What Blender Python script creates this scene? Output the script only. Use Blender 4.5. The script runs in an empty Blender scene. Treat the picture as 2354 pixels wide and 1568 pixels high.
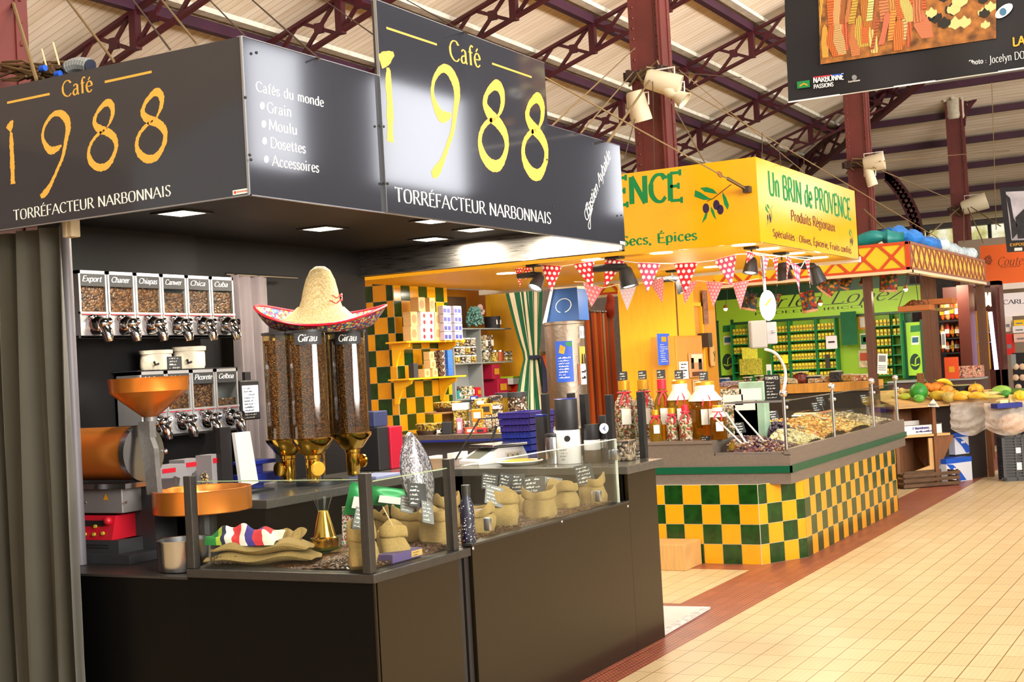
import bpy, bmesh, math, random
from mathutils import Vector as V, Matrix
from math import sin, cos, pi, radians, hypot, atan2
random.seed(7)
S = bpy.context.scene
COL = S.collection
# ---------------------------------------------------------------- camera
FPX, YAW, PITCH, ROLL = 3083.25, radians(28.821), radians(1.2248), radians(-3.188)
CAM = V((0, 0, 1.5))
_F = V((cos(YAW)*cos(PITCH), sin(YAW)*cos(PITCH), sin(PITCH)))
_R0 = V((sin(YAW), -cos(YAW), 0)); _U0 = _R0.cross(_F)
_R = _R0*cos(ROLL) + _U0*sin(ROLL); _U = _U0*cos(ROLL) - _R0*sin(ROLL)
cd = bpy.data.cameras.new('camera'); cam = bpy.data.objects.new('camera', cd); COL.objects.link(cam)
cd.sensor_width = 36; cd.lens = 36*FPX/2354; cd.clip_end = 200; cd.clip_start = 0.05
M3 = Matrix((_R, _U, -_F)).transposed().to_4x4(); M3.translation = CAM; cam.matrix_world = M3
S.camera = cam
def at(px, py, ax, v):
    """the point of the plane  x|y|z = v  seen at a pixel of the photograph"""
    d = _F + _R*((px-1177)/FPX) - _U*((py-784)/FPX); i = 'xyz'.index(ax)
    return CAM + d*((v-CAM[i])/d[i])
# ---------------------------------------------------------------- light
S.view_settings.view_transform = 'Standard'; S.view_settings.look = 'None'
S.view_settings.gamma = 1; S.view_settings.use_curve_mapping = False
S.view_settings.exposure = 0.0
wd = bpy.data.worlds.new('hall_light'); S.world = wd; wd.use_nodes = True
wd.node_tree.nodes['Background'].inputs[0].default_value = (1.0, 0.93, 0.85, 1)
wd.node_tree.nodes['Background'].inputs[1].default_value = 0.58
S.cycles.max_bounces = 9; S.cycles.diffuse_bounces = 3; S.cycles.glossy_bounces = 4
S.cycles.transmission_bounces = 7; S.cycles.transparent_max_bounces = 16
S.cycles.caustics_reflective = False; S.cycles.caustics_refractive = False
S.cycles.sample_clamp_indirect = 4
def area(name, loc, target, sx, sy, power, col=(1, 1, 1), spread=None):
    l = bpy.data.lights.new(name, 'AREA'); l.shape = 'RECTANGLE'; l.size = sx; l.size_y = sy
    l.energy = power; l.color = col
    if spread: l.spread = spread
    o = bpy.data.objects.new(name, l); COL.objects.link(o); o.location = loc
    o.rotation_euler = (V(target)-V(loc)).to_track_quat('-Z', 'Y').to_euler(); return o
def spot(name, loc, target, power, angle=70, col=(1, .95, .85), r=.03):
    l = bpy.data.lights.new(name, 'SPOT'); l.energy = power; l.color = col; l.spot_size = radians(angle)
    l.spot_blend = .6; l.shadow_soft_size = r
    o = bpy.data.objects.new(name, l); COL.objects.link(o); o.location = loc
    o.rotation_euler = (V(target)-V(loc)).to_track_quat('-Z', 'Y').to_euler(); return o
area('floor_fill', (8, -7, 11), (10, 0, 0), 26, 5, 1300, (1, .93, .82))  # added area light over the nave, brightens the floor
area('roof_fill', (3, -13.7, 5.5), (14, 9, 6.5), 18, 5, 8000, (1, .94, .86))  # added fill in front of the solid right wall, lifts the roof underside
area('low_roof_fill', (15, -12.8, 2.0), (17, 2, 10.5), 34, 2, 3600, (1, .93, .86), radians(70))  # added upward fill for the roof boards, spread kept off the stall fronts
area('rear_area_light', (-6, 2, 9), (6, 3, 1), 8, 5, 700, (1, .93, .85))  # unseen area light above and behind the camera
# ---------------------------------------------------------------- materials
def lin(c):
    if isinstance(c, str):
        c = c.lstrip('#'); c = [int(c[i:i+2], 16)/255 for i in (0, 2, 4)]
    return tuple((x/12.92 if x <= .04045 else ((x+.055)/1.055)**2.4) for x in c[:3])+(1,)
_M = {}
def newmat(name):
    m = bpy.data.materials.new(name); m.use_nodes = True; nt = m.node_tree
    b = nt.nodes['Principled BSDF']; _M[name] = m
    return m, nt, b
class N:
    """tiny node helper"""
    def __init__(s, nt): s.nt = nt
    def __call__(s, t, **k):
        n = s.nt.nodes.new('ShaderNode'+t)
        for a, v in k.items():
            if a[0] == '_': setattr(n, a[1:], v)
        for a, v in k.items():
            if a[0] != '_':
                i = n.inputs[int(a[1:])] if a[0] == 'i' and a[1:].isdigit() else n.inputs[a.replace('__', ' ')]
                if isinstance(v, bpy.types.NodeSocket): s.nt.links.new(v, i)
                else: i.default_value = v
        return n
    def coord(s, gen='Object'): return s('TexCoord').outputs[gen]
    def sep(s, v): return s('SeparateXYZ', i0=v).outputs
    def math(s, op, a, b=0.0, c=0.0): return s('Math', _operation=op, i0=a, i1=b, i2=c).outputs[0]
    def mix(s, f, a, b, bt='MIX'):
        n = s.nt.nodes.new('ShaderNodeMix'); n.data_type = 'RGBA'; n.blend_type = bt
        for i, v in ((0, f), (6, a), (7, b)):
            if isinstance(v, bpy.types.NodeSocket): s.nt.links.new(v, n.inputs[i])
            else: n.inputs[i].default_value = v
        return n.outputs[2]
    def ramp(s, f, stops, interp='LINEAR'):
        n = s('ValToRGB', Fac=f); r = n.color_ramp; r.interpolation = interp
        while len(r.elements) < len(stops): r.elements.new(.5)
        for e, (p, c) in zip(r.elements, stops): e.position = p; e.color = lin(c)
        return n.outputs[0]
    def link(s, a, b): s.nt.links.new(a, b)
def mat(name, col, rough=.5, metal=0.0, noise=0.0, nscale=8, spec=None, coat=0, emit=None, es=0, alpha=None, sheen=0, bump=0, bscale=60, trans=0, ior=1.45, stretch=None):
    if name in _M: return _M[name]
    m, nt, b = newmat(name); c = lin(col)
    b.inputs['Base Color'].default_value = c; b.inputs['Roughness'].default_value = rough; b.inputs['Metallic'].default_value = metal
    if spec is not None: b.inputs['Specular IOR Level'].default_value = spec
    if coat: b.inputs['Coat Weight'].default_value = coat; b.inputs['Coat Roughness'].default_value = .08
    if emit: b.inputs['Emission Color'].default_value = lin(emit); b.inputs['Emission Strength'].default_value = es
    if trans: b.inputs['Transmission Weight'].default_value = trans; b.inputs['IOR'].default_value = ior
    if sheen: b.inputs['Sheen Weight'].default_value = sheen
    if alpha is not None: b.inputs['Alpha'].default_value = alpha
    n = N(nt); co = n.coord()
    if stretch: co = n('Mapping', i0=co, i3=stretch).outputs[0]
    if noise:
        t = n('TexNoise', Vector=co, Scale=nscale, Detail=5.0).outputs[0]
        d = tuple(x*(1-noise) for x in c[:3])+(1,); e = tuple(min(1, x*(1+noise)) for x in c[:3])+(1,)
        r = n('ValToRGB', Fac=t); r.color_ramp.elements[0].position = .3; r.color_ramp.elements[1].position = .7
        r.color_ramp.elements[0].color = d; r.color_ramp.elements[1].color = e
        n.link(r.outputs[0], b.inputs['Base Color'])
    if bump:
        t = n('TexNoise', Vector=co, Scale=bscale, Detail=4.0).outputs[0]
        n.link(n('Bump', Strength=bump, Distance=.01, Height=t).outputs[0], b.inputs['Normal'])
    return m
def glass_mat(name, tint='#ffffff', refl=.09, opacity=.05, rough=.02):
    """thin sheet glass: mostly see-through, with a mirror sheen"""
    if name in _M: return _M[name]
    m, nt, b = newmat(name); n = N(nt); out = nt.nodes['Material Output']
    tr = n('BsdfTransparent', Color=lin(tint)); gl = n('BsdfGlossy', Roughness=rough)
    fr = n('LayerWeight', Blend=.12).outputs['Fresnel']
    f = n.math('MAXIMUM', n.math('MULTIPLY', fr, .3), refl)
    mx = n('MixShader', Fac=f, i1=tr.outputs[0], i2=gl.outputs[0])
    n.link(mx.outputs[0], out.inputs['Surface']); nt.nodes.remove(b); return m
def speckle(name, cols, scale=60, rough=.45, jit=1.0, bump=.6, metal=0):
    """cells of random colour out of a list: beans, grains, confetti, woven dots"""
    if name in _M: return _M[name]
    m, nt, b = newmat(name); n = N(nt)
    v = n('TexVoronoi', Vector=n.coord(), Scale=scale, Randomness=jit)
    r = n.sep(v.outputs['Color'])[0]
    k = len(cols); c = n.ramp(r, [(i/k, x) for i, x in enumerate(cols)], 'CONSTANT')
    dk = n.ramp(v.outputs['Distance'], [(0, '#ffffff'), (.55, '#e0e0e0'), (.9, '#555555')])
    n.link(n.mix(1.0, c, dk, 'MULTIPLY'), b.inputs['Base Color'])
    b.inputs['Roughness'].default_value = rough; b.inputs['Metallic'].default_value = metal
    n.link(n('Bump', Strength=bump, Distance=.01, Height=n.math('SUBTRACT', 1.0, v.outputs['Distance'])).outputs[0], b.inputs['Normal'])
    return m
# ---------------------------------------------------------------- meshes
class MB:
    def __init__(s): s.v = []; s.f = []; s.m = []; s.mi = 0
    def add(s, vs, fs):
        o = len(s.v); s.v += [tuple(x) for x in vs]; s.f += [tuple(i+o for i in f) for f in fs]; s.m += [s.mi]*len(fs); return s
    def box(s, a, b, bev=0, M=None):
        x0, y0, z0 = (min(a[i], b[i]) for i in range(3)); x1, y1, z1 = (max(a[i], b[i]) for i in range(3))
        if bev:
            e = min(bev, (x1-x0)*.45, (y1-y0)*.45, (z1-z0)*.45); bm = bmesh.new(); bmesh.ops.create_cube(bm, size=1)
            for w in bm.verts: w.co = V((x0+(w.co.x+.5)*(x1-x0), y0+(w.co.y+.5)*(y1-y0), z0+(w.co.z+.5)*(z1-z0)))
            bmesh.ops.bevel(bm, geom=bm.edges[:], offset=e, segments=2, affect='EDGES', profile=.5)
            vs = [w.co.copy() for w in bm.verts]; bm.verts.index_update(); fs = [[w.index for w in f.verts] for f in bm.faces]; bm.free()
        else:
            vs = [V((x, y, z)) for z in (z0, z1) for y in (y0, y1) for x in (x0, x1)]
            fs = [(0, 2, 3, 1), (4, 5, 7, 6), (0, 1, 5, 4), (2, 6, 7, 3), (0, 4, 6, 2), (1, 3, 7, 5)]
        if M: vs = [M @ w for w in vs]
        return s.add(vs, fs)
    def bar(s, p, q, w, h=None, up=(0, 0, 1)):
        """rectangular bar from p to q, w across, h along up"""
        p, q = V(p), V(q); d = (q-p).normalized(); u = V(up); h = h or w
        if abs(d.dot(u)) > .98: u = V((1, 0, 0))
        a = d.cross(u).normalized()*w/2; b = a.cross(d).normalized()*h/2
        vs = [e+x*a+y*b for e in (p, q) for x, y in ((-1, -1), (1, -1), (1, 1), (-1, 1))]
        return s.add(vs, [(3, 2, 1, 0), (4, 5, 6, 7)]+[(i, (i+1) % 4, 4+(i+1) % 4, 4+i) for i in range(4)])
    def cyl(s, p, q, r0, r1=None, n=16, cap=True):
        p, q = V(p), V(q); r1 = r0 if r1 is None else r1; d = (q-p).normalized()
        a = d.orthogonal().normalized(); b = d.cross(a)
        vs = [c+(a*cos(2*pi*i/n)+b*sin(2*pi*i/n))*r for c, r in ((p, r0), (q, r1)) for i in range(n)]
        fs = [(i, (i+1) % n, n+(i+1) % n, n+i) for i in range(n)]
        if cap: fs += [tuple(range(n-1, -1, -1)), tuple(range(n, 2*n))]
        return s.add(vs, fs)
    def tube(s, pts, r, n=8):
        pts = [V(p) for p in pts]; k = len(pts); rs = r if isinstance(r, (list, tuple)) else [r]*k
        vs = []; a = None
        for i, p in enumerate(pts):
            d = (pts[min(i+1, k-1)]-pts[max(i-1, 0)]).normalized()
            if a is None: a = d.orthogonal().normalized()
            a = (a-d*a.dot(d)); a = a.normalized() if a.length > 1e-6 else d.orthogonal().normalized()
            b = d.cross(a); vs += [p+(a*cos(2*pi*j/n)+b*sin(2*pi*j/n))*rs[i] for j in range(n)]
        fs = [(i*n+j, i*n+(j+1) % n, (i+1)*n+(j+1) % n, (i+1)*n+j) for i in range(k-1) for j in range(n)]
        fs += [tuple(range(n-1, -1, -1)), tuple(range((k-1)*n, k*n))]
        return s.add(vs, fs)
    def lathe(s, prof, o=(0, 0, 0), axis=(0, 0, 1), n=28, wob=None, sx=1, sy=1):
        o = V(o); d = V(axis).normalized(); a = V((1, 0, 0)) if abs(d.z) > .9 else d.orthogonal().normalized(); a = (a-d*a.dot(d)).normalized(); b = d.cross(a)
        vs = []
        for k, (r, h) in enumerate(prof):
            for j in range(n):
                t = 2*pi*j/n; rr = r*(wob(t, k) if wob else 1); vs.append(o+d*h+(a*cos(t)*sx+b*sin(t)*sy)*rr)
        m = len(prof); fs = [(i*n+j, i*n+(j+1) % n, (i+1)*n+(j+1) % n, (i+1)*n+j) for i in range(m-1) for j in range(n)]
        if prof[0][0] > 1e-5 and prof[0] != prof[-1]: fs.append(tuple(range(n-1, -1, -1)))
        if prof[-1][0] > 1e-5 and prof[0] != prof[-1]: fs.append(tuple(range((m-1)*n, m*n)))
        return s.add(vs, fs)
    def ball(s, c, r, sc=(1, 1, 1), n=12, k=8, R=None):
        c = V(c); vs = []
        for i in range(k+1):
            t = pi*i/k
            for j in range(n):
                w = V((sin(t)*cos(2*pi*j/n)*sc[0], sin(t)*sin(2*pi*j/n)*sc[1], -cos(t)*sc[2]))*r
                vs.append(c+(R @ w if R else w))
        return s.add(vs, [(i*n+j, i*n+(j+1) % n, (i+1)*n+(j+1) % n, (i+1)*n+j) for i in range(k) for j in range(n)])
    def grid(s, fn, nu, nv, closed=False):
        vs = [fn(i/nu, j/nv) for j in range(nv+1) for i in range(nu+1)]
        w = nu+1
        return s.add(vs, [(j*w+i, j*w+i+1, (j+1)*w+i+1, (j+1)*w+i) for j in range(nv) for i in range(nu)])
    def prism(s, pts, ex):
        """polygon (3D points) pushed along the vector ex"""
        n = len(pts); ex = V(ex); vs = [V(p) for p in pts]+[V(p)+ex for p in pts]
        return s.add(vs, [tuple(range(n-1, -1, -1)), tuple(range(n, 2*n))]+[(i, (i+1) % n, n+(i+1) % n, n+i) for i in range(n)])
    def quad(s, a, b, c, d): return s.add([a, b, c, d], [(0, 1, 2, 3)])
    def build(s, name, mats, parent=None, smooth=False, label=None, kind=None):
        me = bpy.data.meshes.new(name); me.from_pydata(s.v, [], s.f)
        for m in (mats if isinstance(mats, (list, tuple)) else [mats]): me.materials.append(m)
        me.polygons.foreach_set('material_index', s.m)
        bm = bmesh.new(); bm.from_mesh(me); bmesh.ops.remove_doubles(bm, verts=bm.verts[:], dist=1e-6)
        bmesh.ops.recalc_face_normals(bm, faces=bm.faces[:])
        if smooth:
            for f in bm.faces: f.smooth = True
            for e in bm.edges:
                if len(e.link_faces) == 2 and e.calc_face_angle(0) > radians(40): e.smooth = False
        bm.to_mesh(me); bm.free()
        o = bpy.data.objects.new(name, me); COL.objects.link(o)
        if parent: o.parent = parent
        if label: o['label'] = label
        if kind: o['kind'] = kind
        return o
def tag(o, label, cat, group=None, kind=None):
    o['label'] = label; o['category'] = cat
    if group: o['group'] = group
    if kind: o['kind'] = kind
    return o
def thing(name, label, cat, loc=(0, 0, 0), rz=0, group=None):
    o = bpy.data.objects.new(name, None); COL.objects.link(o); o.empty_display_size = .05
    o.location = loc; o.rotation_euler = (0, 0, rz); return tag(o, label, cat, group)
def struct(o): o['kind'] = 'structure'; return o
def dup(root, loc, rz=0, label=None, scale=None, rot=None):
    r = root.copy(); COL.objects.link(r); r.location = loc; r.rotation_euler = rot or (0, 0, rz)
    if label: r['label'] = label
    if scale: r.scale = scale if isinstance(scale, (tuple, list)) else (scale,)*3
    for ch in root.children:
        c = ch.copy(); COL.objects.link(c); c.parent = r
        for g in ch.children:
            e = g.copy(); COL.objects.link(e); e.parent = c
    return r
def recolor(o, old, new):
    """same shape, another material, on a copy that keeps its mesh data shared otherwise"""
    for q in [o]+list(o.children):
        if q.type == 'MESH' and any(m == old for m in q.data.materials):
            q.data = q.data.copy()
            for i, m in enumerate(q.data.materials):
                if m == old: q.data.materials[i] = new
def crom(pts, k=6):
    """smooth curve through points (Catmull-Rom)"""
    pts = [V(p) for p in pts]; out = []
    for i in range(len(pts)-1):
        p0 = pts[i-1] if i else pts[0]*2-pts[1]; p1, p2 = pts[i], pts[i+1]; p3 = pts[i+2] if i+2 < len(pts) else p2*2-p1
        for j in range(k):
            t = j/k; out.append(.5*((2*p1)+(p2-p0)*t+(2*p0-5*p1+4*p2-p3)*t*t+(3*p1-p0-3*p2+p3)*t**3))
    out.append(pts[-1]); return out
# ---------------------------------------------------------------- a drawn serif alphabet (strokes; ~ marks a curve, ! ends without serif)
GL = {
'A': (8, '0,0 4,10!|4,10! 8,0|1.6,3.6! 6.4,3.6!'), 'B': (6.6, '1,0 1,10|~1,10! 4.5,9.8! 5.4,7.6! 4.4,5.5! 1,5.3!|~1,5.3! 5,5! 6.2,2.7! 5,.3! 1,0!'),
'C': (7.4, '~7,8.2 5.6,9.8! 3,9.6! 1,7! 1,3! 3,.5! 5.4,.1! 7.2,1.6!'), 'D': (7.8, '1,0 1,10|~1,10! 5,9.6! 7.2,6.5! 7.2,3.5! 5,.4! 1,0!'),
'E': (6, '1,0 1,10|1,10! 5.4,10|1,5.2! 4.6,5.2|1,0! 5.8,0'), 'F': (5.6, '1,0 1,10|1,10! 5.3,10|1,5.2! 4.5,5.2'),
'G': (7.8, '~7,8.2 5.6,9.8! 3,9.6! 1,7! 1,3! 3,.4! 5.6,.2! 7,1.2!|7,1! 7,4.4'), 'H': (8, '1,0 1,10|7,0 7,10|1,5.2! 7,5.2!'),
'I': (3, '1.5,0 1.5,10'), 'J': (4, '~2.8,10 2.8,3! 2.4,-1! .4,-2!'), 'K': (7.4, '1,0 1,10|1.2,5! 6.4,10|2.6,6! 7.2,0'), 'L': (5.8, '1,0 1,10|1,0! 5.6,0 5.7,1.4!'),
'M': (9.4, '.8,0 1.6,10!|1.6,10! 4.8,1.2!|4.8,1.2! 8,10!|8,10! 8.8,0'), 'N': (8, '1,0 1,10!|1,10! 7,0!|7,0! 7,10'),
'O': (8.2, '~4.1,9.9! 1.6,8.9! .8,5! 1.6,1.1! 4.1,.1! 6.6,1.1! 7.4,5! 6.6,8.9! 4.1,9.9!'), 'P': (6.2, '1,0 1,10|~1,10! 4.6,9.8! 5.8,7.3! 4.6,4.9! 1,4.6!'),
'Q': (8.2, '~4.1,9.9! 1.6,8.9! .8,5! 1.6,1.1! 4.1,.1! 6.6,1.1! 7.4,5! 6.6,8.9! 4.1,9.9!|4.5,2! 7.6,-1.4!'), 'R': (7, '1,0 1,10|~1,10! 4.4,9.8! 5.6,7.5! 4.4,5.2! 1,5!|3.2,5! 6.8,0'),
'S': (5.6, '~4.9,8.6 3.9,9.8! 2,9.7! .9,8.2! 1.5,6.3! 4,4.4! 5,2.5! 4,.5! 2,.1! .6,1.6'), 'T': (7, '3.5,0 3.5,10!|.3,10 6.7,10'),
'U': (7.8, '~1,10 1,3.5! 1.8,.8! 4,.1! 6,.8! 6.8,3.5! 6.8,10'), 'V': (7.6, '0.2,10 3.9,0!|3.9,0! 7.4,10'), 'W': (10, '0,10 2.6,0!|2.6,0! 5,9!|5,9! 7.4,0!|7.4,0! 10,10'),
'X': (7.4, '.4,0 7,10|.4,10 7,0'), 'Y': (7, '0,10 3.5,4.6!|7,10 3.5,4.6!|3.5,4.6! 3.5,0'), 'Z': (6.4, '.6,10! 6,10! .4,0! 6,0!'),
'a': (5.2, '~.9,5.6! 2.2,6.7! 3.7,6! 3.9,4.5!|3.9,4.6! 3.9,.8! 4.8,0!|~3.9,3.9! 1.6,3.4! .6,1.8! 1.2,.2! 2.6,.2! 3.9,1.6!'), 'b': (5.6, '1,0! 1,10|~1,5! 2.6,6.8! 4.4,6! 5,3.4! 4.4,.7! 2.8,0! 1,1!'),
'c': (4.8, '~4.4,5.4! 3.4,6.7! 1.8,6.3! .7,4! .9,1.6! 2.2,.1! 3.6,.2! 4.5,1.3!'), 'd': (5.8, '4.8,0 4.8,10|~4.8,5.6! 3.2,6.8! 1.4,6! .7,3.4! 1.3,.7! 2.8,0! 4.8,1.6!'),
'e': (4.9, '~.8,3.6! 4.4,4! 4,6! 2.6,6.8! 1,5.6! .6,3! 1.4,.7! 2.8,0! 4.5,1.3!'), 'f': (3.4, '~4,9.4! 2.8,10! 1.7,8.6! 1.6,6! 1.6,0|.3,6.5! 3.4,6.5!'),
'g': (5.2, '~2.4,6.7! .9,5.8! .9,3.9! 2.4,3! 4,3.9! 4,5.8! 2.4,6.7!|~1.6,3.2! 1.2,1.8! 4,1! 4.8,-.6! 3.4,-2.4! 1,-2.2! .5,-.8! 1.8,.8!|4,6! 5.2,6.4!'), 'h': (5.8, '1,0 1,10|~1,5! 2.6,6.7! 4.3,6.2! 4.7,4.4! 4.7,0'),
'i': (2.6, '1.3,0 1.3,6.6!|1.3,8.6! 1.3,9.7!'), 'j': (2.6, '~1.4,6.6 1.4,0! .9,-2! -.4,-2.6!|1.4,8.6! 1.4,9.7!'), 'k': (5.6, '1,0 1,10|1.1,3! 4.6,6.6|2.2,3.9! 5.4,0'), 'l': (2.6, '1.3,0 1.3,10'),
'm': (8.6, '1,0 1,6.6!|~1,5! 2.4,6.7! 3.8,6.2! 4.2,4.6! 4.2,0|~4.2,5! 5.6,6.7! 7,6.2! 7.5,4.6! 7.5,0'), 'n': (5.8, '1,0 1,6.6!|~1,5! 2.6,6.7! 4.3,6.2! 4.7,4.6! 4.7,0'),
'o': (5.4, '~2.7,6.7! 1.1,5.8! .6,3.4! 1.1,.9! 2.7,.1! 4.3,.9! 4.8,3.4! 4.3,5.8! 2.7,6.7!'), 'p': (5.6, '1,-3 1,6.6!|~1,5! 2.6,6.8! 4.4,6! 5,3.4! 4.4,.7! 2.8,0! 1,1.2!'),
'q': (5.6, '4.7,-3 4.7,6.6!|~4.7,5.6! 3.2,6.8! 1.4,6! .7,3.4! 1.3,.7! 2.8,0! 4.7,1.6!'), 'r': (4, '1,0 1,6.6!|~1,4.6! 2.2,6.5! 3.7,6.3!'), 's': (4, '~3.4,5.7 2.6,6.7! 1.2,6.5! .7,5! 1.4,3.8! 3,2.8! 3.6,1.5! 2.7,.1! 1.3,.1! .5,1.2'),
't': (3.4, '~1.5,8.6! 1.5,1.4! 2.2,.1! 3.4,.7!|.2,6.5! 3.2,6.5!'), 'u': (5.8, '~1,6.6 1,1.8! 1.8,.1! 3.4,.3! 4.7,1.8!|4.7,6.6 4.7,0'), 'v': (5.2, '.2,6.6 2.6,0!|2.6,0! 5,6.6'), 'w': (7.6, '.2,6.6 2,0!|2,0! 3.8,6!|3.8,6! 5.6,0!|5.6,0! 7.4,6.6'),
'x': (5.2, '.4,0 4.8,6.6|.4,6.6 4.8,0'), 'y': (5.2, '.2,6.6 2.7,.4!|~5,6.6 2.7,0! 1.6,-2.6! .2,-2.8!'), 'z': (4.6, '.5,6.5! 4.2,6.5! .4,0! 4.3,0!'),
'0': (6, '~3,9.9! 1.2,8.6! .7,5! 1.2,1.4! 3,.1! 4.8,1.4! 5.3,5! 4.8,8.6! 3,9.9!'), '1': (4, '2,0 2,10!|2,10! .6,8.4!'), '2': (5.6, '~.8,7.8! 1.8,9.8! 4,9.7! 4.8,7.4! 3.4,4! .6,0! 5.2,0!'), '3': (5.4, '~.8,9! 3,10! 4.6,8! 3.6,5.8! 2,5.3! 4.2,4.8! 5,2.4! 3.4,.1! .6,.8!'),
'4': (6, '4.2,0 4.2,10!|4.2,10! .5,3! 5.8,3!'), '5': (5.4, '4.8,10! 1.4,10! 1,5.8!|~1,5.8! 3.4,6! 5,3.4! 3.6,.2! .6,.6!'), '6': (5.8, '~4.8,9.6! 2.2,8.4! .8,4! 1.6,.5! 3.6,.1! 5,2.6! 3.8,5! 2,5! .9,3!'), '8': (5.6, '~2.8,5.4! 1,7.4! 2.8,9.9! 4.6,7.4! 2.8,5.4! .8,2.6! 2.8,.1! 4.8,2.6! 2.8,5.4!'), '9': (5.6, '~4.8,7! 3.8,4.9! 1.8,5! .8,7.4! 1.8,9.6! 3.8,9.6! 4.8,7! 4.2,3! 1.4,.2!'),
',': (2.4, '1.2,.6! .6,-1.8!'), '.': (2.4, '1.2,0! 1.2,.9!'), ':': (2.4, '1.2,0! 1.2,.9!|1.2,4.6! 1.2,5.5!'), '-': (4, '.5,3.4! 3.5,3.4!'), '&': (8, '~7,5! 4.6,.6! 2,0! .7,2! 2,4.6! 4.2,6.8! 4,9.4! 2.2,9.4! 2,7! 7.4,0!'), '\u20ac': (6.4, '~6,8.6! 4,9.9! 2,7.6! 1.6,5! 2,2.4! 4,.1! 6,1.4!|.4,6! 4.6,6!|.4,4! 4.4,4!')}
def glyph(ch):
    acc = None
    if ch in '\u00e9\u00c9': acc = '1.9,7.6! 3.4,9.4!' if ch == '\u00e9' else '2.6,11! 4.2,12.8!'; ch = 'e' if ch == '\u00e9' else 'E'
    if ch in '\u00e8': acc = '3.4,7.6! 1.9,9.4!'; ch = 'e'
    g = GL.get(ch)
    if not g: return 3.2, []
    return g[0], g[1].split('|')+([acc] if acc else [])
def write(mb, s, o, u, v, size, width=None, thick=1.3, thin=.5, serif=1.5, slant=0, sp=.9, centre=False):
    """lay the words s on a plane: o = left end of the base line, u and v unit vectors, size = cap height"""
    o, u, v = V(o), V(u).normalized(), V(v).normalized(); k = size/10; nrm = u.cross(v).normalized(); layer = 0
    tot = sum(glyph(c)[0]+sp for c in s)-sp; kx = (width/tot) if width else k
    x = -tot/2 if centre else 0
    for ch in s:
        w, strokes = glyph(ch)
        for st in strokes:
            cur = st[0] == '~'; raw = st.lstrip('~').split(); pts = []; ser = []
            for r in raw:
                ser.append(not r.endswith('!')); a, b = r.rstrip('!').split(','); pts.append(V((float(a), float(b))))
            ends = (pts[0].copy(), pts[-1].copy())
            if cur: pts = [V(p[:2]) for p in crom([(p.x, p.y, 0) for p in pts], 5)]
            poly = []
            for i, p in enumerate(pts):
                d = pts[min(i+1, len(pts)-1)]-pts[max(i-1, 0)]; d.normalize()
                t = (thin+(thick-thin)*abs(d.y)**1.3 if d.x*d.y <= 0 or abs(d.x) < .25 else thin+(thick-thin)*abs(d.y)*.45)/2
                nn = V((-d.y, d.x))*t; poly.append((p+nn, p-nn))
            layer = (layer+1) % 5; off = nrm*(layer*.00004)
            P = lambda q: o+off+u*((x+q.x+slant*q.y)*kx)+v*(q.y*k)
            vs = []
            for a, b in poly: vs += [P(a), P(b)]
            mb.add(vs, [(2*i, 2*i+1, 2*i+3, 2*i+2) for i in range(len(poly)-1)])
            if serif:
                for e, q, has, nb in ((0, ends[0], ser[0], pts[1]), (1, ends[1], ser[-1], pts[-2])):
                    if has:
                        vert = abs((nb-q).y) > abs((nb-q).x)*.8; h = serif/2; tt = thin*.55
                        c = [(-h, -tt), (h, -tt), (h, tt), (-h, tt)] if vert else [(-tt, -h), (tt, -h), (tt, h), (-tt, h)]
                        if vert: c = [(a, b+(tt if q.y < nb.y else -tt)) for a, b in c]
                        layer = (layer+1) % 5; off = nrm*(layer*.00004)
                        mb.add([P(q+V(z)) for z in c], [(0, 1, 2, 3)])
        x += w+sp
    return tot*kx
def scribble(mb, o, u, v, w, h, rows, rnd, t=.12, fill=.85):
    """rows of small hand-written marks"""
    o, u, v = V(o), V(u).normalized(), V(v).normalized(); rh = h/rows
    for r in range(rows):
        y = h-(r+.75)*rh; x = w*.06; L = w*(rnd.uniform(.45, fill))
        while x < L:
            ww = rh*rnd.uniform(.16, .34); a = rnd.uniform(-.1, .5)*rh; b = rnd.uniform(.1, .55)*rh; q = rh*t
            if rnd.random() < .84:
                p = o+u*x+v*(y+min(0, a)); q2 = o+u*(x+ww)+v*(y+b)
                mb.quad(p, p+u*q*1.2, q2+u*q*1.2, q2)
                mb.quad(o+u*x+v*y, o+u*(x+ww)+v*y, o+u*(x+ww)+v*(y+q), o+u*x+v*(y+q))
            x += ww*1.15
X, Y, Z = V((1, 0, 0)), V((0, 1, 0)), V((0, 0, 1))
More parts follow.
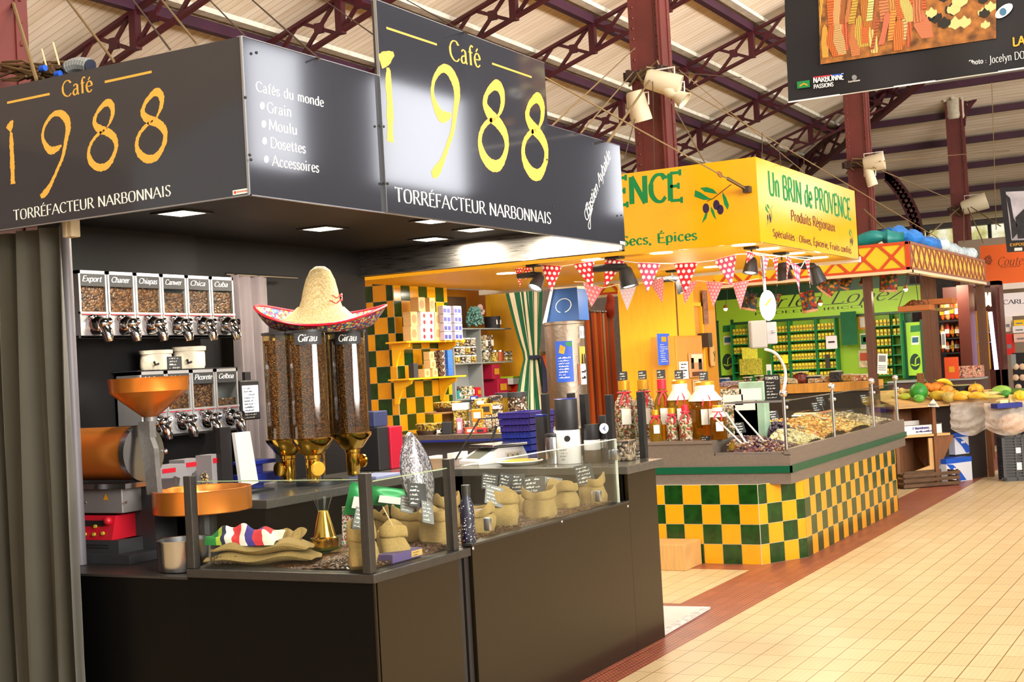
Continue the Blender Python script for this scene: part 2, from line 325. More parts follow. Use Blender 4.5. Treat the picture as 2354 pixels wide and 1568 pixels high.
# ================================================================ the hall
def floor_mat():
    m, nt, b = newmat('floor_tiles'); n = N(nt); co = n.coord(); x, y, z = n.sep(co)
    def between(v, a, c): return n.math('MULTIPLY', n.math('GREATER_THAN', v, a), n.math('LESS_THAN', v, c))
    strip = between(y, 2.715, 3.18)
    br = n.math('MULTIPLY', between(x, 9.05, 9.5), n.math('GREATER_THAN', y, 3.1))
    br2 = n.math('MULTIPLY', between(x, 7.62, 7.74), n.math('GREATER_THAN', y, 3.1))
    brown = n.math('MINIMUM', n.math('ADD', n.math('ADD', strip, br), br2), 1.0)
    bt = n('TexBrick', Vector=co, Scale=1.0, Color1=lin('#d8c298'), Color2=lin('#cfb78a'), Mortar=lin('#86683c'))
    bt.offset = 0; bt.inputs['Mortar Size'].default_value = .003; bt.inputs['Brick Width'].default_value = .25; bt.inputs['Row Height'].default_value = .125
    bt.inputs['Mortar Smooth'].default_value = .3
    b2 = n('TexBrick', Vector=co, Scale=1.0, Color1=lin('#9a5238'), Color2=lin('#874330'), Mortar=lin('#5e2d20'))
    b2.offset = 0; b2.inputs['Mortar Size'].default_value = .002; b2.inputs['Brick Width'].default_value = .2; b2.inputs['Row Height'].default_value = .077
    # little raised studs
    fx = n.math('SUBTRACT', n.math('FRACT', n.math('MULTIPLY', x, 32.0)), .5); fy = n.math('SUBTRACT', n.math('FRACT', n.math('MULTIPLY', y, 40.0)), .5)
    dd = n.math('ADD', n.math('MULTIPLY', fx, fx), n.math('MULTIPLY', fy, fy)); stud = n.math('LESS_THAN', dd, .05)
    cream = n.mix(n.math('MULTIPLY', stud, .35), bt.outputs[0], lin('#f0dfba'))
    red = n.mix(n.math('MULTIPLY', stud, .6), b2.outputs[0], lin('#d59a80'))
    big = n('TexNoise', Vector=co, Scale=1.1, Detail=4.0).outputs[0]
    c = n.mix(brown, cream, red); c = n.mix(n.math('MULTIPLY', big, .25), c, lin('#c9a469'), 'MULTIPLY')
    n.link(c, b.inputs['Base Color']); b.inputs['Roughness'].default_value = .38
    n.link(n('Bump', Strength=.25, Distance=.004, Height=stud).outputs[0], b.inputs['Normal']); return m
m_wall = mat('hall_wall', '#8e7c70', .8, noise=.15)
mb = MB(); mb.box((-6, -14, -.06), (38, 13.5, 0)); struct(mb.build('floor', floor_mat()))
# roof boards: long planks following the slope
def board_mat():
    m, nt, b = newmat('roof_boards'); n = N(nt); co = n.coord(); x, y, z = n.sep(co)
    f = n.math('FRACT', n.math('MULTIPLY', x, 8.5)); gap = n.math('LESS_THAN', f, .1)
    pl = n.math('FLOOR', n.math('MULTIPLY', x, 8.5)); wn = n('TexWhiteNoise', _noise_dimensions='1D', W=pl).outputs[0]
    st = n('TexNoise', Vector=n('Mapping', i0=co, i3=(6, .6, .6)).outputs[0], Scale=2.2, Detail=6.0).outputs[0]
    c = n.ramp(n.math('ADD', n.math('MULTIPLY', st, .8), n.math('MULTIPLY', wn, .2)), [(.25, '#d6c3a8'), (.5, '#e8dac6'), (.75, '#f2e8d8')])
    c = n.mix(gap, c, lin('#c4ad8e')); n.link(c, b.inputs['Base Color']); b.inputs['Roughness'].default_value = .8; return m
m_board = board_mat()
RS = .33
zr = lambda y: 8.84-RS*y          # underside of the purlins
zh = lambda x: 15.82-RS*x         # the same at the hipped far end
mb = MB()
mb.add([(-6, -1.5, zr(-1.5)+.16), (22.65-2.3, -1.5, zr(-1.5)+.16), (34.6, 12.75, zr(12.75)+.16), (-6, 13.4, zr(13.4)+.16)], [(0, 1, 2, 3)])
mb.add([(20.35, -1.5, zh(20.35)+.16+.0), (34.6, -1.5, zh(34.6)+.16), (34.6, 13, zh(34.6)+.16)], [(0, 1, 2)])
for v in list(mb.v): pass
n0 = len(mb.v); mb.v += [(a, b, c+.1) for a, b, c in mb.v[:n0]]; mb.f += [tuple(i+n0 for i in f) for f in mb.f]; mb.m += [0, 0]
struct(mb.build('ceiling', m_board))
m_steel = mat('maroon_steel', '#45141d', .45, noise=.2, nscale=3, spec=.5)
m_purl = mat('purple_steel', '#3d1c30', .5, noise=.25, nscale=2)
m_strip = mat('frosted_strip', '#d8d5c6', .6, noise=.2, nscale=9)
for k in range(11):
    y = 10.1-1.15*k+.0
    x1 = y+21.9
    mb = MB(); mb.bar((-3, y, zr(y)+.05), (x1, y, zr(y)+.05), .10, .12); o = struct(mb.build('purlin', m_purl))
    mb = MB(); mb.bar((-3, y-.15, zr(y-.15)+.11), (x1, y-.15, zr(y-.15)+.11), .14, .06); mb.build('light_strip', m_strip, None).parent = o
for k in range(9):
    x = 33.8-1.2*k
    mb = MB(); mb.bar((x, -1.5, zh(x)+.05), (x, x-21.3, zh(x)+.05), .11, .13); struct(mb.build('purlin', m_purl))
def truss(x, y0, y1):
    D = .40; mb = MB(); w = .09
    P = lambda y, t: V((x, y, zr(y)-D*(1-t)))
    mb.bar(P(y0, .03), P(y1, .03), .04, .08, X); mb.bar(P(y0, .97), P(y1, .97), .04, .08, X)
    k = 0; y = 10.1
    ys = [10.1-1.15*i for i in range(-3, 12)]
    for a in ys:
        if y0 <= a <= y1: mb.bar(P(a, -.05), P(a, 1.05), .09, .09, X)
        for j in range(2):
            c0 = a+1.15*j/2+.06; c1 = a+1.15*(j+1)/2-.02
            if c0 > y0 and c1 < y1:
                mb.bar(P(c0, .04), P(c1, .96), .045, .02, X); mb.bar(P(c1, .04), P(c0, .96), .045, .03, X)
                c = P((c0+c1)/2, .5); mb.box(c-V((.02, .06, .06)), c+V((.02, .06, .06)))
    struct(mb.build('roof_truss', m_steel))
for x in (8.4, 10.5, 12.6, 14.7, 17.0, 20.5, 24.1, 27.6, 30.8):
    truss(x, max(-1.5, x-21.5) if x > 20 else -1.5, 12.9)
# hip rafter with its own lattice
mb = MB(); p, q = V((34, 12.6, zr(12.6)-.05)), V((21.2, -.2, zr(-.2)-.05)); mb.bar(p, q, .12, .1)
mb.bar(p-Z*.4, q-Z*.4, .12, .1)
for i in range(30):
    a, b = p.lerp(q, i/30), p.lerp(q, (i+1)/30); mb.bar(a, b-Z*.4, .03, .06); mb.bar(a-Z*.4, b, .03, .06)
struct(mb.build('hip_rafter', m_steel))
# columns: riveted box posts with a stone capital
m_col = mat('column_paint', '#642b26', .5, noise=.2, nscale=2.5)
m_cap = mat('capital_stone', '#b9b09c', .8, noise=.2, nscale=12)
for cx in (4.26, 12.46, 20.62, 28.75, 36.9):
    cy = 5.08; mb = MB(); h = .135; top = 7.0
    mb.box((cx-h, cy-h, 0), (cx+h, cy+h, top))
    for s in (-1, 1):
        mb.box((cx-h-.012, cy+s*h-.035, 0), (cx-h, cy+s*h+.035, top)); mb.box((cx+s*h-.035, cy-h-.012, 0), (cx+s*h+.035, cy-h, top))
    o = struct(mb.build('column', m_col)); rv = MB()
    for i in range(46):
        z = 2.2+i*.105
        for s in (-1, 1):
            rv.ball((cx-h-.012, cy+s*(h-.01), z), .014, n=6, k=4); rv.ball((cx+s*(h-.01), cy-h-.012, z), .014, n=6, k=4)
    rv.build('rivets', m_col, o, True)
    if cx > 13:
        ca = MB(); ca.lathe([(.17, 6.15), (.2, 6.2), (.19, 6.3), (.2, 6.5), (.26, 6.7), (.34, 6.82), (.36, 6.86), (.36, 6.95)], (cx, cy, 0), n=20)
        for t in range(8):
            a = t*pi/4; ca.ball((cx+.24*cos(a), cy+.24*sin(a), 6.62), .06, (1, 1, 1.8), 8, 6)
        ca.build('capital', m_cap, o, True)
        # arched lattice bracket towards the nave and along the row
        for dv in ((V((0, -1, 0)),) if cx > 25 else ()):
            br = MB(); c0 = V((cx, cy, 0)); pts = []; pt2 = []
            for i in range(13):
                a = pi/2*i/12; pts.append(c0+dv*(.15+1.5*(1-cos(a)))+Z*(6.0+.9*sin(a))); pt2.append(c0+dv*(.15+1.25*(1-cos(a)))+Z*(6.25+.85*sin(a)))
            for i in range(12):
                br.bar(pts[i], pts[i+1], .08, .06); br.bar(pt2[i], pt2[i+1], .08, .05); br.bar(pts[i], pt2[i+1], .03, .04); br.bar(pt2[i], pts[i+1], .03, .04)
            br.build('bracket', m_steel, o)
# far end wall with its glazed band, side walls
m_dark = mat('end_wall_paint', '#4a4340', .7, noise=.2)
mb = MB(); mb.box((35, -14, 0), (35.3, 13.5, 3.55)); mb.box((34.8, -14, 4.45), (35.3, 13.5, 4.95)); struct(mb.build('wall_end', m_dark))
def outdoors():
    m, nt, b = newmat('daylight_garden'); n = N(nt)
    t = n('TexNoise', Vector=n.coord(), Scale=1.7, Detail=6.0).outputs[0]
    c = n.ramp(t, [(.35, '#6e7a3a'), (.5, '#d8cf8a'), (.62, '#fff8dc')])
    n.link(c, b.inputs['Emission Color']); b.inputs['Emission Strength'].default_value = 1.0; b.inputs['Base Color'].default_value = (0, 0, 0, 1); return m
mb = MB(); mb.box((35.12, -14, 3.55), (35.2, 13.5, 4.45)); w = struct(mb.build('window_1', outdoors()))
mb = MB()
for i in range(18): mb.box((35.0, -14+i*1.5, 3.55), (35.1, -13.92+i*1.5, 4.45))
mb.build('mullion', mat('black_paint', '#1c1b1d', .45), w)
mb = MB(); mb.box((-6, 13.4, 0), (35, 13.6, 5)); struct(mb.build('wall_left', m_wall))
m_rw = mat('opposite_wall', '#6e747e', .8); m_day = mat('daylight_pane', '#ffffff', .6, emit='#f4f6ff', es=7)
wins = ((14, 17, 6.8, 9.8), (24.75, 27.0, 6.7, 9.7), (30.1, 34.9, 6.8, 9.7), (45.4, 48, 7.1, 9.9), (61.7, 63.7, 8.7, 10.8), (66.7, 70.1, 8.8, 10.8), (71.2, 72.5, 8.8, 10.6))
mb = MB(); mb.box((-6, -14.3, 0), (80, -14, 6.7)); mb.box((-6, -14.3, 10.9), (80, -14, 12)); xp = -6
for i, (a, b, c, d) in enumerate(wins):
    mb.box((xp, -14.3, 6.7), (a, -14, 10.9)); xp = b; mb.box((a, -14.3, d), (b, -14, 10.9))
    if c > 6.7: mb.box((a, -14.3, 6.7), (b, -14, c))
    w = MB(); w.box((a, -14.25, c), (b, -14.15, d)); struct(w.build('window_%d' % (i+2), m_day))
mb.box((xp, -14.3, 6.7), (80, -14, 10.9)); struct(mb.build('wall_right', m_rw))

# arched lattice rib against the far end
mb = MB(); P1 = [at(px, py, 'x', 28.5) for px, py in ((2036, 396), (2058, 412), (2086, 447), (2108, 492), (2120, 545))]; P2 = [at(px, py, 'x', 28.5) for px, py in ((2036, 412), (2048, 424), (2070, 455), (2092, 500), (2106, 545))]
P1, P2 = crom(P1, 4), crom(P2, 4)
for i in range(len(P1)-1):
    for a, b, w in ((P1[i], P1[i+1], .1), (P2[i], P2[i+1], .1), (P1[i], P2[i+1], .05), (P2[i], P1[i+1], .05)): mb.bar(a, b, w, .08, X)
mb.bar((P1[-1]+P2[-1])/2+Z*.1, V((28.5, (P1[-1].y+P2[-1].y)/2, 0)), .2, .16)
struct(mb.build('arched_rib', m_steel))
# ================================================================ the coffee stall: shell, signs, counters
m_sign = mat('sign_black', '#2d2e35', .066, spec=1.0, noise=.08, nscale=400)
m_edge = mat('aluminium_edge', '#c9c9c9', .3, metal=1)
m_gold = mat('gold_lettering', '#e6ac48', .3, spec=.5)
m_white = mat('white_lettering', '#f3f1ea', .3, spec=.5)
m_blk = mat('black_paint', '#1c1b1d', .45)
m_blkwall = mat('stall_black_wall', '#0f0e10', .6, noise=.15, nscale=3, spec=.25)
m_gun = mat('gunmetal', '#403d3a', .38, metal=.5, noise=.1, nscale=40)
m_gloss = mat('gloss_black_panel', '#0a0909', .3, spec=.1)
m_brownp = mat('bronze_black_panel', '#2e2619', .24, metal=.6, noise=.06, nscale=300)
m_glass = glass_mat('case_glass', '#fafdfb', .02)
SX, SY, ST = 3.87, 3.2, 2.787
def text_px(mb, s, ax, v, p0, p1, h, **k):
    a, b, c = at(*p0, ax, v), at(*p1, ax, v), at(p0[0]-h*.055, p0[1]-h, ax, v)
    u = (b-a); w = u.length; u = u.normalized()
    nn = V((-1, 0, 0)) if ax == 'x' else V((0, -1, 0))
    vv = nn.cross(u); a = a+nn*.0005
    return write(mb, s, a, u, vv, abs((c-a).dot(vv)), width=w, **k)
def line_px(mb, ax, v, pts, w):
    nn = V((-1, 0, 0)) if ax == 'x' else V((0, -1, 0)); P = [at(*p, ax, v)+nn*.0006 for p in pts]
    ws = w if isinstance(w, (list, tuple)) else [w]*len(P); vs = []
    for i, p in enumerate(P):
        d = (P[min(i+1, len(P)-1)]-P[max(i-1, 0)]).normalized(); q = nn.cross(d)*ws[i]/2; vs += [p+q, p-q]
    mb.add(vs, [(2*i, 2*i+1, 2*i+3, 2*i+2) for i in range(len(P)-1)])
def poly_px(mb, ax, v, pts, off=.0006):
    nn = V((-1, 0, 0)) if ax == 'x' else V((0, -1, 0)); P = [at(*p, ax, v)+nn*off for p in pts]
    mb.add(P, [tuple(range(len(P)))])
# brush-drawn digits, traced once in the plane of the left panel and reused on the tall panel
k = 2.9035
DIG = {'1': ([(55, 840), (75, 805)], None), }
def dig_paths():
    one = [(56, 868, 44), (70, 840, 46), (86, 803, 14)], [(74, 882, 14), (76, 905, 26), (77, 960, 34), (82, 1040, 32), (84, 1110, 38), (85, 1160, 30), (87, 1228, 38)]
    nine = [(412, 972, 12), (375, 995, 34), (338, 1005, 44), (305, 970, 34), (285, 915, 20), (296, 850, 18), (330, 790, 24), (372, 757, 32), (412, 762, 44), (446, 800, 48), (455, 850, 40), (447, 910, 30), (432, 985, 26), (415, 1060, 22), (385, 1130, 20), (345, 1220, 24), (305, 1285, 38), (272, 1314, 24)],
    eight = [(712, 858, 8), (742, 800, 20), (753, 745, 30), (744, 700, 42), (715, 685, 40), (676, 715, 26), (640, 770, 22), (632, 825, 34), (668, 862, 46), (725, 885, 46), (766, 925, 40), (775, 985, 28), (755, 1050, 28), (715, 1105, 38), (660, 1118, 44), (612, 1085, 40), (592, 1025, 26), (608, 960, 20), (648, 905, 18), (698, 868, 10)],
    e2 = tuple([((x-575)*1.045+895, (y-670)*1.03+600, w*1.05) for x, y, w in eight[0]] for _ in (0,))
    return {'1': one, '9': nine, '8': eight, '8b': e2}
def put_digits(mb, boxes=None, ax='x', v=SX):
    rnd = random.Random(5)
    for name, strokes in dig_paths().items():
        allp = [q for st in strokes for q in st]
        L3 = [[(at(x/k, y/k, 'x', SX), w/k*.0021) for x, y, w in st] for st in strokes]
        if boxes:
            ys = [-p.y for st in L3 for p, w in st]; zs = [p.z for st in L3 for p, w in st]
            (a, b, c, d) = boxes[name]; uu0, uu1, vv0, vv1 = at(a, (c+d)/2, ax, v).x, at(b, (c+d)/2, ax, v).x, at((a+b)/2, d, ax, v).z, at((a+b)/2, c, ax, v).z
            m = .02; fu = (uu1-uu0-m*2)/(max(ys)-min(ys)); fv = (vv1-vv0-m*2)/(max(zs)-min(zs))
            L3 = [[(V((uu0+m+(-p.y-min(ys))*fu, v, vv0+m+(p.z-min(zs))*fv)), w*min(fu, fv)*1.25) for p, w in st] for st in L3]
        nn = V((-1, 0, 0)) if not boxes else V((0, -1, 0))
        for st in L3:
            C = crom([p for p, w in st], 7); W = [p.x for p in crom([(w, 0, 0) for p, w in st], 7)]
            vs = []
            for i, p in enumerate(C):
                dd = (C[min(i+1, len(C)-1)]-C[max(i-1, 0)]).normalized(); q = nn.cross(dd)*.5
                w1 = max(.004, W[i])+rnd.uniform(-.0035, .0035); w2 = max(.004, W[i])+rnd.uniform(-.0035, .0035)
                o = nn*.0006; vs += [p+q*w1+o, p-q*w2+o]
            mb.add(vs, [(2*i, 2*i+1, 2*i+3, 2*i+2) for i in range(len(C)-1)])
sg = thing('shop_sign', 'black boxed coffee stall fascia with gold 1988 numerals and white lettering', 'sign')
mb = MB(); mb.box((SX, SY, 2.2), (SX+.02, 5.3, ST)); p_l = mb.build('left_panel', m_sign, sg)
mb = MB(); mb.box((SX+.02, SY, 2.2), (4.752, SY+.02, ST)); p_a = mb.build('list_panel', m_sign, sg)
mb = MB(); mb.box((4.755, SY-.012, 2.2), (6.318, SY+.012, 3.112)); p_t = mb.build('tall_panel', m_sign, sg)
mb = MB(); mb.box((6.321, SY, 2.2), (7.268, SY+.02, ST)); p_e = mb.build('end_panel', m_sign, sg)
mb = MB()
mb.box((SX-.004, SY-.004, 2.196), (SX+.01, 5.3, 2.2)); mb.box((SX, SY-.004, 2.196), (7.27, SY+.01, 2.2)); mb.box((SX-.003, SY-.003, 2.2), (SX+.005, SY+.005, ST))
mb.box((SX, SY-.003, ST), (4.752, SY+.02, ST+.003)); mb.box((4.752, SY-.014, 2.2), (4.755, SY, 3.112)); mb.box((6.318, SY-.006, 2.2), (6.321, SY, ST)); mb.box((4.752, SY-.013, 3.112), (6.32, SY+.012, 3.116)); mb.box((6.32, SY-.003, ST), (7.268, SY+.02, ST+.003))
mb.build('edge_trim', m_edge, sg)
mb = MB(); put_digits(mb)
text_px(mb, 'Caf\u00e9', 'x', SX, (143, 224), (213, 210), 36, thick=1.5, thin=.55)
line_px(mb, 'x', SX, [(16.5, 236.5), (114.5, 216)], .0095); line_px(mb, 'x', SX, [(241, 188.5), (349, 165)], .0095)
mb.build('gold_lettering', m_gold, p_l); mb = MB()
SYT = SY-.012
put_digits(mb, {'1': (872, 916, 109, 336), '9': (981, 1059, 147, 417), '8': (1096, 1166, 183, 388), '8b': (1196, 1257, 214, 408)}, 'y', SYT)
text_px(mb, 'Caf\u00e9', 'y', SYT, (1034, 137), (1105, 156), 47, thick=1.4, thin=.5)
line_px(mb, 'y', SYT, [(888, 64), (1004, 102.5)], .0095); line_px(mb, 'y', SYT, [(1131, 146), (1222, 177.5)], .0095)
mb.build('gold_lettering', m_gold, p_t)
mb = MB()
text_px(mb, 'TORR\u00c9FACTEUR NARBONNAIS', 'x', SX, (32, 507), (393, 450), 23, thick=1.55, thin=.55)
mb.build('white_lettering', m_white, p_l); mb = MB()
text_px(mb, 'TORR\u00c9FACTEUR NARBONNAIS', 'y', SYT, (909, 463), (1267, 515), 32, thick=1.5, thin=.5)
mb.build('white_lettering', m_white, p_t); mb = MB()
for s, a, b, h in (('Caf\u00e9s du monde', (588, 209), (744, 246), 23), ('Grain', (613.5, 258), (670, 269), 24), ('Moulu', (618, 298), (683, 310), 24), ('Dosettes', (622, 339), (702.5, 353), 24), ('Accessoires', (626, 381), (733, 397), 24)):
    text_px(mb, s, 'y', SY, a, b, h, thick=1.5, thin=.55)
for x, y in ((602.5, 243), (606, 285), (608, 324), (612, 366)):
    poly_px(mb, 'y', SY, [(x+5.5*cos(t*pi/8), y+8.5*sin(t*pi/8)) for t in range(16)])
mb.build('white_lettering', m_white, p_a); mb = MB()
a, b = at(1352, 500, 'y', SY), at(1404, 362, 'y', SY); u = (b-a).normalized(); vv = V((0, -1, 0)).cross(u)
write(mb, 'Bastien Aybalde', a-Y*.0005, u, vv, .062, width=(b-a).length, thick=1.5, thin=.7, serif=0, slant=.35, sp=.1)
a = at(1346, 500, 'y', SY)
line_px(mb, 'y', SY, crom([(1349, 470, 0), (1344, 490, 0), (1350, 505, 0), (1362, 478, 0), (1357, 500, 0), (1357, 525, 0), (1352, 520, 0), (1357, 498, 0)], 6) and [(p.x, p.y) for p in crom([(1349, 470, 0), (1344, 490, 0), (1350, 505, 0), (1362, 478, 0), (1357, 500, 0), (1357, 525, 0), (1352, 520, 0), (1357, 498, 0)], 6)], .006)
mb.build('signature', m_white, p_e)
mb = MB(); poly_px(mb, 'x', SX, [(535, 438), (572, 432), (572.5, 443), (535.5, 449)]); s = mb.build('maker_sticker', m_white, p_l); mb = MB(); poly_px(mb, 'y', SY, [(1425, 554), (1436, 555.5), (1437, 564), (1426, 562)]); mb.build('maker_sticker', m_white, p_e)
mb = MB(); poly_px(mb, 'x', SX, [(538, 440), (543, 439), (543.5, 445), (538.5, 446)], .0012)
for i in range(8): poly_px(mb, 'x', SX, [(545+i*3, 440-i*.45), (547+i*3, 439.7-i*.45), (547+i*3, 443-i*.45), (545+i*3, 443.4-i*.45)], .0012)
mb.build('print', mat('sticker_red', '#c8402c', .5), s)
mb = MB()
for x, y in ((564, 224), (574, 356), (577, 367), (873, 289), (882, 291), (884, 421), (891, 422), (1257, 367), (1263, 368), (1265, 475), (1271, 476), (1428, 495), (589.5, 121)):
    ax, v = ('x', SX) if x < 566 else ('y', SY-.013); p = at(x, y, ax, v); mb = MB(); mb.ball(p, .006, n=8, k=5); mb.build('screw', m_blk, sg, True)
# inside of the stall
mb = MB(); mb.box((SX+.02, SY+.02, 2.33), (7.26, 5.3, 2.36)); o = struct(mb.build('ceiling.001', m_blkwall))
mb = MB(); mb.box((7.262, SY+.02, 2.165), (7.30, 5.12, 2.345)); mb.box((7.225, SY+.02, 2.165), (7.30, 5.12, 2.172))
def brushed(name, col, rough, sc):
    m, nt, b = newmat(name); n = N(nt); t = n('TexNoise', Vector=n('Mapping', i0=n.coord(), i3=sc).outputs[0], Scale=6.0, Detail=6.0).outputs[0]
    n.link(n.ramp(t, [(.3, tuple(x*.72 for x in lin2(col))), (.7, lin2(col))]), b.inputs['Base Color'])
    n.link(n.math('ADD', n.math('MULTIPLY', t, .25), rough-.1), b.inputs['Roughness']); b.inputs['Metallic'].default_value = 1; return m
def lin2(c): c = c.lstrip('#'); return tuple(int(c[i:i+2], 16)/255 for i in (0, 2, 4))
m_brush = brushed('brushed_steel', '#b9b4ad', .28, (30, 1, 30))
m_steelx = brushed('stall_steel', '#b4aba2', .32, (1, 30, 30))
tag(mb.build('ceiling_beam', m_brush), 'brushed steel beam along far edge of the black coffee stall ceiling', 'beam')
mb = MB(); mb.box((3.6, 5.1, 0), (7.3, 5.16, 2.33)); struct(mb.build('wall_back', m_blkwall))
mb = MB(); mb.box((4.3, 5.04, 0), (5.62, 5.1, 2.33)); struct(mb.build('wall_back.001', m_blkwall))
m_lamp = mat('downlight_panel', '#ffffff', .5, emit='#fff1d6', es=9)
for i, (px, py, w) in enumerate(((418, 489, 'nearest the left fascia'), (742, 525, 'in the middle of the row'), (1000, 507, 'beside the aisle edge'), (1094, 527, 'by the steel beam, aisle side'), (990, 549, 'by the steel beam, wall side'))):
    p = at(px, py, 'z', 2.328); t = thing('ceiling_downlight', 'square lit downlight in the black ceiling, '+w, 'ceiling light', p, group='downlights of the coffee stall')
    h = .083; mb = MB(); mb.box((-h, -h, -.004), (h, h, .002)); mb.build('diffuser', m_lamp, t)
    mb = MB()
    for a, b in (((-h-.02, -h-.02), (h+.02, -h)), ((-h-.02, h), (h+.02, h+.02)), ((-h-.02, -h), (-h, h)), ((h, -h), (h+.02, h))): mb.box((*a, -.006), (*b, .002))
    mb.build('bezel', m_blk, t)
    area('downlight', p-Z*.02, p-Z, .15, .15, 20, (1, .9, .74))
# counters ---------------------------------------------------------------
t = thing('display_case', 'low glass-fronted coffee display case with gunmetal rim, nearest the camera', 'display case')
mb = MB(); mb.box((4.085, 2.884, .738), (4.79, 3.80, .772), .004); mb.build('rim', m_gun, t)
mb = MB(); mb.box((4.10, 2.9, 0), (4.12, 3.80, .738)); mb.build('front_panel', m_gloss, t)
mb = MB(); mb.box((4.12, 2.895, 0), (4.70, 2.915, .738)); mb.box((4.098, 2.892, 0), (4.106, 2.9, .738)); mb.build('side_panel', m_brownp, t)
for a, b in ((4.705, 4.735), (4.755, 4.79)):
    mb = MB(); mb.box((a, 2.9, 0), (b, 2.96, .738)); mb.build('leg', m_blk, t)
mb = MB(); mb.box((4.70, 2.95, 0), (4.795, 2.97, .738)); mb.build('recess_panel', mat('dark_recess', '#070708', .7), t)
mb = MB(); mb.box((4.13, 2.92, .7), (4.78, 3.80, .737)); mb.build('deck', m_blk, t)
for px, py0, py1, ax, v in ((446, 1094, 1303, 'x', 4.115), (850, 1088, 1315, 'x', 4.112), (1041, 1055, 1257, 'y', 2.92)):
    a = at(px, py1, ax, v); zt = at(px-10, py0, ax, v).z; mb = MB(); mb.box((a.x-.019, a.y-.019, .772), (a.x+.019, a.y+.019, zt), .003); mb.box((a.x-.021, a.y-.004, .78), (a.x-.018, a.y+.004, zt-.02)); o = mb.build('post', m_gun, t)
zg = at(600, 1106, 'x', 4.115).z
mb = MB(); mb.box((4.111, 2.93, .772), (4.119, 3.74, zg)); mb.build('front_glass', m_glass, t)
mb = MB(); mb.box((4.13, 2.901, .772), (4.66, 2.909, at(950, 1085, 'y', 2.905).z)); mb.build('side_glass', m_glass, t)
mb = MB(); mb.box((4.109, 2.93, zg), (4.121, 3.74, zg+.003)); mb.box((4.13, 2.899, zg-.008), (4.66, 2.911, zg-.005)); mb.build('glass_edge', mat('glass_edge', '#9db08a', .2), t)
t = thing('display_case', 'longer coffee display case with bronze-black side panel beside the aisle', 'display case')
mb = MB(); mb.box((4.80, 2.886, 0), (6.41, 2.906, .783)); mb.build('side_panel', m_brownp, t)
mb = MB(); mb.box((4.80, 2.91, .70), (6.39, 3.80, .772)); mb.build('deck', m_blk, t)
mb = MB(); mb.box((4.797, 2.884, .776), (6.412, 2.93, .785)); mb.build('rim', m_gun, t)
mb = MB(); mb.box((6.39, 2.91, .772), (6.40, 3.8, .92)); mb.build('back_panel', m_gloss, t)
mb = MB(); mb.box((4.80, 2.905, .785), (6.335, 2.913, 1.11)); mb.build('aisle_glass', m_glass, t)
mb = MB(); mb.box((4.80, 2.903, 1.11), (6.335, 2.915, 1.114)); mb.box((6.332, 2.903, .785), (6.336, 2.915, 1.112)); mb.build('glass_edge', mat('glass_edge_bright', '#d5dccb', .2), t)
for px, py in ((1123, 1205), (1377, 1140), (1416, 1045)):
    p = at(px, py, 'y', 2.90); mb = MB(); mb.box(p-V((.012, .012, .028)), p+V((.012, .02, .028)), .006); mb.build('glass_clamp', m_edge, t, True)
mb = MB()
for px, py in ((1088, 1261), (1292, 1199), (1444, 1164)): p = at(px, py, 'y', 2.886); mb = MB(); mb.ball(p, .008, (1, .5, 1), 8, 5); mb.build('screw', m_edge, t, True)
t = thing('service_counter', 'black serving counter with dark stone worktop at far end of coffee stall', 'counter')
mb = MB(); mb.box((6.412, 2.886, 0), (6.785, 2.906, .92)); mb.box((6.765, 2.906, 0), (6.785, 4.6, .92)); mb.build('end_panel', m_brownp, t)
mb = MB(); mb.box((6.395, 2.876, .922), (6.885, 4.02, .965), .004); mb.box((6.885, 3.3, .922), (7.2, 4.62, .965), .004); mb.box((4.85, 4.0, .922), (6.885, 4.62, .965), .004); mb.build('worktop', mat('dark_worktop', '#4b4843', .22, noise=.15, nscale=60), t)
mb = MB(); mb.box((4.87, 4.03, 0), (6.4, 4.6, .92)); mb.build('back_cabinet', m_gloss, t)
for px, py0, py1, y in ((1261, 905, 1060, 3.6), (1321, 903, 1060, 3.75), (1350, 905, 1060, 3.3), (1409, 907, 1065, 3.08), (1481, 900, 1054, 2.99)):
    a = at(px, py1, 'z', .965); zt = at(px-6, py0, 'y', a.y).z
    mb = MB(); mb.box((a.x-.019, a.y-.019, .965), (a.x+.019, a.y+.019, zt), .003); mb.build('post', m_blk, t)
a, b = at(1418, 1062, 'z', .965), at(1484, 1054, 'z', .965)
mb = MB(); mb.bar(a+Z*.13+X*.02, b+Z*.13-X*.02, .006, .24); mb.build('guard_glass', m_glass, t)
t = thing('roaster_counter', 'low gloss black counter under the coffee roaster beside the curtain', 'counter')
mb = MB(); mb.box((4.10, 3.8005, 0), (4.12, 4.9, .728)); mb.build('front_panel', m_gloss, t)
mb = MB(); mb.box((4.095, 3.805, .728), (4.845, 4.9, .738)); mb.build('top', m_gun, t)
mb = MB(); mb.box((4.12, 3.81, 0), (4.14, 4.9, .7)); mb.box((4.8, 3.81, 0), (4.84, 4.9, .7)); mb.build('carcass', m_blk, t)
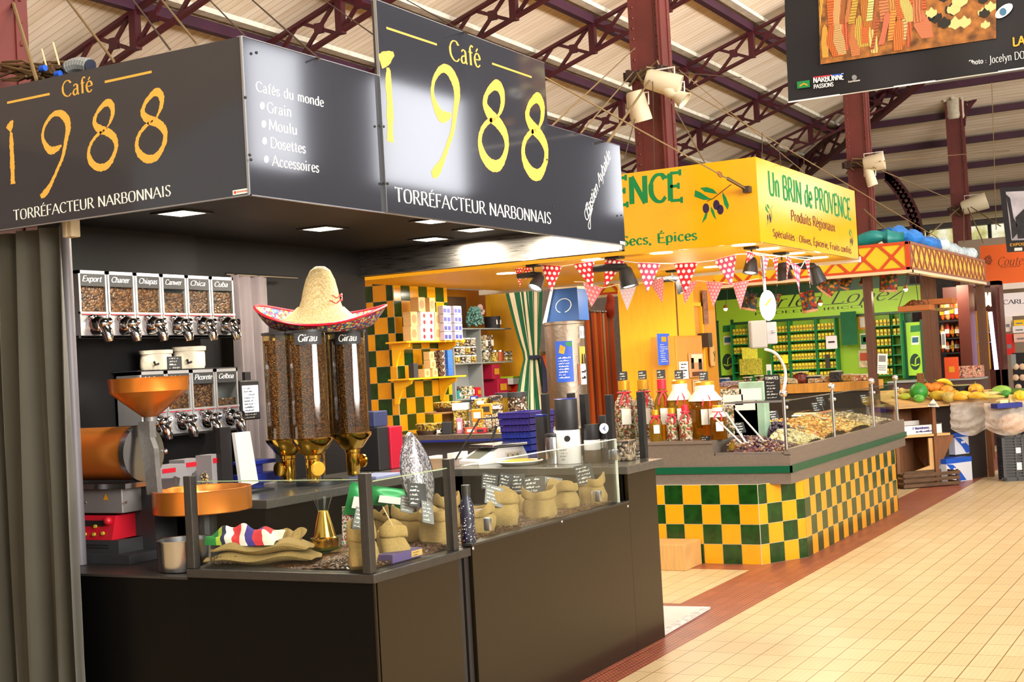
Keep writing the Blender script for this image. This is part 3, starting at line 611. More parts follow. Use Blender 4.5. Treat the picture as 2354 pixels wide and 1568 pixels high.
# ================================================================ the coffee stall: what stands in it
m_chrome = mat('chrome', '#e6e6ea', .08, metal=1)
m_stl = mat('polished_steel', '#c4c4c6', .2, metal=1)
m_beans = speckle('coffee_beans', ['#3a1e10', '#4d2917', '#5f3520', '#2c160c', '#754a2e'], 95, .35)
m_beansF = speckle('roast_beans', ['#5c3419', '#6d4222', '#4a2812', '#80522c', '#3c1f0e'], 85, .35)
m_chalk = mat('chalk_writing', '#f1efe6', .8)
m_slate = mat('slate_card', '#2d2e31', .6, noise=.12, nscale=30)
m_slate2 = mat('grey_slate_card', '#7c7d7f', .6, noise=.08, nscale=30)
m_burlap = mat('burlap', '#ad9058', .9, noise=.16, nscale=160, bump=.5, bscale=420)
m_copper = mat('copper', '#e58a36', .27, metal=.65, noise=.1, nscale=3)
m_brass = mat('brass', '#d9aa45', .14, metal=1)
m_blue = mat('blue_plastic', '#1b2a86', .4)
m_red = mat('red_plastic', '#c3182c', .4)
m_cream = mat('cream_canvas', '#ddd3bd', .85, noise=.1, nscale=20, bump=.3, bscale=40)
m_wht = mat('white_plastic', '#e9e6e2', .4)
m_paper = mat('white_paper', '#f0eee8', .7)
def curtain(mb, edge0, edge1, z0, z1, folds, amp, rnd, nv=24, pinch=None, off=V((0, 0, 0))):
    """hanging cloth between two top points; folds deepen downwards"""
    e0, e1 = V(edge0), V(edge1); d = e1-e0; n = V((-d.y, d.x, 0)).normalized(); nu = folds*10
    ph = [rnd.uniform(0, 6.28) for _ in range(4)]
    def f(u, v):
        p = e0.lerp(e1, u); k = 1
        if pinch: c, w, zz = pinch; h = abs((1-v)*(z1-z0)+z0-zz); k = min(1, w+(1-w)*(h/1.0)**.8); p = e0+d*(c+(u-c)*k)
        a = amp*(.55+.6*v)
        q = a*(sin(2*pi*folds*u+ph[0]+.5*sin(3*v+ph[1]))+.45*sin(2*pi*folds*1.7*u+ph[2]+v)+.35*sin(2*pi*folds*.5*u+ph[3]-1.5*v))
        return p+n*q+Z*(z1+(z0-z1)*v)+off
    return mb.grid(f, nu, nv)
rn = random.Random(11)
m_olive = mat('olive_velvet', '#322f22', .75, noise=.1, nscale=5, sheen=.3)
m_greyc = mat('grey_cloth', '#6e6467', .8, noise=.08, nscale=5, sheen=.2)
t = thing('curtain', 'long olive grey curtain hanging in heavy folds at the left of the coffee stall', 'curtain')
mb = MB(); y0 = at(160, 900, 'x', 3.98).y; curtain(mb, (3.98, y0, 0), (3.98, y0+.62, 0), .01, 2.2, 5, .042, rn, 40); mb.build('cloth', m_olive, t, True)
mb = MB(); p = at(163, 530, 'x', 3.98); mb.box(p+V((-.03, -.035, -.03)), p+V((.02, .02, .05)), .006); mb.box(p+V((-.035, -.01, -.03)), p+V((-.03, .0, .05))); mb.build('clamp', mat('raw_canvas', '#b5a58a', .8), t)
p = at(171, 1000, 'x', 4.3); mb = MB(); mb.cyl((p.x, p.y, .74), (p.x, p.y, 2.33), .027, n=20); mb.cyl((p.x, p.y, 1.93), (p.x, p.y, 1.935), .0285, n=20)
tag(mb.build('support_pole', mat('pole_grey', '#6d6a70', .45), smooth=True), 'grey round pole standing behind the olive curtain edge', 'pole')
t = thing('curtain', 'grey curtain on the black back wall behind the bean dispensers', 'curtain')
a, b = at(546, 900, 'y', 5.0), at(628, 900, 'y', 5.0)
mb = MB(); curtain(mb, (a.x, 5.0, 0), (b.x, 5.0, 0), .02, 2.12, 3, .02, rn, 14); mb.build('cloth', m_greyc, t, True)
mb = MB(); mb.cyl((a.x-.05, 5.0, 2.125), (b.x+.28, 5.0, 2.125), .008, n=8); mb.build('rod', m_stl, t)
# bean dispensers --------------------------------------------------------
def dispenser(word, label, loc, fill=1.0, group='wall bean dispensers'):
    t = thing('bean_dispenser', label, 'dispenser', loc, group=group); w, d, h = .18, .17, .325
    mb = MB()
    mb.box((-w/2, -d, 0), (-w/2+.012, 0, h)); mb.box((w/2-.012, -d, 0), (w/2, 0, h)); mb.box((-w/2, -d, h-.016), (w/2, 0, h)); mb.box((-w/2, -.01, 0), (w/2, 0, h))
    mb.box((-w/2, -d-.004, .116), (w/2, -d+.01, .126)); mb.box((-w/2, -d, 0), (w/2, 0, .008)); mb.build('housing', mat('bright_steel', '#cfcfd1', .3, metal=.6), t)
    mb = MB(); mb.box((-w/2+.012, -d+.012, .126), (w/2-.012, -.01, .126+.13*fill)); mb.build('beans', m_beansF, t, kind='stuff')
    mb = MB(); mb.box((-w/2+.012, -d+.003, .126), (w/2-.012, -d+.005, .262)); mb.build('window_pane', m_glass, t)
    mb = MB(); mb.box((-w/2+.012, -d-.001, .25), (w/2-.012, -d+.004, h-.016)); nb = mb.build('name_board', m_slate, t)
    mb = MB(); write(mb, word, (-w/2+.02, -d-.003, .272), X, Z, .026, width=.085+.012*len(word)*.5, thick=1.5, thin=.8, serif=0, slant=.25, sp=.3); mb.build('writing', m_chalk, nb)
    mb = MB(); mb.box((-w/2+.012, -d+.004, .008), (w/2-.012, -.02, .114)); mb.build('lower_panel', mat('bright_steel', '#cfcfd1', .3, metal=.6), t)
    mb = MB(); mb.box((-w/2+.012, -d-.003, .112), (w/2-.012, -d+.012, .117)); mb.build('red_strip', m_red, t)
    mb = MB(); mb.lathe([(.0, .07), (.03, .066), (.046, .045), (.05, .02), (.052, .0)], (-.004, -d+.01, .066), (0, -1, -.15), 18)
    mb.ball((.004, -d-.055, .066), .036, (1, .9, .8), 14, 9); mb.lathe([(.012, -.012), (.02, 0), (.012, .012)], (.014, -d-.082, .075), (1, 0, 0), 12)
    mb.tube([(-.002, -d-.05, .06), (.004, -d-.07, .03), (.008, -d-.078, .0), (.01, -d-.08, -.022)], [.022, .028, .025, .018], 12)
    mb.ball((-.03, -d-.02, .1), .02, (1.4, .8, .6), 10, 7); mb.build('spout', m_chrome, t, True)
    return t
up = (('Export', 'nearest the grey pole'), ('Chaner', 'second from the grey pole'), ('Chiapas', 'third from the grey pole'), ('Canwer', 'fourth from the grey pole, half empty'), ('Chica', 'next to last before the grey curtain'), ('Cuba', 'against the grey curtain'))
for i, (wd_, s) in enumerate(up): dispenser(wd_, 'steel coffee bean dispenser of the upper row, '+s, (4.592+.0929+.1858*i, 5.03, 1.764), (1, .97, .95, .8, .93, .9)[i])
lo = (('', 'hidden behind the copper hopper'), ('Moka', 'just right of the copper hopper'), ('Picorete', 'in the middle of the lower bank'), ('Gelboa', 'beside the menu tablet, almost empty'))
for i, (wd_, s) in enumerate(lo): dispenser(wd_ or 'Moka', 'steel coffee bean dispenser of the lower bank, '+s, (4.962+.0929+.1858*i, 5.03, 1.268), (.9, .6, .95, .3)[i])
mb = MB(); mb.box((4.58, 4.86, 1.776), (5.71, 5.035, 1.763)); tag(mb.build('wall_shelf', m_blk), 'thin black shelf carrying the upper row of bean dispensers', 'shelf')
mb = MB(); mb.box((4.95, 4.86, 1.256), (5.71, 5.035, 1.267)); tag(mb.build('wall_shelf', m_blk), 'thin black shelf carrying the lower bank of bean dispensers', 'shelf')
mb = MB(); mb.box((4.95, 4.86, 1.594), (5.71, 5.035, 1.6)); tag(mb.build('cover_plate', m_stl), 'steel cover plate lying over the lower bank of dispensers', 'shelf')
def pouch(px, py, w, h, label, card=False):
    p = at(px, py, 'y', 4.93); p.z = 1.6; t = thing('cloth_bag', label, 'bag', p)
    mb = MB(); mb.lathe([(w*.46, 0), (w*.5, h*.15), (w*.49, h*.7), (w*.46, h*.8), (w*.5, h*.82), (w*.52, h), (w*.47, h*1.02), (w*.42, h*.96), (w*.38, h*.9)], n=26, wob=lambda a, k: 1+.04*sin(3*a+k)+.03*sin(5*a), sy=.7); mb.build('body', m_cream, t, True)
    mb = MB(); mb.tube([(-w*.4, -.06, h*.4), (-w*.45, -.075, h*.25), (-w*.3, -.07, h*.3)], .006, 6); mb.build('drawstring', m_blk, t)
pouch(360, 853, .19, .1, 'cream canvas bag with cuff on the dispensers, nearer the hopper')
pouch(436, 849, .2, .115, 'taller cream canvas bag on the dispensers, above the names')
p = at(402, 853, 'y', 4.86); p.z = 1.6; t = thing('price_card', 'small black price card leaning between two cream canvas bags', 'sign', p)
mb = MB(); mb.box((-.05, -.004, 0), (.05, .004, .065)); mb.build('board', m_slate, t)
mb = MB(); scribble(mb, (-.05, -.006, 0), X, Z, .1, .065, 4, rn); mb.build('writing', m_chalk, t)
p = at(575, 965, 'y', 4.86); t = thing('menu_tablet', 'black framed tablet showing a white price list beside lower dispensers', 'tablet', (p.x, 4.86, p.z)); t.scale = (1.2, 1, 1.15)
mb = MB(); mb.box((-.068, -.01, 0), (.068, .01, .19), .006); mb.box((-.02, .0, .19), (.02, .02, .23)); mb.build('frame', m_blk, t)
mb = MB(); mb.box((-.056, -.012, .035), (.056, -.009, .165)); s = mb.build('screen', mat('lit_paper', '#dfe4ee', .5, emit='#cfd8ea', es=.35), t)
mb = MB(); scribble(mb, (-.054, -.0135, .04), X, Z, .108, .12, 8, rn); mb.build('print', m_blk, s)
mb = MB(); scribble(mb, (-.056, -.0125, .005), X, Z, .112, .028, 2, rn); mb.build('caption', m_chalk, t)
# coffee roaster ---------------------------------------------------------
RX = 4.5
t = thing('coffee_roaster', 'copper drum coffee roaster with hopper and red control panel', 'roaster')
ya, yb = at(166, 1040, 'x', RX).y, at(333, 1040, 'x', RX).y; zc = at(250, 1043, 'x', RX).z
mb = MB(); mb.cyl((RX, yb+.03, zc), (RX, ya-.03, zc), .122, n=40); mb.build('drum', m_copper, t, True)
mb = MB()
for y in (ya-.03, yb+.005): mb.cyl((RX, y, zc), (RX, y+.03, zc), .128, n=36)
mb.cyl((RX, yb+.03, zc+.118), (RX, ya-.03, zc+.118), .006, n=8); mb.box((RX-.13, yb, zc-.15), (RX+.12, ya, zc-.128)); mb.build('drum_frame', m_stl, t, True)
mb = MB(); mb.box((RX-.1, at(318, 1150, 'x', RX).y, zc-.262), (RX+.12, at(172, 1150, 'x', RX).y, zc-.15), .004); bx = mb.build('gas_box', mat('roaster_grey', '#8f8c8c', .4, metal=.4), t)
q = at(243, 1143, 'x', RX-.102); mb = MB(); mb.add([q+V((0, .018, -.013)), q+V((0, -.018, -.013)), q+V((0, 0, .018))], [(0, 1, 2)]); mb.build('warning_mark', mat('warning_amber', '#d59020', .5), bx)
mb = MB()
for px in (197, 290): q = at(px, 1155, 'x', RX-.1); mb.ball(q, .006, n=8, k=5)
mb.build('bolt', m_chrome, bx)
yl, yr = at(158, 1240, 'x', RX).y, at(306, 1240, 'x', RX).y
mb = MB(); z1, z0 = zc-.272, zc-.378; mb.prism([(RX-.1, yr, z1), (RX-.13, yr, z0), (RX+.1, yr, z0), (RX+.1, yr, z1)], (0, yl-yr, 0)); rp = mb.build('control_panel', m_red, t)
sl = lambda y, z: V((RX-.1-.03*(z1-z)/(z1-z0)-.003, y, z))
mb = MB()
yy = lambda f: yl+(yr-yl)*f
for f0, f1, a, b in ((.5, .85, .6, .85),): mb.add([sl(yy(f0), z0+a*.1), sl(yy(f1), z0+a*.1), sl(yy(f1), z0+b*.1), sl(yy(f0), z0+b*.1)], [(0, 1, 2, 3)])
mb.build('readout', m_blk, rp)
mb = MB(); q = sl(yy(.93), z0+.085); mb.ball(q-X*.01, .02, n=12, k=8); mb.build('stop_knob', m_red, rp, True)
for f, zz in ((.45, .03), (.6, .025), (.74, .025), (.87, .03), (.74, .06)):
    mb = MB(); q = sl(yy(f), z0+zz); mb.cyl(q, q-X*.01, .008, n=10); mb.build('button', mat('brass_button', '#c7b23c', .4), rp)
mb = MB(); scribble(mb, sl(yy(.03), z0+.02)-X*.001, -Y, Z, .08, .06, 4, rn); mb.build('print', m_blk, rp)
mb = MB(); mb.box((RX-.06, yr-.03, .738), (RX+.16, yl, z0-.001)); mb.box((RX-.13, yr-.04, z0-.06), (RX+.12, yl, z0-.001)); mb.box((RX-.16, yr-.13, .739), (RX+.2, yl, z0-.06)); mb.box((RX+.02, yr-.12, z0-.06), (RX+.16, yr+.02, zc-.13)); mb.build('base', mat('roaster_body', '#39383c', .5), t)
mb = MB()
for i in range(2):
    for a, b in ((.12, .45), (.52, .95)): mb.box((RX-.1315, yy(a), z0-.025-i*.012), (RX-.129, yy(b), z0-.021-i*.012))
mb.build('vent', m_blk, t)
hc = at(341, 870, 'x', RX); mb = MB(); zt = at(341, 868, 'x', RX).z; zm = at(341, 900, 'x', RX).z; zb = at(341, 958, 'x', RX).z
hr = (at(262, 870, 'x', RX).y-at(420, 870, 'x', RX).y)/2*.88
mb.lathe([(hr, zt), (hr*.97, zt-.012), (hr*.95, zm), (hr*.9, zm-.008), (.035, zb), (.03, zb), (hr*.86, zm), (hr*.9, zm+.02), (hr*.93, zt-.005), (hr, zt)], (RX, hc.y, 0), n=40); mb.build('hopper', m_copper, t, True)
mb = MB(); mb.cyl((RX, hc.y, zb-.03), (RX, hc.y, zb+.004), .03, n=16)
y0, y1 = at(338, 1000, 'x', RX).y, at(363, 1000, 'x', RX).y
z_ = lambda py: at(350, py, 'x', RX).z
mb.box((RX-.05, y1, z_(1005)), (RX-.01, y0, z_(968))); mb.prism([(RX-.05, y0, z_(1005)), (RX-.05, y1, z_(1005)), (RX-.05, y1-.02, z_(1030)), (RX-.05, y1-.03, z_(1135)), (RX-.05, y0-.03, z_(1135)), (RX-.05, y0-.02, z_(1060))], (.03, 0, 0)); mb.build('chute', mat('cast_grey', '#7f7d7b', .5, metal=.5, noise=.1, nscale=60), t)
mb = MB(); q = at(370, 1037, 'x', RX-.05); mb.tube([q, q+V((-.02, -.03, .004)), q+V((-.03, -.05, 0))], .006, 8); mb.ball(q+V((-.03, -.055, 0)), .011, n=10, k=6); mb.build('handle', m_stl, t, True)
tc = at(411, 1150, 'x', RX-.05); tr = (at(325, 1150, 'x', RX-.05).y-at(498, 1150, 'x', RX-.05).y)/2
zt, zb = at(411, 1131, 'x', RX-.05).z, at(411, 1182, 'x', RX-.05).z
mb = MB(); mb.lathe([(0, zb+.004), (tr*.96, zb+.006), (tr*.97, zt-.004), (tr*.99, zt+.003), (tr*1.01, zt), (tr, zt-.006), (tr, zb), (tr*.98, zb-.004), (0, zb-.004)], (RX+.1, tc.y, 0), n=44); mb.build('cooling_tray', m_copper, t, True)
mb = MB(); mb.cyl((RX+.1, tc.y, .739), (RX+.1, tc.y, zb), .06, n=16); mb.build('tray_stand', m_blk, t)
q = at(378, 1290, 'x', 4.26); mb = MB(); r = .115; cy = q.y-r
mb.lathe([(0, .742), (r*.93, .742), (r*.96, .76), (r, .86), (r*1.03, .866), (r*1.03, .87), (r*.97, .868), (r*.93, .76), (0, .75)], (4.26, cy, 0), n=36); tag(mb.build('steel_basin', m_stl, smooth=True), 'shallow stainless steel basin beside the left post of the display case', 'basin')
# boxes on the back counter
for px0, px1, py0, py1, y, lab in ((372, 428, 1072, 1137, 4.5, 'grey and white coffee maker carton, behind the copper tray'), (428, 472, 1057, 1137, 4.55, 'taller coffee maker carton with red corner, second from the tray'), (490, 522, 1046, 1135, 4.45, 'narrow white carton with black gadget picture, beside the monitor')):
    a, b = at(px0, py1, 'y', y), at(px1, py1, 'y', y); h = at(px0, py0, 'y', y).z-.966; w = b.x-a.x
    t = thing('carton', lab, 'box', (a.x+w/2, y, .966)); mb = MB(); mb.box((-w/2, -.0, 0), (w/2, .1, h)); mb.build('box', mat('carton_white', '#d9d6d4', .6) if w < .1 else mat('carton_grey', '#8f8a8c', .6), t)
    mb = MB(); mb.lathe([(0, h*.1), (w*.26, h*.1), (w*.2, h*.4), (w*.16, h*.42), (w*.22, h*.62), (.004, h*.68), (0, h*.7)], (w*.05, -.002, 0), n=14, sy=.02); mb.build('picture', m_stl if w > .1 else m_blk, t)
    mb = MB(); mb.box((-w/2+.01, -.003, h*.8), (w*.1, 0, h*.92)); mb.build('title', m_red if w > .1 else m_blk, t)
t = thing('jar', 'small glass jar of mixed beans between two cartons', 'jar', (*at(480, 1137, 'y', 4.5)[:2], .966)); mb = MB(); mb.lathe([(0, 0), (.035, 0), (.037, .1), (.02, .13), (.02, .14), (0, .14)], n=18); mb.build('glass', speckle('mixed_beans', ['#c9a24a', '#3a2a20', '#e8dcc0', '#7a5a2a'], 120), t, True)
a, b = at(545, 975, 'y', 4.4), at(590, 1090, 'y', 4.4)
t = thing('monitor', 'white glossy screen on a black stand behind the front glass case', 'monitor', ((a.x+b.x)/2, 4.4, .966))
mb = MB(); mb.prism([(-.085, 0, .3), (.03, 0, .3), (.075, 0, .04), (-.05, 0, .02)], (.0, .02, 0)); mb.build('screen', m_wht, t)
mb = MB(); mb.box((-.17, .02, .0), (-.09, .05, .33)); mb.box((-.12, -.08, 0), (.1, .08, .012)); mb.build('stand', m_blk, t)
for px, py, w, h, lab in ((622, 1062, .2, .02, 'dark blue folder lying open beside the grinder valves'), (628, 1098, .23, .05, 'blue carton lying on the back counter under the grinder valves')):
    q = at(px-30, py, 'y', 4.5); mb = MB(); mb.box((q.x-w/2, 4.46, q.z-h/2), (q.x+w/2, 4.58, q.z+h/2), .004)
    if h < .03: mb.box((q.x-w/2+.02, 4.5, .966), (q.x+w/2-.06, 4.54, q.z))
    tag(mb.build('carton' if h > .03 else 'folder', m_blue), lab, 'box' if h > .03 else 'folder')
# grinder with four bean tubes ------------------------------------------
t = thing('coffee_silo', 'four-tube brass coffee bean silo standing behind the front case', 'silo')
B_, D_ = at(711, 900, 'y', 4.15), at(803, 900, 'y', 4.18); zt, zb = at(711, 765, 'y', 4.15).z, at(711, 1008, 'y', 4.15).z; r = .097
dx = (D_-B_); dx.z = 0; nn = V((-dx.y, dx.x, 0)).normalized()
cs = [(B_.x, B_.y, 'Girau'), (D_.x, D_.y, 'Girau'), (B_.x+nn.x*.2+.03, B_.y+nn.y*.2-.03, ''), (D_.x+nn.x*.2-.02, D_.y+nn.y*.2, '')]
for i, (cx, cy, wd_) in enumerate(cs):
    mb = MB(); mb.cyl((cx, cy, zb), (cx, cy, zt-.03), r-.004, n=30); bn = mb.build('beans', speckle('silo_beans', ['#3c2010', '#523018', '#6e4624', '#2c170b', '#8a5c30'], 170, .3), t, True, kind='stuff')
    mb = MB(); mb.cyl((cx, cy, zb), (cx, cy, zt), r, n=36, cap=False); mb.build('glass_tube', glass_mat('tube_glass', '#f6e8bc', .16, rough=.06), t, True)
    mb = MB(); mb.lathe([(r*1.02, zb+.004), (r*1.1, zb), (r*1.08, zb-.012), (r*.9, zb-.035), (r*.6, zb-.075), (.042, zb-.085), (.042, zb-.1), (.037, zb-.105), (.037, zb-.19), (.034, zb-.195), (.034, zb-.215), (.028, zb-.222), (0, zb-.222)], (cx, cy, 0), n=30); mb.build('valve', m_brass, t, True)
    kd = (V((-.55, -.85, 0)) if i == 0 else V((1, -.25, 0)) if i == 1 else V((-1, .1, 0)) if i == 2 else V((-.8, -.4, 0))).normalized(); c = V((cx, cy, zb-.15))
    mb = MB(); mb.cyl(c+kd*.03, c+kd*.06, .014, n=12); mb.cyl(c+kd*.058, c+kd*.07, .036, n=24); mb.cyl(c+kd*.07, c+kd*.073, .031, n=24); mb.build('knob', m_brass, t, True)
    mb = MB(); mb.cyl((cx, cy, zt), (cx, cy, zt+.012), r*1.05, n=30); mb.build('lid', m_blk, t, True)
    if wd_:
        a0 = atan2(-cy, -cx) if False else atan2(0-cy, 0-cx)+.1
        mb = MB(); mb.grid(lambda u, v: V((cx+(r+.002)*cos(a0-.75+1.5*u), cy+(r+.002)*sin(a0-.75+1.5*u), zt-.062+.062*v)), 14, 1); nb = mb.build('name_board', m_slate, t)
        tm = MB(); write(tm, wd_, (0, 0, 0), X, Z, .034, width=.095, thick=1.8, thin=.9, serif=0, slant=.15, sp=.4)
        tm.v = [(cx+(r+.004)*cos(a0-.55+p[0]/r), cy+(r+.004)*sin(a0-.55+p[0]/r), zt-.046+p[2]) for p in tm.v]; tm.build('writing', m_chalk, nb)
mc = sum((V(c[:2]) for c in cs), V((0, 0)))/4
mb = MB(); mb.cyl((mc.x, mc.y, .966), (mc.x, mc.y, zt), .022, n=16); mb.cyl((mc.x, mc.y, .966), (mc.x, mc.y, .985), .12, n=24); mb.build('stand', m_blk, t, True)
# sombrero
q = at(738, 752, 'y', 4.28); hz = zt+.012
m_straw = speckle('straw_weave', ['#e0c58c', '#ecd6a4', '#d6ba80', '#e8d09c'], 160, .8, .15, .4)
m_conf = speckle('woven_confetti', ['#d8c48a', '#b8243c', '#233f96', '#d4b428', '#d8c8a0', '#7a1f66', '#2a8484', '#c22a40', '#c06a24'], 95, .85, 1, .3)
t = thing('sombrero', 'straw sombrero with red-edged colourful brim sitting on the coffee silo', 'hat', (q.x, q.y, hz+.012))
t.rotation_euler = (radians(3), radians(-7), radians(28.8)); t.scale = (1.2, 1.2, 1.12)
Rb = .285
def brim(u, v, o=0):
    a = 2*pi*u; rr = .10+(Rb-.10)*v; s = (rr-.17)/(Rb-.17) if rr > .17 else 0
    h = .105*max(0, 1-(rr-.10)/.125)**1.25+s*s*(.08-.032*cos(2*a)); return V((rr*cos(a), rr*sin(a), h+o))
mb = MB(); mb.lathe([(.125, .07), (.1, .105), (.088, .14), (.08, .185), (.067, .235), (.046, .278), (.022, .296), (0, .298)], n=36, sx=1.0, sy=.95); mb.build('crown', m_straw, t, True)
mb = MB(); mb.grid(lambda u, v: brim(u, v*.66, .003), 56, 8); mb.build('straw_brim', m_straw, t, True)
mb = MB(); mb.grid(lambda u, v: brim(u, .62+v*.38, .001), 64, 10); mb.grid(lambda u, v: brim(u, v*.99, -.006), 64, 12); mb.build('woven_brim', m_conf, t, True)
mb = MB(); mb.tube([brim(i/72, 1.0) for i in range(73)], .006, 8); mb.build('edging', m_red, t, True)
mb = MB()
for sgn in (-1, 1):
    for zz, w in ((.135, .9), (.16, .8)): mb.tube([V((.094*sin(sgn*(.1+w*j/8)) if True else 0, -.093*cos(.1+w*j/8), zz+.008*sin(j))) for j in range(9)], .0022, 5)
mb.tube([V((-.02, -.093, .135)), V((0, -.095, .148)), V((.02, -.09, .16))], .0022, 5); mb.tube([V((-.02, -.09, .16)), V((0, -.095, .148)), V((.02, -.093, .135))], .0022, 5)
mb.build('embroidery', m_red, t)
# coffee on the case floors, sacks, cards -------------------------------
def beans_bed(name, x0, x1, y0, y1, z, lab):
    mb = MB(); rr = random.Random(3)
    mb.grid(lambda u, v: V((x0+(x1-x0)*u, y0+(y1-y0)*v, z+.012*(sin(pi*u)**.3)*(sin(pi*v)**.3)+rr.uniform(-.003, .003)+.006*sin(9*u+5*v))), 60, 30)
    for i in range(900):
        bx, by = rr.uniform(x0, x1), rr.uniform(y0, y0+(y1-y0)*.5); mb.ball((bx, by, z+.014), .0052, (rr.uniform(.9, 1.5), rr.uniform(.8, 1.1), .7), 5, 4)
    tag(mb.build(name, m_beansF, smooth=True), lab, 'coffee beans', kind='stuff')
beans_bed('coffee_beans', 4.16, 4.77, 2.96, 3.5, .772, 'loose roasted coffee beans spread in the nearer display case')
beans_bed('coffee_beans', 4.84, 6.37, 2.95, 3.4, .775, 'loose roasted coffee beans spread in the longer display case')
def sack(px, py, w, h, label, zf, fat=1.0, seed=1, rot=0):
    p = at(px, py, 'z', zf+.012); rr = random.Random(seed); ph = [rr.uniform(0, 6.28) for _ in range(6)]
    n = V((p.x, p.y, 0)).normalized(); p += n*(w*.35)
    t = thing('burlap_sack', label, 'sack', (p.x, p.y, zf+.008), rot, 'little burlap sacks of coffee')
    def wob(a, k): return (1+.10*cos(4*a+ph[0])+.05*sin(2*a+ph[1]+k*.5)+.04*sin(3*a+ph[2]-k)+.02*sin(7*a+ph[3]+k*2))
    R = w/2; P = [(R*.8, 0), (R*.98, h*.1), (R*1.04*fat, h*.3), (R*.98, h*.52), (R*.9, h*.68)]
    mb = MB(); mb.lathe(P, n=30, wob=wob); mb.v = [(x+.008*sin(z*60+ph[4]), y+.006*sin(z*45+ph[5]), z) for x, y, z in mb.v]; mb.build('body', m_burlap, t, True)
    def f(u, v):
        a = 2*pi*u; c = crom([(R*.9, h*.66, 0), (R*1.02, h*.7, 0), (R*1.05, h*.8, 0), (R*1.0, h*.97, 0), (R*.93, h, 0), (R*.86, h*.93, 0), (R*.78, h*.8, 0)], 2); i = min(len(c)-1, int(round(v*(len(c)-1))))
        k = wob(a, 3); return V((c[i].x*k*cos(a), c[i].x*k*sin(a), c[i].y+(.018*sin(2*a+ph[2])+.01*sin(3*a+ph[1]))*(c[i].y/h)**2*.9))
    mb = MB(); mb.grid(f, 32, 12); mb.build('cuff', m_burlap, t, True)
    mb = MB(); mb.lathe([(0, h*.86), (R*.5, h*.84), (R*.84, h*.78)], n=20); mb.build('beans', m_beansF, t, True, kind='stuff')
    return t
ZA, ZB = .772, .772
for a in ((835, 1307, .12, .165, 'tall burlap sack at the corner post of the nearer case', ZA, 1, 1), (905, 1283, .125, .125, 'burlap sack with a wooden stick behind the purple box', ZA, 1, 2), (872, 1236, .1, .12, 'small burlap sack half hidden behind the corner post', ZA, 1, 3), (945, 1243, .15, .14, 'burlap sack under the silver leaf, at the back of the nearer case', ZA, 1, 4), (1010, 1250, .15, .145, 'burlap sack left of the gunmetal post beside the blue bottle', ZA, 1, 5), (1030, 1215, .12, .15, 'burlap sack behind the gunmetal post, back row', ZB, 1, 6),
          (1108, 1228, .12, .13, 'burlap sack immediately right of the blue bottle', ZB, 1, 7), (1158, 1212, .15, .16, 'burlap sack with the large grey card, in the longer case', ZB, 1, 8), (1190, 1175, .12, .13, 'burlap sack in the back row behind the large grey card', ZB, 1, 9), (1243, 1192, .145, .14, 'burlap sack in front of the middle black card', ZB, 1, 10), (1295, 1172, .15, .135, 'burlap sack leaning at the right of the middle black card', ZB, 1, 11), (1364, 1160, .135, .145, 'last burlap sack, standing alone at the right end of the case', ZB, 1, 12)):
    sack(*a)
def card(px, py, w, h, label, grey=0, ax='x', depth=0, lean=.25, yaw=0, roll=0, zf=.8, rows=5):
    """slate card whose lower edge centre shows at (px, py), standing behind a sack at distance 'depth' along x from the case front"""
    p = at(px, py, 'y', depth); t = thing('price_card', label, 'sign', p)
    t.rotation_euler = (-lean, roll, radians(-28)+yaw)
    mb = MB(); mb.box((-w/2, 0, 0), (w/2, .004, h)); mb.build('board', m_slate2 if grey else m_slate, t)
    mb = MB(); scribble(mb, (-w/2, -.002, h*.06), X, Z, w, h*.9, rows, rn, .16); mb.build('writing', m_chalk, t)
    return t
for a in ((962, 1165, .085, .1, 'black slate card with chalk lines before the silver leaf', 0, 3.05, .3, .15), (935, 1178, .06, .07, 'small grey card left of the silver leaf foot', 1, 3.1, .3, .3), (985, 1203, .055, .1, 'narrow grey card stuck in the sack under the silver leaf', 1, 3.0, .5, .3), (822, 1218, .05, .085, 'narrow grey card in the tall corner sack', 1, 3.03, .1, .35),
          (1135, 1162, .1, .095, 'large light grey card tilted in a burlap sack', 1, 3.05, .3, .35), (1125, 1125, .09, .075, 'black card partly hidden behind the large grey card', 0, 3.25, .1, .2), (1160, 1132, .08, .09, 'grey-edged black card behind the large grey card', 0, 3.22, .1, .3), (1190, 1134, .1, .095, 'black card standing in the back row left of centre', 0, 3.22, .1, .05), (1233, 1143, .12, .1, 'middle black card with six chalk lines in a burlap sack', 0, 3.05, .15, .0), (1275, 1128, .11, .07, 'light grey card leaning right of the middle black card', 1, 3.15, .3, .2), (1350, 1112, .11, .1, 'black card stuck in the last burlap sack at the right', 0, 3.03, .2, -.1)):
    px, py, w, h, lab, g, dep, ln, rl = a; card(px, py, w, h, lab, g, 'y', dep, ln, 0, rl)
p = at(1077, 1243, 'z', .786); t = thing('bottle', 'dark blue insulated bottle with white speckles beside the case post', 'bottle', (p.x, 2.955, .782))
def starry():
    m, nt, b = newmat('starry_blue'); n = N(nt); v = n('TexVoronoi', Vector=n.coord(), Scale=110.0); zc_ = n.sep(n.coord())[2]
    f = n.math('MULTIPLY', n.math('LESS_THAN', v.outputs['Distance'], .3), n.math('LESS_THAN', n.math('ADD', zc_, n.math('MULTIPLY', n.sep(v.outputs['Color'])[0], .16)), .2))
    n.link(n.mix(f, lin('#15173a'), lin('#e8e6ea')), b.inputs['Base Color']); b.inputs['Roughness'].default_value = .35; return m
mb = MB(); mb.lathe([(0, 0), (.029, 0), (.031, .005), (.031, .13), (.027, .16), (.018, .185), (.017, .2), (0, .2)], n=24); mb.build('body', starry(), t, True)
mb = MB(); mb.cyl((0, 0, .198), (0, 0, .24), .0195, .019, n=20); mb.build('cap', m_blk, t, True)
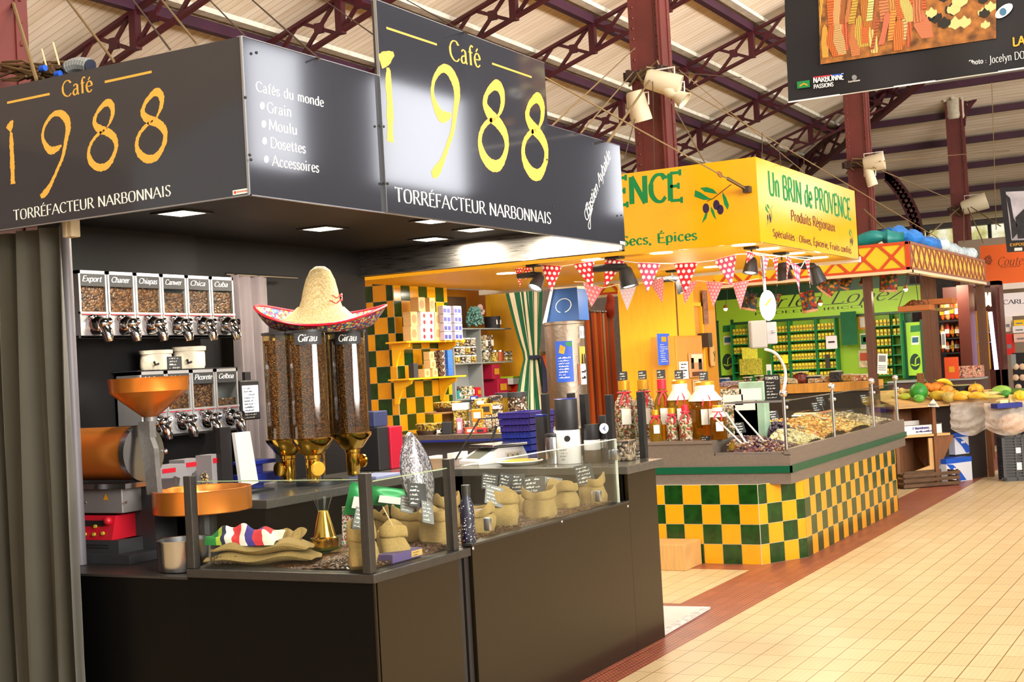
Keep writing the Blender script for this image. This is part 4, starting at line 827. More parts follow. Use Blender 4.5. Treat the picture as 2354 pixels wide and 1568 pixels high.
# silver leaf
p = at(975, 1180, 'y', 3.2); t = thing('silver_leaf', 'tall silver marbled leaf-shaped ornament rising out of the case', 'ornament', p)
t.rotation_euler = (.0, radians(-7), radians(-28))
def marbled():
    m, nt, b = newmat('silver_marbling'); n = N(nt); w = n('TexWave', Vector=n.coord(), Scale=16.0, Distortion=14.0, Detail=6.0, Detail__Scale=3.0)
    n.link(n.ramp(w.outputs[0], [(.15, '#6a686c'), (.5, '#98969c'), (.85, '#c8c6cc')]), b.inputs['Base Color']); b.inputs['Metallic'].default_value = .6; b.inputs['Roughness'].default_value = .3; return m
mb = MB()
def leaf(u, v):
    w = .077*sin(pi*min(1, v*.93+.07))**.7*(1 if v < .5 else 1); a = (u-.5)*2
    return V((a*w, -.035*cos(a*1.4)+.02*v, v*.36))
mb.grid(leaf, 14, 22); mb.grid(lambda u, v: leaf(u, v)+V((0, .012, 0)), 14, 22); mb.build('shell', marbled(), t, True)
mb = MB(); mb.tube([leaf(0, i/20) for i in range(21)]+[leaf(1, 1-i/20) for i in range(21)], .0025, 6); mb.build('edging', m_blk, t)
# folded cloths
def fold(name, mtl, lab, cat, px, py, L, w, h, seed, lay=4, parent=None):
    p = at(px, py, 'z', .79); rr = random.Random(seed); t = thing(name, lab, cat, (p.x+.08, p.y, .776)); t.rotation_euler = (0, 0, radians(-74))
    for i in range(lay):
        mb = MB(); zz = h*i/lay; l, ww = L*(1-.12*i), w*(1-.1*i); a0 = rr.uniform(0, 6)
        def f(u, v):
            a = 2*pi*v; x = (u-.5)*l; e = min(1, 4*u, 4*(1-u))**.5
            return V((x+.02*sin(a+a0), ww/2*cos(a)*(.9+.15*sin(5*u+a0)), zz+h/lay*.62*(1+sin(a)*e)+.008*sin(11*u+a0)+.004*sin(3*a+7*u)))
        mb.grid(f, 26, 16); mb.build('fold', mtl, t, True)
    return t
t = fold('burlap_cloth', m_burlap, 'folded printed burlap sacking lying in the nearer display case', 'cloth', 575, 1292, .46, .2, .08, 2, 2)
mb = MB(); write(mb, 'MEXICO', (-.19, -.089, .012), X, Z, .028, width=.12, thick=1.8, thin=1, serif=0); mb.build('stencil', mat('stencil_ink', '#4a3a2a', .8), t)
mb = MB(); mb.grid(lambda u, v: V((.02+.15*u+.01*sin(6*v), .06*cos(2.6*v-1.3)*(1-.2*u), .085+.035*cos(v*5-2.5)*(1-.4*u)+.008*sin(14*u+4*v)+.02*u)), 20, 14); mb.build('rolled_end', m_burlap, t, True)
def serape():
    m, nt, b = newmat('serape_stripes'); n = N(nt); x, y, z = n.sep(n.coord()); d = n.math('ADD', x, n.math('ADD', n.math('MULTIPLY', z, .5), n.math('MULTIPLY', n('TexNoise', Vector=n.coord(), Scale=9.0).outputs[0], .05)))
    f = n.math('ADD', n.math('MULTIPLY', d, 3.3), .38)
    n.link(n.ramp(f, [(0, '#1f8a3e'), (.13, '#b9d23c'), (.22, '#20224f'), (.3, '#f0efe6'), (.42, '#e0303c'), (.56, '#f3e9e2'), (.66, '#3a2f8a'), (.76, '#c92a36'), (.9, '#e8dcd0')], 'CONSTANT'), b.inputs['Base Color']); b.inputs['Roughness'].default_value = .85; return m
p = at(565, 1262, 'z', .83); t = thing('serape', 'bright striped woven cloth bundled on top of the folded burlap', 'cloth', (4.27, p.y-.0, .845)); t.rotation_euler = (0, 0, radians(-74))
mb = MB(); mb.grid(lambda u, v: V(((u-.5)*.33, (v-.5)*.19*(.45+.65*min(1, u*1.6)), .01+.062*abs(sin(pi*v))**.5*max(0, sin(pi*min(1, .06+u*.9)))**.5+.013*sin(11*v+7*u)*sin(pi*v)+.009*sin(23*u+6*v)*sin(pi*v))), 36, 26); mb.build('bundle', serape(), t, True)
# brass dripper, floral strip, bags, purple box
p = at(742, 1288, 'z', .76); t = thing('coffee_dripper', 'brass and glass cone coffee maker on a green glass foot', 'coffee maker', (p.x+.02, p.y, .776))
mb = MB(); mb.lathe([(0, .0), (.03, 0), (.022, .015), (.07, .03), (.072, .034), (0, .034)], n=28); mb.build('foot', mat('green_glass', '#5f7a2a', .08, trans=.6), t, True)
mb = MB(); mb.lathe([(.058, .035), (.06, .04), (.06, .075), (.048, .08), (.02, .185), (.018, .185), (.044, .08), (.05, .04)], n=32); mb.build('body', m_brass, t, True)
mb = MB(); mb.lathe([(.022, .185), (.026, .2), (.04, .24), (.039, .24), (.02, .185)], n=24); mb.build('funnel', m_glass, t, True)
m_flor = speckle('floral_print', ['#f0d3c0', '#f3e2d0', '#c8384a', '#f0d0b8', '#2f9a72', '#e9cdb6', '#efe0cc'], 130, .6)
p = at(790, 1265, 'z', .76); mb = MB(); mb.box((-.024, 0, 0), (.024, .006, .17), .002); o = tag(mb.build('patterned_strip', m_flor), 'long floral patterned strip standing right of the brass coffee maker', 'strip'); o.location = (p.x+.03, p.y, .776); o.rotation_euler = (0, .05, radians(-60))
p = at(908, 1296, 'z', .76); t = thing('flat_box', 'low purple cardboard box lying at the front of the case', 'box', (p.x, 2.965, .776)); t.rotation_euler = (0, 0, 0)
mb = MB(); mb.box((-.1, -.012, 0), (.11, .06, .035), .002); mb.build('box', mat('purple_card', '#5b4a7d', .5), t)
mb = MB(); mb.box((.03, -.0135, .006), (.108, -.0125, .03)); s = mb.build('label', mat('tan_label', '#c9a35e', .6), t); mb = MB(); scribble(mb, (.034, -.0145, .008), X, Z, .06, .02, 2, rn); mb.build('print', m_blk, s)
mb = MB(); mb.bar(at(905, 1212, 'y', 3.03), at(880, 1165, 'y', 3.06), .004); tag(mb.build('wooden_stick', mat('pale_wood', '#cdb98a', .7)), 'pale wooden stick standing in a burlap sack', 'stick')
def foilbag(px, py, y, w, h, lab, col):
    p = at(px, py, 'y', y); t = thing('coffee_bag', lab, 'bag', p); t.rotation_euler = (.3, .2, radians(-40))
    mb = MB(); mb.grid(lambda u, v: V(((u-.5)*w, -.03*sin(pi*u)*sin(pi*min(1, v*1.1)), v*h)), 10, 10); mb.grid(lambda u, v: V(((u-.5)*w, .03*sin(pi*u)*sin(pi*min(1, v*1.1)), v*h)), 10, 10); mb.build('pouch', col, t, True)
    mb = MB(); mb.box((-w*.3, -.034, h*.3), (w*.3, -.031, h*.65)); mb.build('label', m_paper, t)
m_grn = mat('green_foil', '#1e8a48', .35, metal=.2)
foilbag(815, 1185, 3.45, .1, .15, 'green and white coffee bag behind the corner post', m_grn)
foilbag(890, 1165, 3.75, .2, .1, 'green-edged coffee bag lying open behind the silver leaf', m_grn)
# on the serving counter
def can(px, py, r, segs, lab, name='coffee_can', y=None):
    p = at(px, py, 'z', .966); t = thing(name, lab, 'can', (p.x+.03, p.y+.02, .966)); z = 0
    for nm, h, mm, k in segs:
        mb = MB(); mb.lathe([(0, z), (r*k*.97, z), (r*k, z+.004), (r*k, z+h-.004), (r*k*.97, z+h), (0, z+h)], n=28); mb.build(nm, mm, t, True); z += h
    return t
m_rub = mat('matt_black_tin', '#222124', .5)
can(1252, 1064, .036, (('body', .26, m_rub, 1), ('lid', .012, m_blue, .98)), 'tall slim black tin with buttons and blue lid on the counter')
can(1274, 1068, .04, (('body', .15, m_stl, 1), ('lid', .02, m_rub, 1)), 'steel flask with black lid standing behind the glass edge')
t = can(1310, 1066, .072, (('box', .185, m_wht, 1), ), 'white round tin with dark emblem carrying a black canister', 'white_tin')
mb = MB(); q = V((cos(radians(205)), sin(radians(205)), 0)); mb.cyl(q*.071+Z*.14, q*.074+Z*.14, .017, n=18); mb.build('emblem', m_blk, t)
mb = MB(); scribble(mb, q*.076+V((-.03, .04, .02)), V((.45, -.9, 0)), Z, .07, .07, 4, rn); mb.build('print', m_slate, t)
c = t.location; t2 = thing('canister', 'wide black canister standing on the white tin', 'can', (c.x, c.y, .966+.186))
mb = MB(); mb.lathe([(0, 0), (.062, 0), (.064, .004), (.064, .165), (.062, .17), (0, .17)], n=32); mb.build('body', m_rub, t2, True)
mb = MB(); mb.lathe([(.06, .168), (.064, .17), (.06, .173), (.055, .171)], n=32); mb.build('rim', m_blue, t2, True)
can(1366, 1064, .046, (('lower_band', .07, mat('brown_label', '#4a3a2e', .5), 1), ('white_band', .055, m_wht, 1), ('lid', .085, m_rub, .93)), 'black-lidded coffee tin with white band and brown label')
t = can(1398, 1062, .034, (('base', .075, m_rub, 1), ('glass_body', .05, m_stl, .95), ('lid', .13, m_rub, .98)), 'slim black travel mug beside the tin with white band')
p = at(1388, 985, 'y', 2.99); mb = MB(); mb.cyl(p, p+V((-.002, -.003, 0)), .027, n=24); s = tag(mb.build('round_sticker', m_paper), 'round white sticker with blue cross mark on the guard glass', 'sticker')
mb = MB()
for dx, dz in ((0, .008), (0, -.008), (.008, 0), (-.008, 0)): mb.cyl(p+V((dx, -.004, dz)), p+V((dx-.0005, -.0045, dz)), .0055, n=10)
mb.build('mark', m_blue, s)
t = thing('weighing_scale', 'white shop scale with steel plate on the serving counter', 'scale', (*at(1140, 1062, 'z', .966)[:2], .966), radians(-25))
mb = MB(); mb.prism([(-.19, -.1, .0), (.16, -.1, 0), (.165, -.1, .02), (.13, -.1, .085), (-.05, -.1, .085), (-.19, -.1, .02)], (0, .2, 0)); mb.build('body', m_wht, t)
mb = MB(); mb.box((-.1, -.12, .092), (.15, .12, .108), .004); mb.box((-.03, -.03, .085), (.08, .03, .092)); mb.build('plate', m_stl, t)
mb = MB(); mb.add([(-.165, -.07, .034), (-.165, .07, .034), (-.07, .07, .078), (-.07, -.07, .078)], [(0, 1, 2, 3)]); mb.build('display', mat('lcd_grey', '#55584f', .3), t)
mb = MB(); mb.box((.0, -.1015, .02), (.11, -.1005, .058)); s = mb.build('badge', mat('badge_cream', '#d8cbb4', .5), t); mb = MB(); write(mb, 'EXA', (.012, -.103, .03), X, Z, .017, width=.085, serif=0); mb.build('print', m_blk, s)
t = thing('tray', 'round white dish with orange cloth on the counter before the scale', 'dish', (*at(1195, 1068, 'z', .966)[:2], .966))
mb = MB(); mb.lathe([(0, .001), (.1, .001), (.13, .018), (.134, .02), (.13, .024), (.1, .008), (0, .008)], n=36); mb.build('dish', m_wht, t, True)
mb = MB(); mb.lathe([(0, .026), (.06, .03), (.11, .02), (.09, .01), (0, .009)], n=30, wob=lambda a, k: 1+.05*sin(3*a)); mb.build('cloth', mat('orange_cloth', '#e08a1e', .8), t, True)
for i in range(7):
    q = at(1216, 1050, 'z', .966); z = .966+.04*i; w = .085+.0035*i
    mb = MB(); h = .038
    mb.box((q.x-w*1.6, q.y-w, z), (q.x+w*1.6, q.y+w, z+.004))
    for a, b in (((-w*1.6, -w), (w*1.6, -w+.006)), ((-w*1.6, w-.006), (w*1.6, w)), ((-w*1.6, -w), (-w*1.6+.006, w)), ((w*1.6-.006, -w), (w*1.6, w))): mb.box((q.x+a[0], q.y+a[1], z), (q.x+b[0], q.y+b[1], z+h))
    for k in range(9): mb.box((q.x-w*1.6-.003, q.y-w+k*w*.24, z), (q.x-w*1.6, q.y-w+k*w*.24+.004, z+h))
    mb.box((q.x-w*1.63, q.y-w*1.03, z+h-.006), (q.x+w*1.63, q.y-w, z+h)); mb.box((q.x-w*1.63, q.y-w, z+h-.006), (q.x-w*1.6, q.y+w, z+h))
    tag(mb.build('blue_tray', m_blue if i < 4 else mat('violet_plastic', '#2e2470', .4)), ('%s blue plastic tray of the stack behind the scale' % ('lowest', 'second lowest', 'third from bottom', 'middle', 'third from top', 'second highest', 'topmost')[i]), 'tray', 'stacked blue trays')
q = at(1125, 1062, 'z', .966); t = thing('acrylic_easel', 'tilted clear panel with black edges standing behind the scale', 'easel', (q.x+.08, q.y+.12, .966), radians(-28))
mb = MB(); A_ = [V((-.16, 0, .02)), V((.02, 0, .25)), V((.2, 0, .25)), V((.17, 0, .02))]
for i in (0, 1): mb.bar(A_[i], A_[i+1], .008)
mb.bar((.06, .0, .03), (.14, -.0, .2), .012); mb.build('frame', m_blk, t)
mb = MB(); mb.add(A_, [(0, 1, 2, 3)]); mb.build('panel', m_glass, t)
q = at(955, 1098, 'z', .966); mb = MB(); mb.box((q.x-.12, 4.02, .966), (q.x+.12, 4.2, .985), .004); tag(mb.build('notebook', mat('blue_grey_book', '#7f87a8', .6)), 'pale blue notebook lying by the silver leaf tip', 'book')
for px, py, mm, lab in ((870, 1050, mat('blue_pattern_paper', '#bcd8ea', .6, noise=.3, nscale=60), 'white carton with blue pattern on the counter behind the silo'), (985, 1040, m_paper, 'white slip of paper on the counter right of the silver leaf'), (1045, 1045, m_paper, 'white card with printed lines beside the shop scale')):
    q = at(px, py, 'y', 4.75 if px > 900 else 4.5); z0_ = at(1000, 1062, 'y', 4.8).z-.0145 if px > 900 else .966; mb = MB(); mb.box((q.x-.11, q.y-.05, z0_), (q.x+.09, q.y-.01, z0_+.065)); tag(mb.build('paper_carton', mm), lab, 'box')
q = at(1000, 1062, 'y', 4.8); mb = MB(); mb.box((5.9, 4.63, q.z-.05), (7.9, 4.95, q.z-.015)); mb.box((6.0, 4.7, 0), (7.1, 4.9, q.z-.05)); tag(mb.build('rear_shelf', m_blk), 'black shelf behind the serving counter carrying papers', 'shelf')
q = at(885, 960, 'y', 4.9); q = at(885, 960, 'y', 4.42); t = thing('coffee_machine', 'red and black capsule coffee machine at the right of the silo', 'coffee machine', (q.x, 4.4, .966), 0)
mb = MB(); mb.box((-.14, -.02, 0), (-.03, .2, .25), .006); mb.build('black_body', m_blk, t)
mb = MB(); mb.box((-.03, -.03, 0), (.1, .2, .245), .006); mb.build('red_body', mat('dark_red_metal', '#a3142c', .35), t)
mb = MB(); mb.box((-.14, .0, .25), (-.0, .2, .34), .006); mb.build('top_unit', mat('navy_panel', '#2f3556', .4), t)

p = at(1448, 1058, 'z', .966); t = thing('stirrer_box', 'clear box of coffee capsules between the counter posts', 'box', (p.x, p.y+.02, .966)); mb = MB(); mb.box((-.05, -.04, 0), (.05, .05, .1), .004); mb.build('box', speckle('capsules', ['#8a7a66', '#c8b8a0', '#4a4036', '#a89878'], 60, .3), t)
mb = MB(); mb.box((-.052, -.042, .1), (.052, .052, .112), .003); mb.build('lid', m_stl, t)
p = at(1472, 1052, 'z', .966); t = thing('price_card', 'small black price card between the last two counter posts', 'sign', (p.x, p.y, .966), radians(-35)); mb = MB(); mb.box((-.035, 0, 0), (.035, .005, .042)); mb.build('board', m_slate, t); mb = MB(); scribble(mb, (-.035, -.002, .002), X, Z, .07, .038, 2, rn, .2); mb.build('writing', m_chalk, t)
# ================================================================ the yellow stall
m_yel = mat('yellow_paint', '#eca708', .12, spec=.8, noise=.04, nscale=4)
m_yelm = mat('yellow_wall_paint', '#f0b212', .55, noise=.06, nscale=5, stretch=(8, 8, 1))
m_och = mat('ochre_paint', '#c9861f', .5, noise=.08, nscale=4)
m_ty = mat('yellow_tile', '#e09c14', .18, spec=.6, noise=.06, nscale=9)
m_tg = mat('green_tile', '#153c12', .15, spec=.6, noise=.35, nscale=14)
m_grout = mat('grout', '#c9bfa6', .8)
m_gtxt = mat('green_lettering', '#0d7a3c', .45)
m_btxt = mat('brown_lettering', '#5c2c14', .5)
m_grnp = mat('deep_green_paint', '#0c4a2c', .4)
m_pole = mat('olive_purple', '#2c1a3c', .4)
TS = .1445
def tiles(mb, o, u, n, W_, rows, start, par=0, first=TS):
    """checker of raised tiles on a face: o lower left, u along, n outward; mat slots 0 grout 1 yellow 2 green"""
    o, u, n = V(o), V(u), V(n); g = .004
    def blk(a, b, c, d, t):
        mb.prism([o+u*a+Z*c-n*.002, o+u*b+Z*c-n*.002, o+u*b+Z*d-n*.002, o+u*a+Z*d-n*.002], n*t)
    mb.mi = 0; blk(0, W_, 0, rows*TS, .004)
    c0 = 0; i = par; x = first
    while c0 < W_-.01:
        c1 = min(x, W_)
        for r in range(rows):
            mb.mi = 1 if (i+r+start) % 2 else 2; blk(c0+g/2, c1-g/2, r*TS+g/2, (r+1)*TS-g/2, .0075)
        c0 = c1; x += TS; i += 1
    mb.mi = 0
sg = thing('shop_sign', 'bright yellow boxed fascia with green Provence lettering and painted olives', 'sign')
mb = MB(); mb.box((9.03, 2.95, 2.295), (9.055, 6.55, 2.89)); f1 = mb.build('front_panel', m_yel, sg)
mb = MB(); mb.box((9.055, 2.95, 2.295), (11.72, 2.975, 2.89)); f2 = mb.build('aisle_panel', m_yel, sg)
mb = MB(); mb.box((9.055, 2.975, 2.297), (11.72, 6.55, 2.31)); mb.build('soffit', mat('yellow_soffit', '#f6b914', .5), sg)
mb = MB(); mb.box((11.72, 2.95, 2.27), (11.78, 6.8, 2.32)); mb.build('rear_rail', mat('white_rail', '#ddd6cc', .4), sg)
mb = MB(); mb.box((11.70, 2.95, 2.295), (11.72, 2.975, 2.89)); mb.build('corner', m_yel, sg)
mb = MB(); text_px(mb, 'PROVENCE', 'x', 9.03, (1254, 486), (1568, 459.5), 60, thick=2.3, thin=1.1, serif=2.2)
text_px(mb, 'Fruits Secs, \u00c9pices', 'x', 9.03, (1339, 574), (1602, 551), 21, thick=2, thin=1.0, serif=1.4); mb.build('green_lettering', m_gtxt, f1)
mb = MB(); text_px(mb, 'Un BRIN de PROVENCE', 'y', 2.95, (1768, 447), (1956, 505), 55, thick=2.5, thin=1.2, serif=2); mb.build('green_lettering', m_gtxt, f2)
mb = MB(); text_px(mb, 'Produits R\u00e9gionaux', 'y', 2.95, (1819, 507), (1920, 533), 24, thick=2.2, thin=1, serif=1)
text_px(mb, 'Sp\u00e9cialit\u00e9s : Olives, \u00c9picerie, Fruits confits', 'y', 2.95, (1777, 543), (1957, 583), 17, thick=2.3, thin=1.1, serif=.8); mb.build('brown_lettering', m_btxt, f2)
def olive_branch(ax, v, tx, ty, s, par):
    q = lambda x, y: (tx+(x-1640)*s[0], ty+(y-460)*s[1]+(x-1640)*s[2])
    for pts in ([(1609, 432), (1625, 430), (1640, 435), (1650, 446), (1635, 444), (1620, 441)], [(1598, 437), (1610, 442), (1630, 455), (1640, 458), (1618, 460), (1596, 452)], [(1661, 441), (1670, 455), (1676, 472), (1673, 483), (1665, 470), (1661, 452)], [(1634, 474), (1641, 484), (1647, 506), (1640, 498), (1634, 485)], [(1621, 491), (1627, 490), (1624, 502), (1613, 514)]):
        mb = MB(); poly_px(mb, ax, v, [q(*p) for p in pts]); mb.build('painted_leaf', m_gtxt, par)
    for cx, cy in ((1623, 479), (1647, 471), (1656, 482)):
        mb = MB(); poly_px(mb, ax, v, [q(cx+7.6*cos(t*pi/9), cy+11.5*sin(t*pi/9)) for t in range(18)], .0012); mb.build('painted_olive', m_pole, par)
    mb = MB(); line_px(mb, ax, v, [q(*p) for p in ((1681, 424), (1660, 440), (1640, 456), (1625, 463))], .006*max(.4, s[0])); mb.build('painted_twig', m_btxt, par)
olive_branch('x', 9.03, 1640, 460, (1, 1, 0), f1)
olive_branch('y', 2.95, 1768, 490, (.2, .62, .1), f2); olive_branch('y', 2.95, 1957, 545, (.13, .55, .1), f2)
m_slot = mat('slot_lamp', '#ffffff', .5, emit='#fff4dc', es=8)
for i, (px, py, s) in enumerate(((1300, 591, 'first from the steel beam'), (1480, 577, 'second from the steel beam'), (1690, 560.5, 'at the outer corner'), (1765, 573, 'second along the aisle edge'), (1825, 583.5, 'third along the aisle edge'), (1880, 593, 'last along the aisle edge'), (1165, 629, 'deep inside above the tiled pillar'), (1640, 614, 'near the white rear rail'))):
    p = at(px, py, 'z', 2.293); p.x = max(p.x, 9.16); mb = MB(); mb.cyl(p, p+Z*.006, .085, n=24)
    o = tag(mb.build('recessed_lamp', m_slot), 'round lit lamp in the yellow soffit, '+s, 'ceiling light', 'lamps of the yellow soffit')
for p, w in (((11.1, 3.5, 2.28), 26), ((11.1, 4.6, 2.28), 34), ((9.5, 5.4, 2.28), 24), ((10.6, 5.9, 2.28), 40)): area('soffit_lamps', p, (p[0], p[1], 0), .5, .5, w, (1, .94, .8))
# counter
c = thing('deli_counter', 'green and yellow tiled deli counter with steel top and glass guard', 'counter')
mb = MB(); tiles(mb, (9.30, 4.6, 0), (0, -1, 0), (-1, 0, 0), 1.43, 4, 1, par=1, first=(1.43 % TS))
dv = V((9.694-9.30, 2.956-3.17, 0)); L = dv.length; dv.normalize(); tiles(mb, (9.30, 3.17, 0), dv, dv.cross(Z), L, 4, 0, par=1, first=TS*.55)
tiles(mb, (9.694, 2.956, 0), (1, 0, 0), (0, -1, 0), 2.92, 4, 0, par=0)
mb.build('tiled_front', [m_grout, m_ty, m_tg], c)
mb = MB(); mb.prism([(9.302, 3.17, 0), (9.694, 2.958, 0), (12.61, 2.958, 0), (12.61, 3.8, 0), (9.302, 4.6, 0)], (0, 0, .57)); mb.build('carcass', m_grout, c)
mb = MB(); mb.box((9.40, 2.95, .568), (13.04, 3.53, .775)); mb.box((9.40, 3.53, .568), (9.9, 4.6, .775)); mb.box((9.9, 3.53, .568), (13.04, 3.9, .775)); mb.box((9.42, 2.955, .775), (9.46, 3.52, .80)); mb.box((9.40, 2.95, .775), (13.04, 2.99, .82)); mb.box((9.40, 2.95, .775), (9.43, 3.53, .78)); mb.box((9.40, 3.53, .775), (10.0, 4.6, .872)); mb.box((9.385, 3.53, .872), (10.0, 4.6, .892)); mb.build('steel_top', mat('counter_steel', '#8f8278', .36, metal=.5, noise=.08, nscale=5, stretch=(1, 8, 8)), c)
mb = MB(); mb.box((9.385, 2.935, .65), (13.05, 2.95, .70)); mb.box((9.385, 2.935, .65), (9.40, 4.6, .70)); mb.build('green_band', mat('green_rubber', '#0b5237', .3), c)
for i, x in enumerate((9.40, 10.67, 11.96, 12.87)):
    mb = MB(); mb.cyl((x, 2.97, .815), (x, 2.97, 1.195), .0125, n=14); pt = mb.build('guard_post', m_stl, c, True)
    mb = MB(); mb.ball((x, 2.97, 1.222), .03, n=18, k=12); mb.build('ball_finial', m_chrome, pt, True)
    mb = MB(); mb.ball((x+.012, 2.955, 1.12), .014, n=10, k=6); mb.build('glass_clip', m_chrome, pt, True)
for a, b in ((9.42, 10.65), (10.69, 11.94), (11.98, 12.86)):
    mb = MB(); mb.box((a, 2.967, .825), (b, 2.973, 1.165)); gp = mb.build('guard_glass', m_glass, c)
    mb = MB(); mb.box((a, 2.965, 1.163), (b, 2.975, 1.168)); mb.build('glass_edge', m_edge, gp)
mb = MB(); mb.box((9.62, 3.0, 1.155), (9.9, 3.5, 1.163)); mb.box((9.62, 3.49, .89), (9.63, 3.5, 1.155)); mb.build('glass_shelf', m_glass, c)
mb = MB(); mb.box((9.615, 3.0, 1.15), (9.622, 3.5, 1.166)); mb.build('shelf_edge', m_edge, c)
# food in the case: heaps
def heap(x0, x1, y0, y1, z, h, cols, sc, lab, seed, n=260, r=.011):
    rr = random.Random(seed); mb = MB(); hf = lambda u, v: z+1.25*h*(sin(pi*min(1, max(0, u)))**.5)*(.35+.65*min(1, v*1.6)*(1 if v < .8 else 1))
    mb.grid(lambda u, v: V((x0+(x1-x0)*u, y0+(y1-y0)*v, hf(u, v)+rr.uniform(-.004, .004))), 26, 16)
    for i in range(n):
        u, v = rr.random(), rr.random()**1.3; mb.ball((x0+(x1-x0)*u, y0+(y1-y0)*v, hf(u, v)+.004), r*rr.uniform(.8, 1.2), (1, rr.uniform(.8, 1.2), .85), 6, 5)
    tag(mb.build('food_heap', speckle('food_%d' % seed, cols, sc, .35), smooth=True), lab, 'food', kind='stuff')
heap(9.46, 9.95, 3.02, 3.45, .782, .09, ['#3a1c3a', '#5a2a3a', '#8a5a3a', '#2a1430', '#a67a4a', '#6a3048'], 48, 'heap of dark purple and brown olives at the near corner of the deli case', 31)
heap(9.98, 10.45, 3.0, 3.3, .80, .085, ['#efe0a8', '#f5eac0', '#e6d08a', '#f2e6b6'], 42, 'heap of pale peeled nuts inside the first glass panel', 32)
heap(10.3, 10.55, 3.2, 3.4, .83, .1, ['#2c1636', '#3c1e40', '#241030'], 40, 'small pile of black olives on pale nuts behind the glass', 33, 90, .016)
heap(10.45, 11.2, 3.0, 3.5, .80, .13, ['#d99a2a', '#e8b648', '#c9822a', '#efd07a', '#b5622a'], 42, 'heap of orange yellow dried fruit in the middle of the case', 34)
heap(11.2, 12.0, 3.0, 3.5, .80, .12, ['#e3c66a', '#efdc96', '#c9a23e', '#d8702a', '#e8d080'], 42, 'heap of mixed golden nuts behind the third guard post', 35)
heap(12.0, 12.85, 3.0, 3.5, .80, .1, ['#c9b28a', '#e8dcb8', '#8a6a4a', '#a8946a', '#d8c89a'], 42, 'heap of pale and brown nuts at the far end of the deli case', 36)
for i, (px, py, w, d, mm, lab) in enumerate(((1770, 978, .35, .22, mat('polenta_yellow', '#e3a92c', .6), 'tray of yellow paste behind the olives'), (1930, 925, .5, .3, mat('salmon_pink', '#d88f5e', .6), 'tray of orange pink slices in the middle of the case'), (1870, 940, .3, .25, mat('cream_paste', '#e5d6b0', .6), 'tray of cream coloured pieces left of the orange slices'), (2010, 920, .5, .25, mat('olive_mix', '#8a8440', .6), 'tray of olive green food at the rear of the case'))):
    p = at(px, py, 'y', 3.66); t = thing('food_tray', lab, 'tray', (min(p.x, 12.7), 3.71, .776), 0)
    mb = MB(); mb.box((-w/2, -d/2, 0), (w/2, d/2, .15), .01); mb.build('tray', m_stl, t)
    mb = MB(); mb.box((-w/2+.015, -d/2+.015, .14), (w/2-.015, d/2-.015, .165), .01); mb.build('food', mm, t)
def deli_card(px, py, y, w, h, lab, rz=-.5):
    p = at(px, py, 'y', y); t = thing('price_card', lab, 'sign', p, rz, 'black price cards of the deli case'); t.rotation_euler = (-.35, 0, rz)
    mb = MB(); mb.box((-w/2, 0, 0), (w/2, .004, h), .001); mb.build('board', m_blk, t); mb = MB(); mb.box((-.003, .001, -min(.5, max(.02, p.z-.785))), (.003, .004, .01)); mb.build('pin', m_stl, t)
    mb = MB(); scribble(mb, (-w/2, -.002, 0), X, Z, w, h, 4, rn, .18); mb.build('writing', m_chalk, t)
for px, py, lab in ((1760, 968, 'at the rear of the olive heap'), (1783, 966, 'with white lines beside the corner post'), (1705, 995, 'blue-grey, in front of the oil bottles'), (1880, 945, 'above the pale nuts'), (1890, 932, 'left of the orange slices'), (1960, 960, 'above the golden nuts'), (1945, 963, 'in the middle of the golden nuts'), (1840, 985, 'beside the black olives'), (1990, 925, 'at the far end of the case')):
    deli_card(px, py, 3.5, .1, .085, 'black deli price card '+lab)
for i, (a, b, lab) in enumerate((((1645, 962), (1705, 1026), 'nearest the oil bottles'), ((1690, 940), (1756, 1020), 'long one in the middle'), ((1668, 948), (1715, 1024), 'thin, between the other two'), ((1863, 952), (1895, 968), 'lying over the dried fruit'), ((1820, 975), (1845, 988), 'short, beside the corner post'))):
    p, q = at(*a, 'y', 3.42), at(*b, 'y', 3.12); t = thing('ladle', 'steel serving ladle in the deli case, '+lab, 'ladle', q)
    mb = MB(); mb.bar(V((0, 0, .02)), p-q, .012, .006); mb.build('handle', mat('ladle_steel', '#d8d6d4', .3, metal=.4), t); mb = MB(); mb.lathe([(0, 0), (.02, .006), (.03, .02), (.029, .022), (.018, .01), (0, .004)], n=16); mb.build('bowl', m_stl, t, True)
p = at(1703, 1026, 'y', 3.1); 
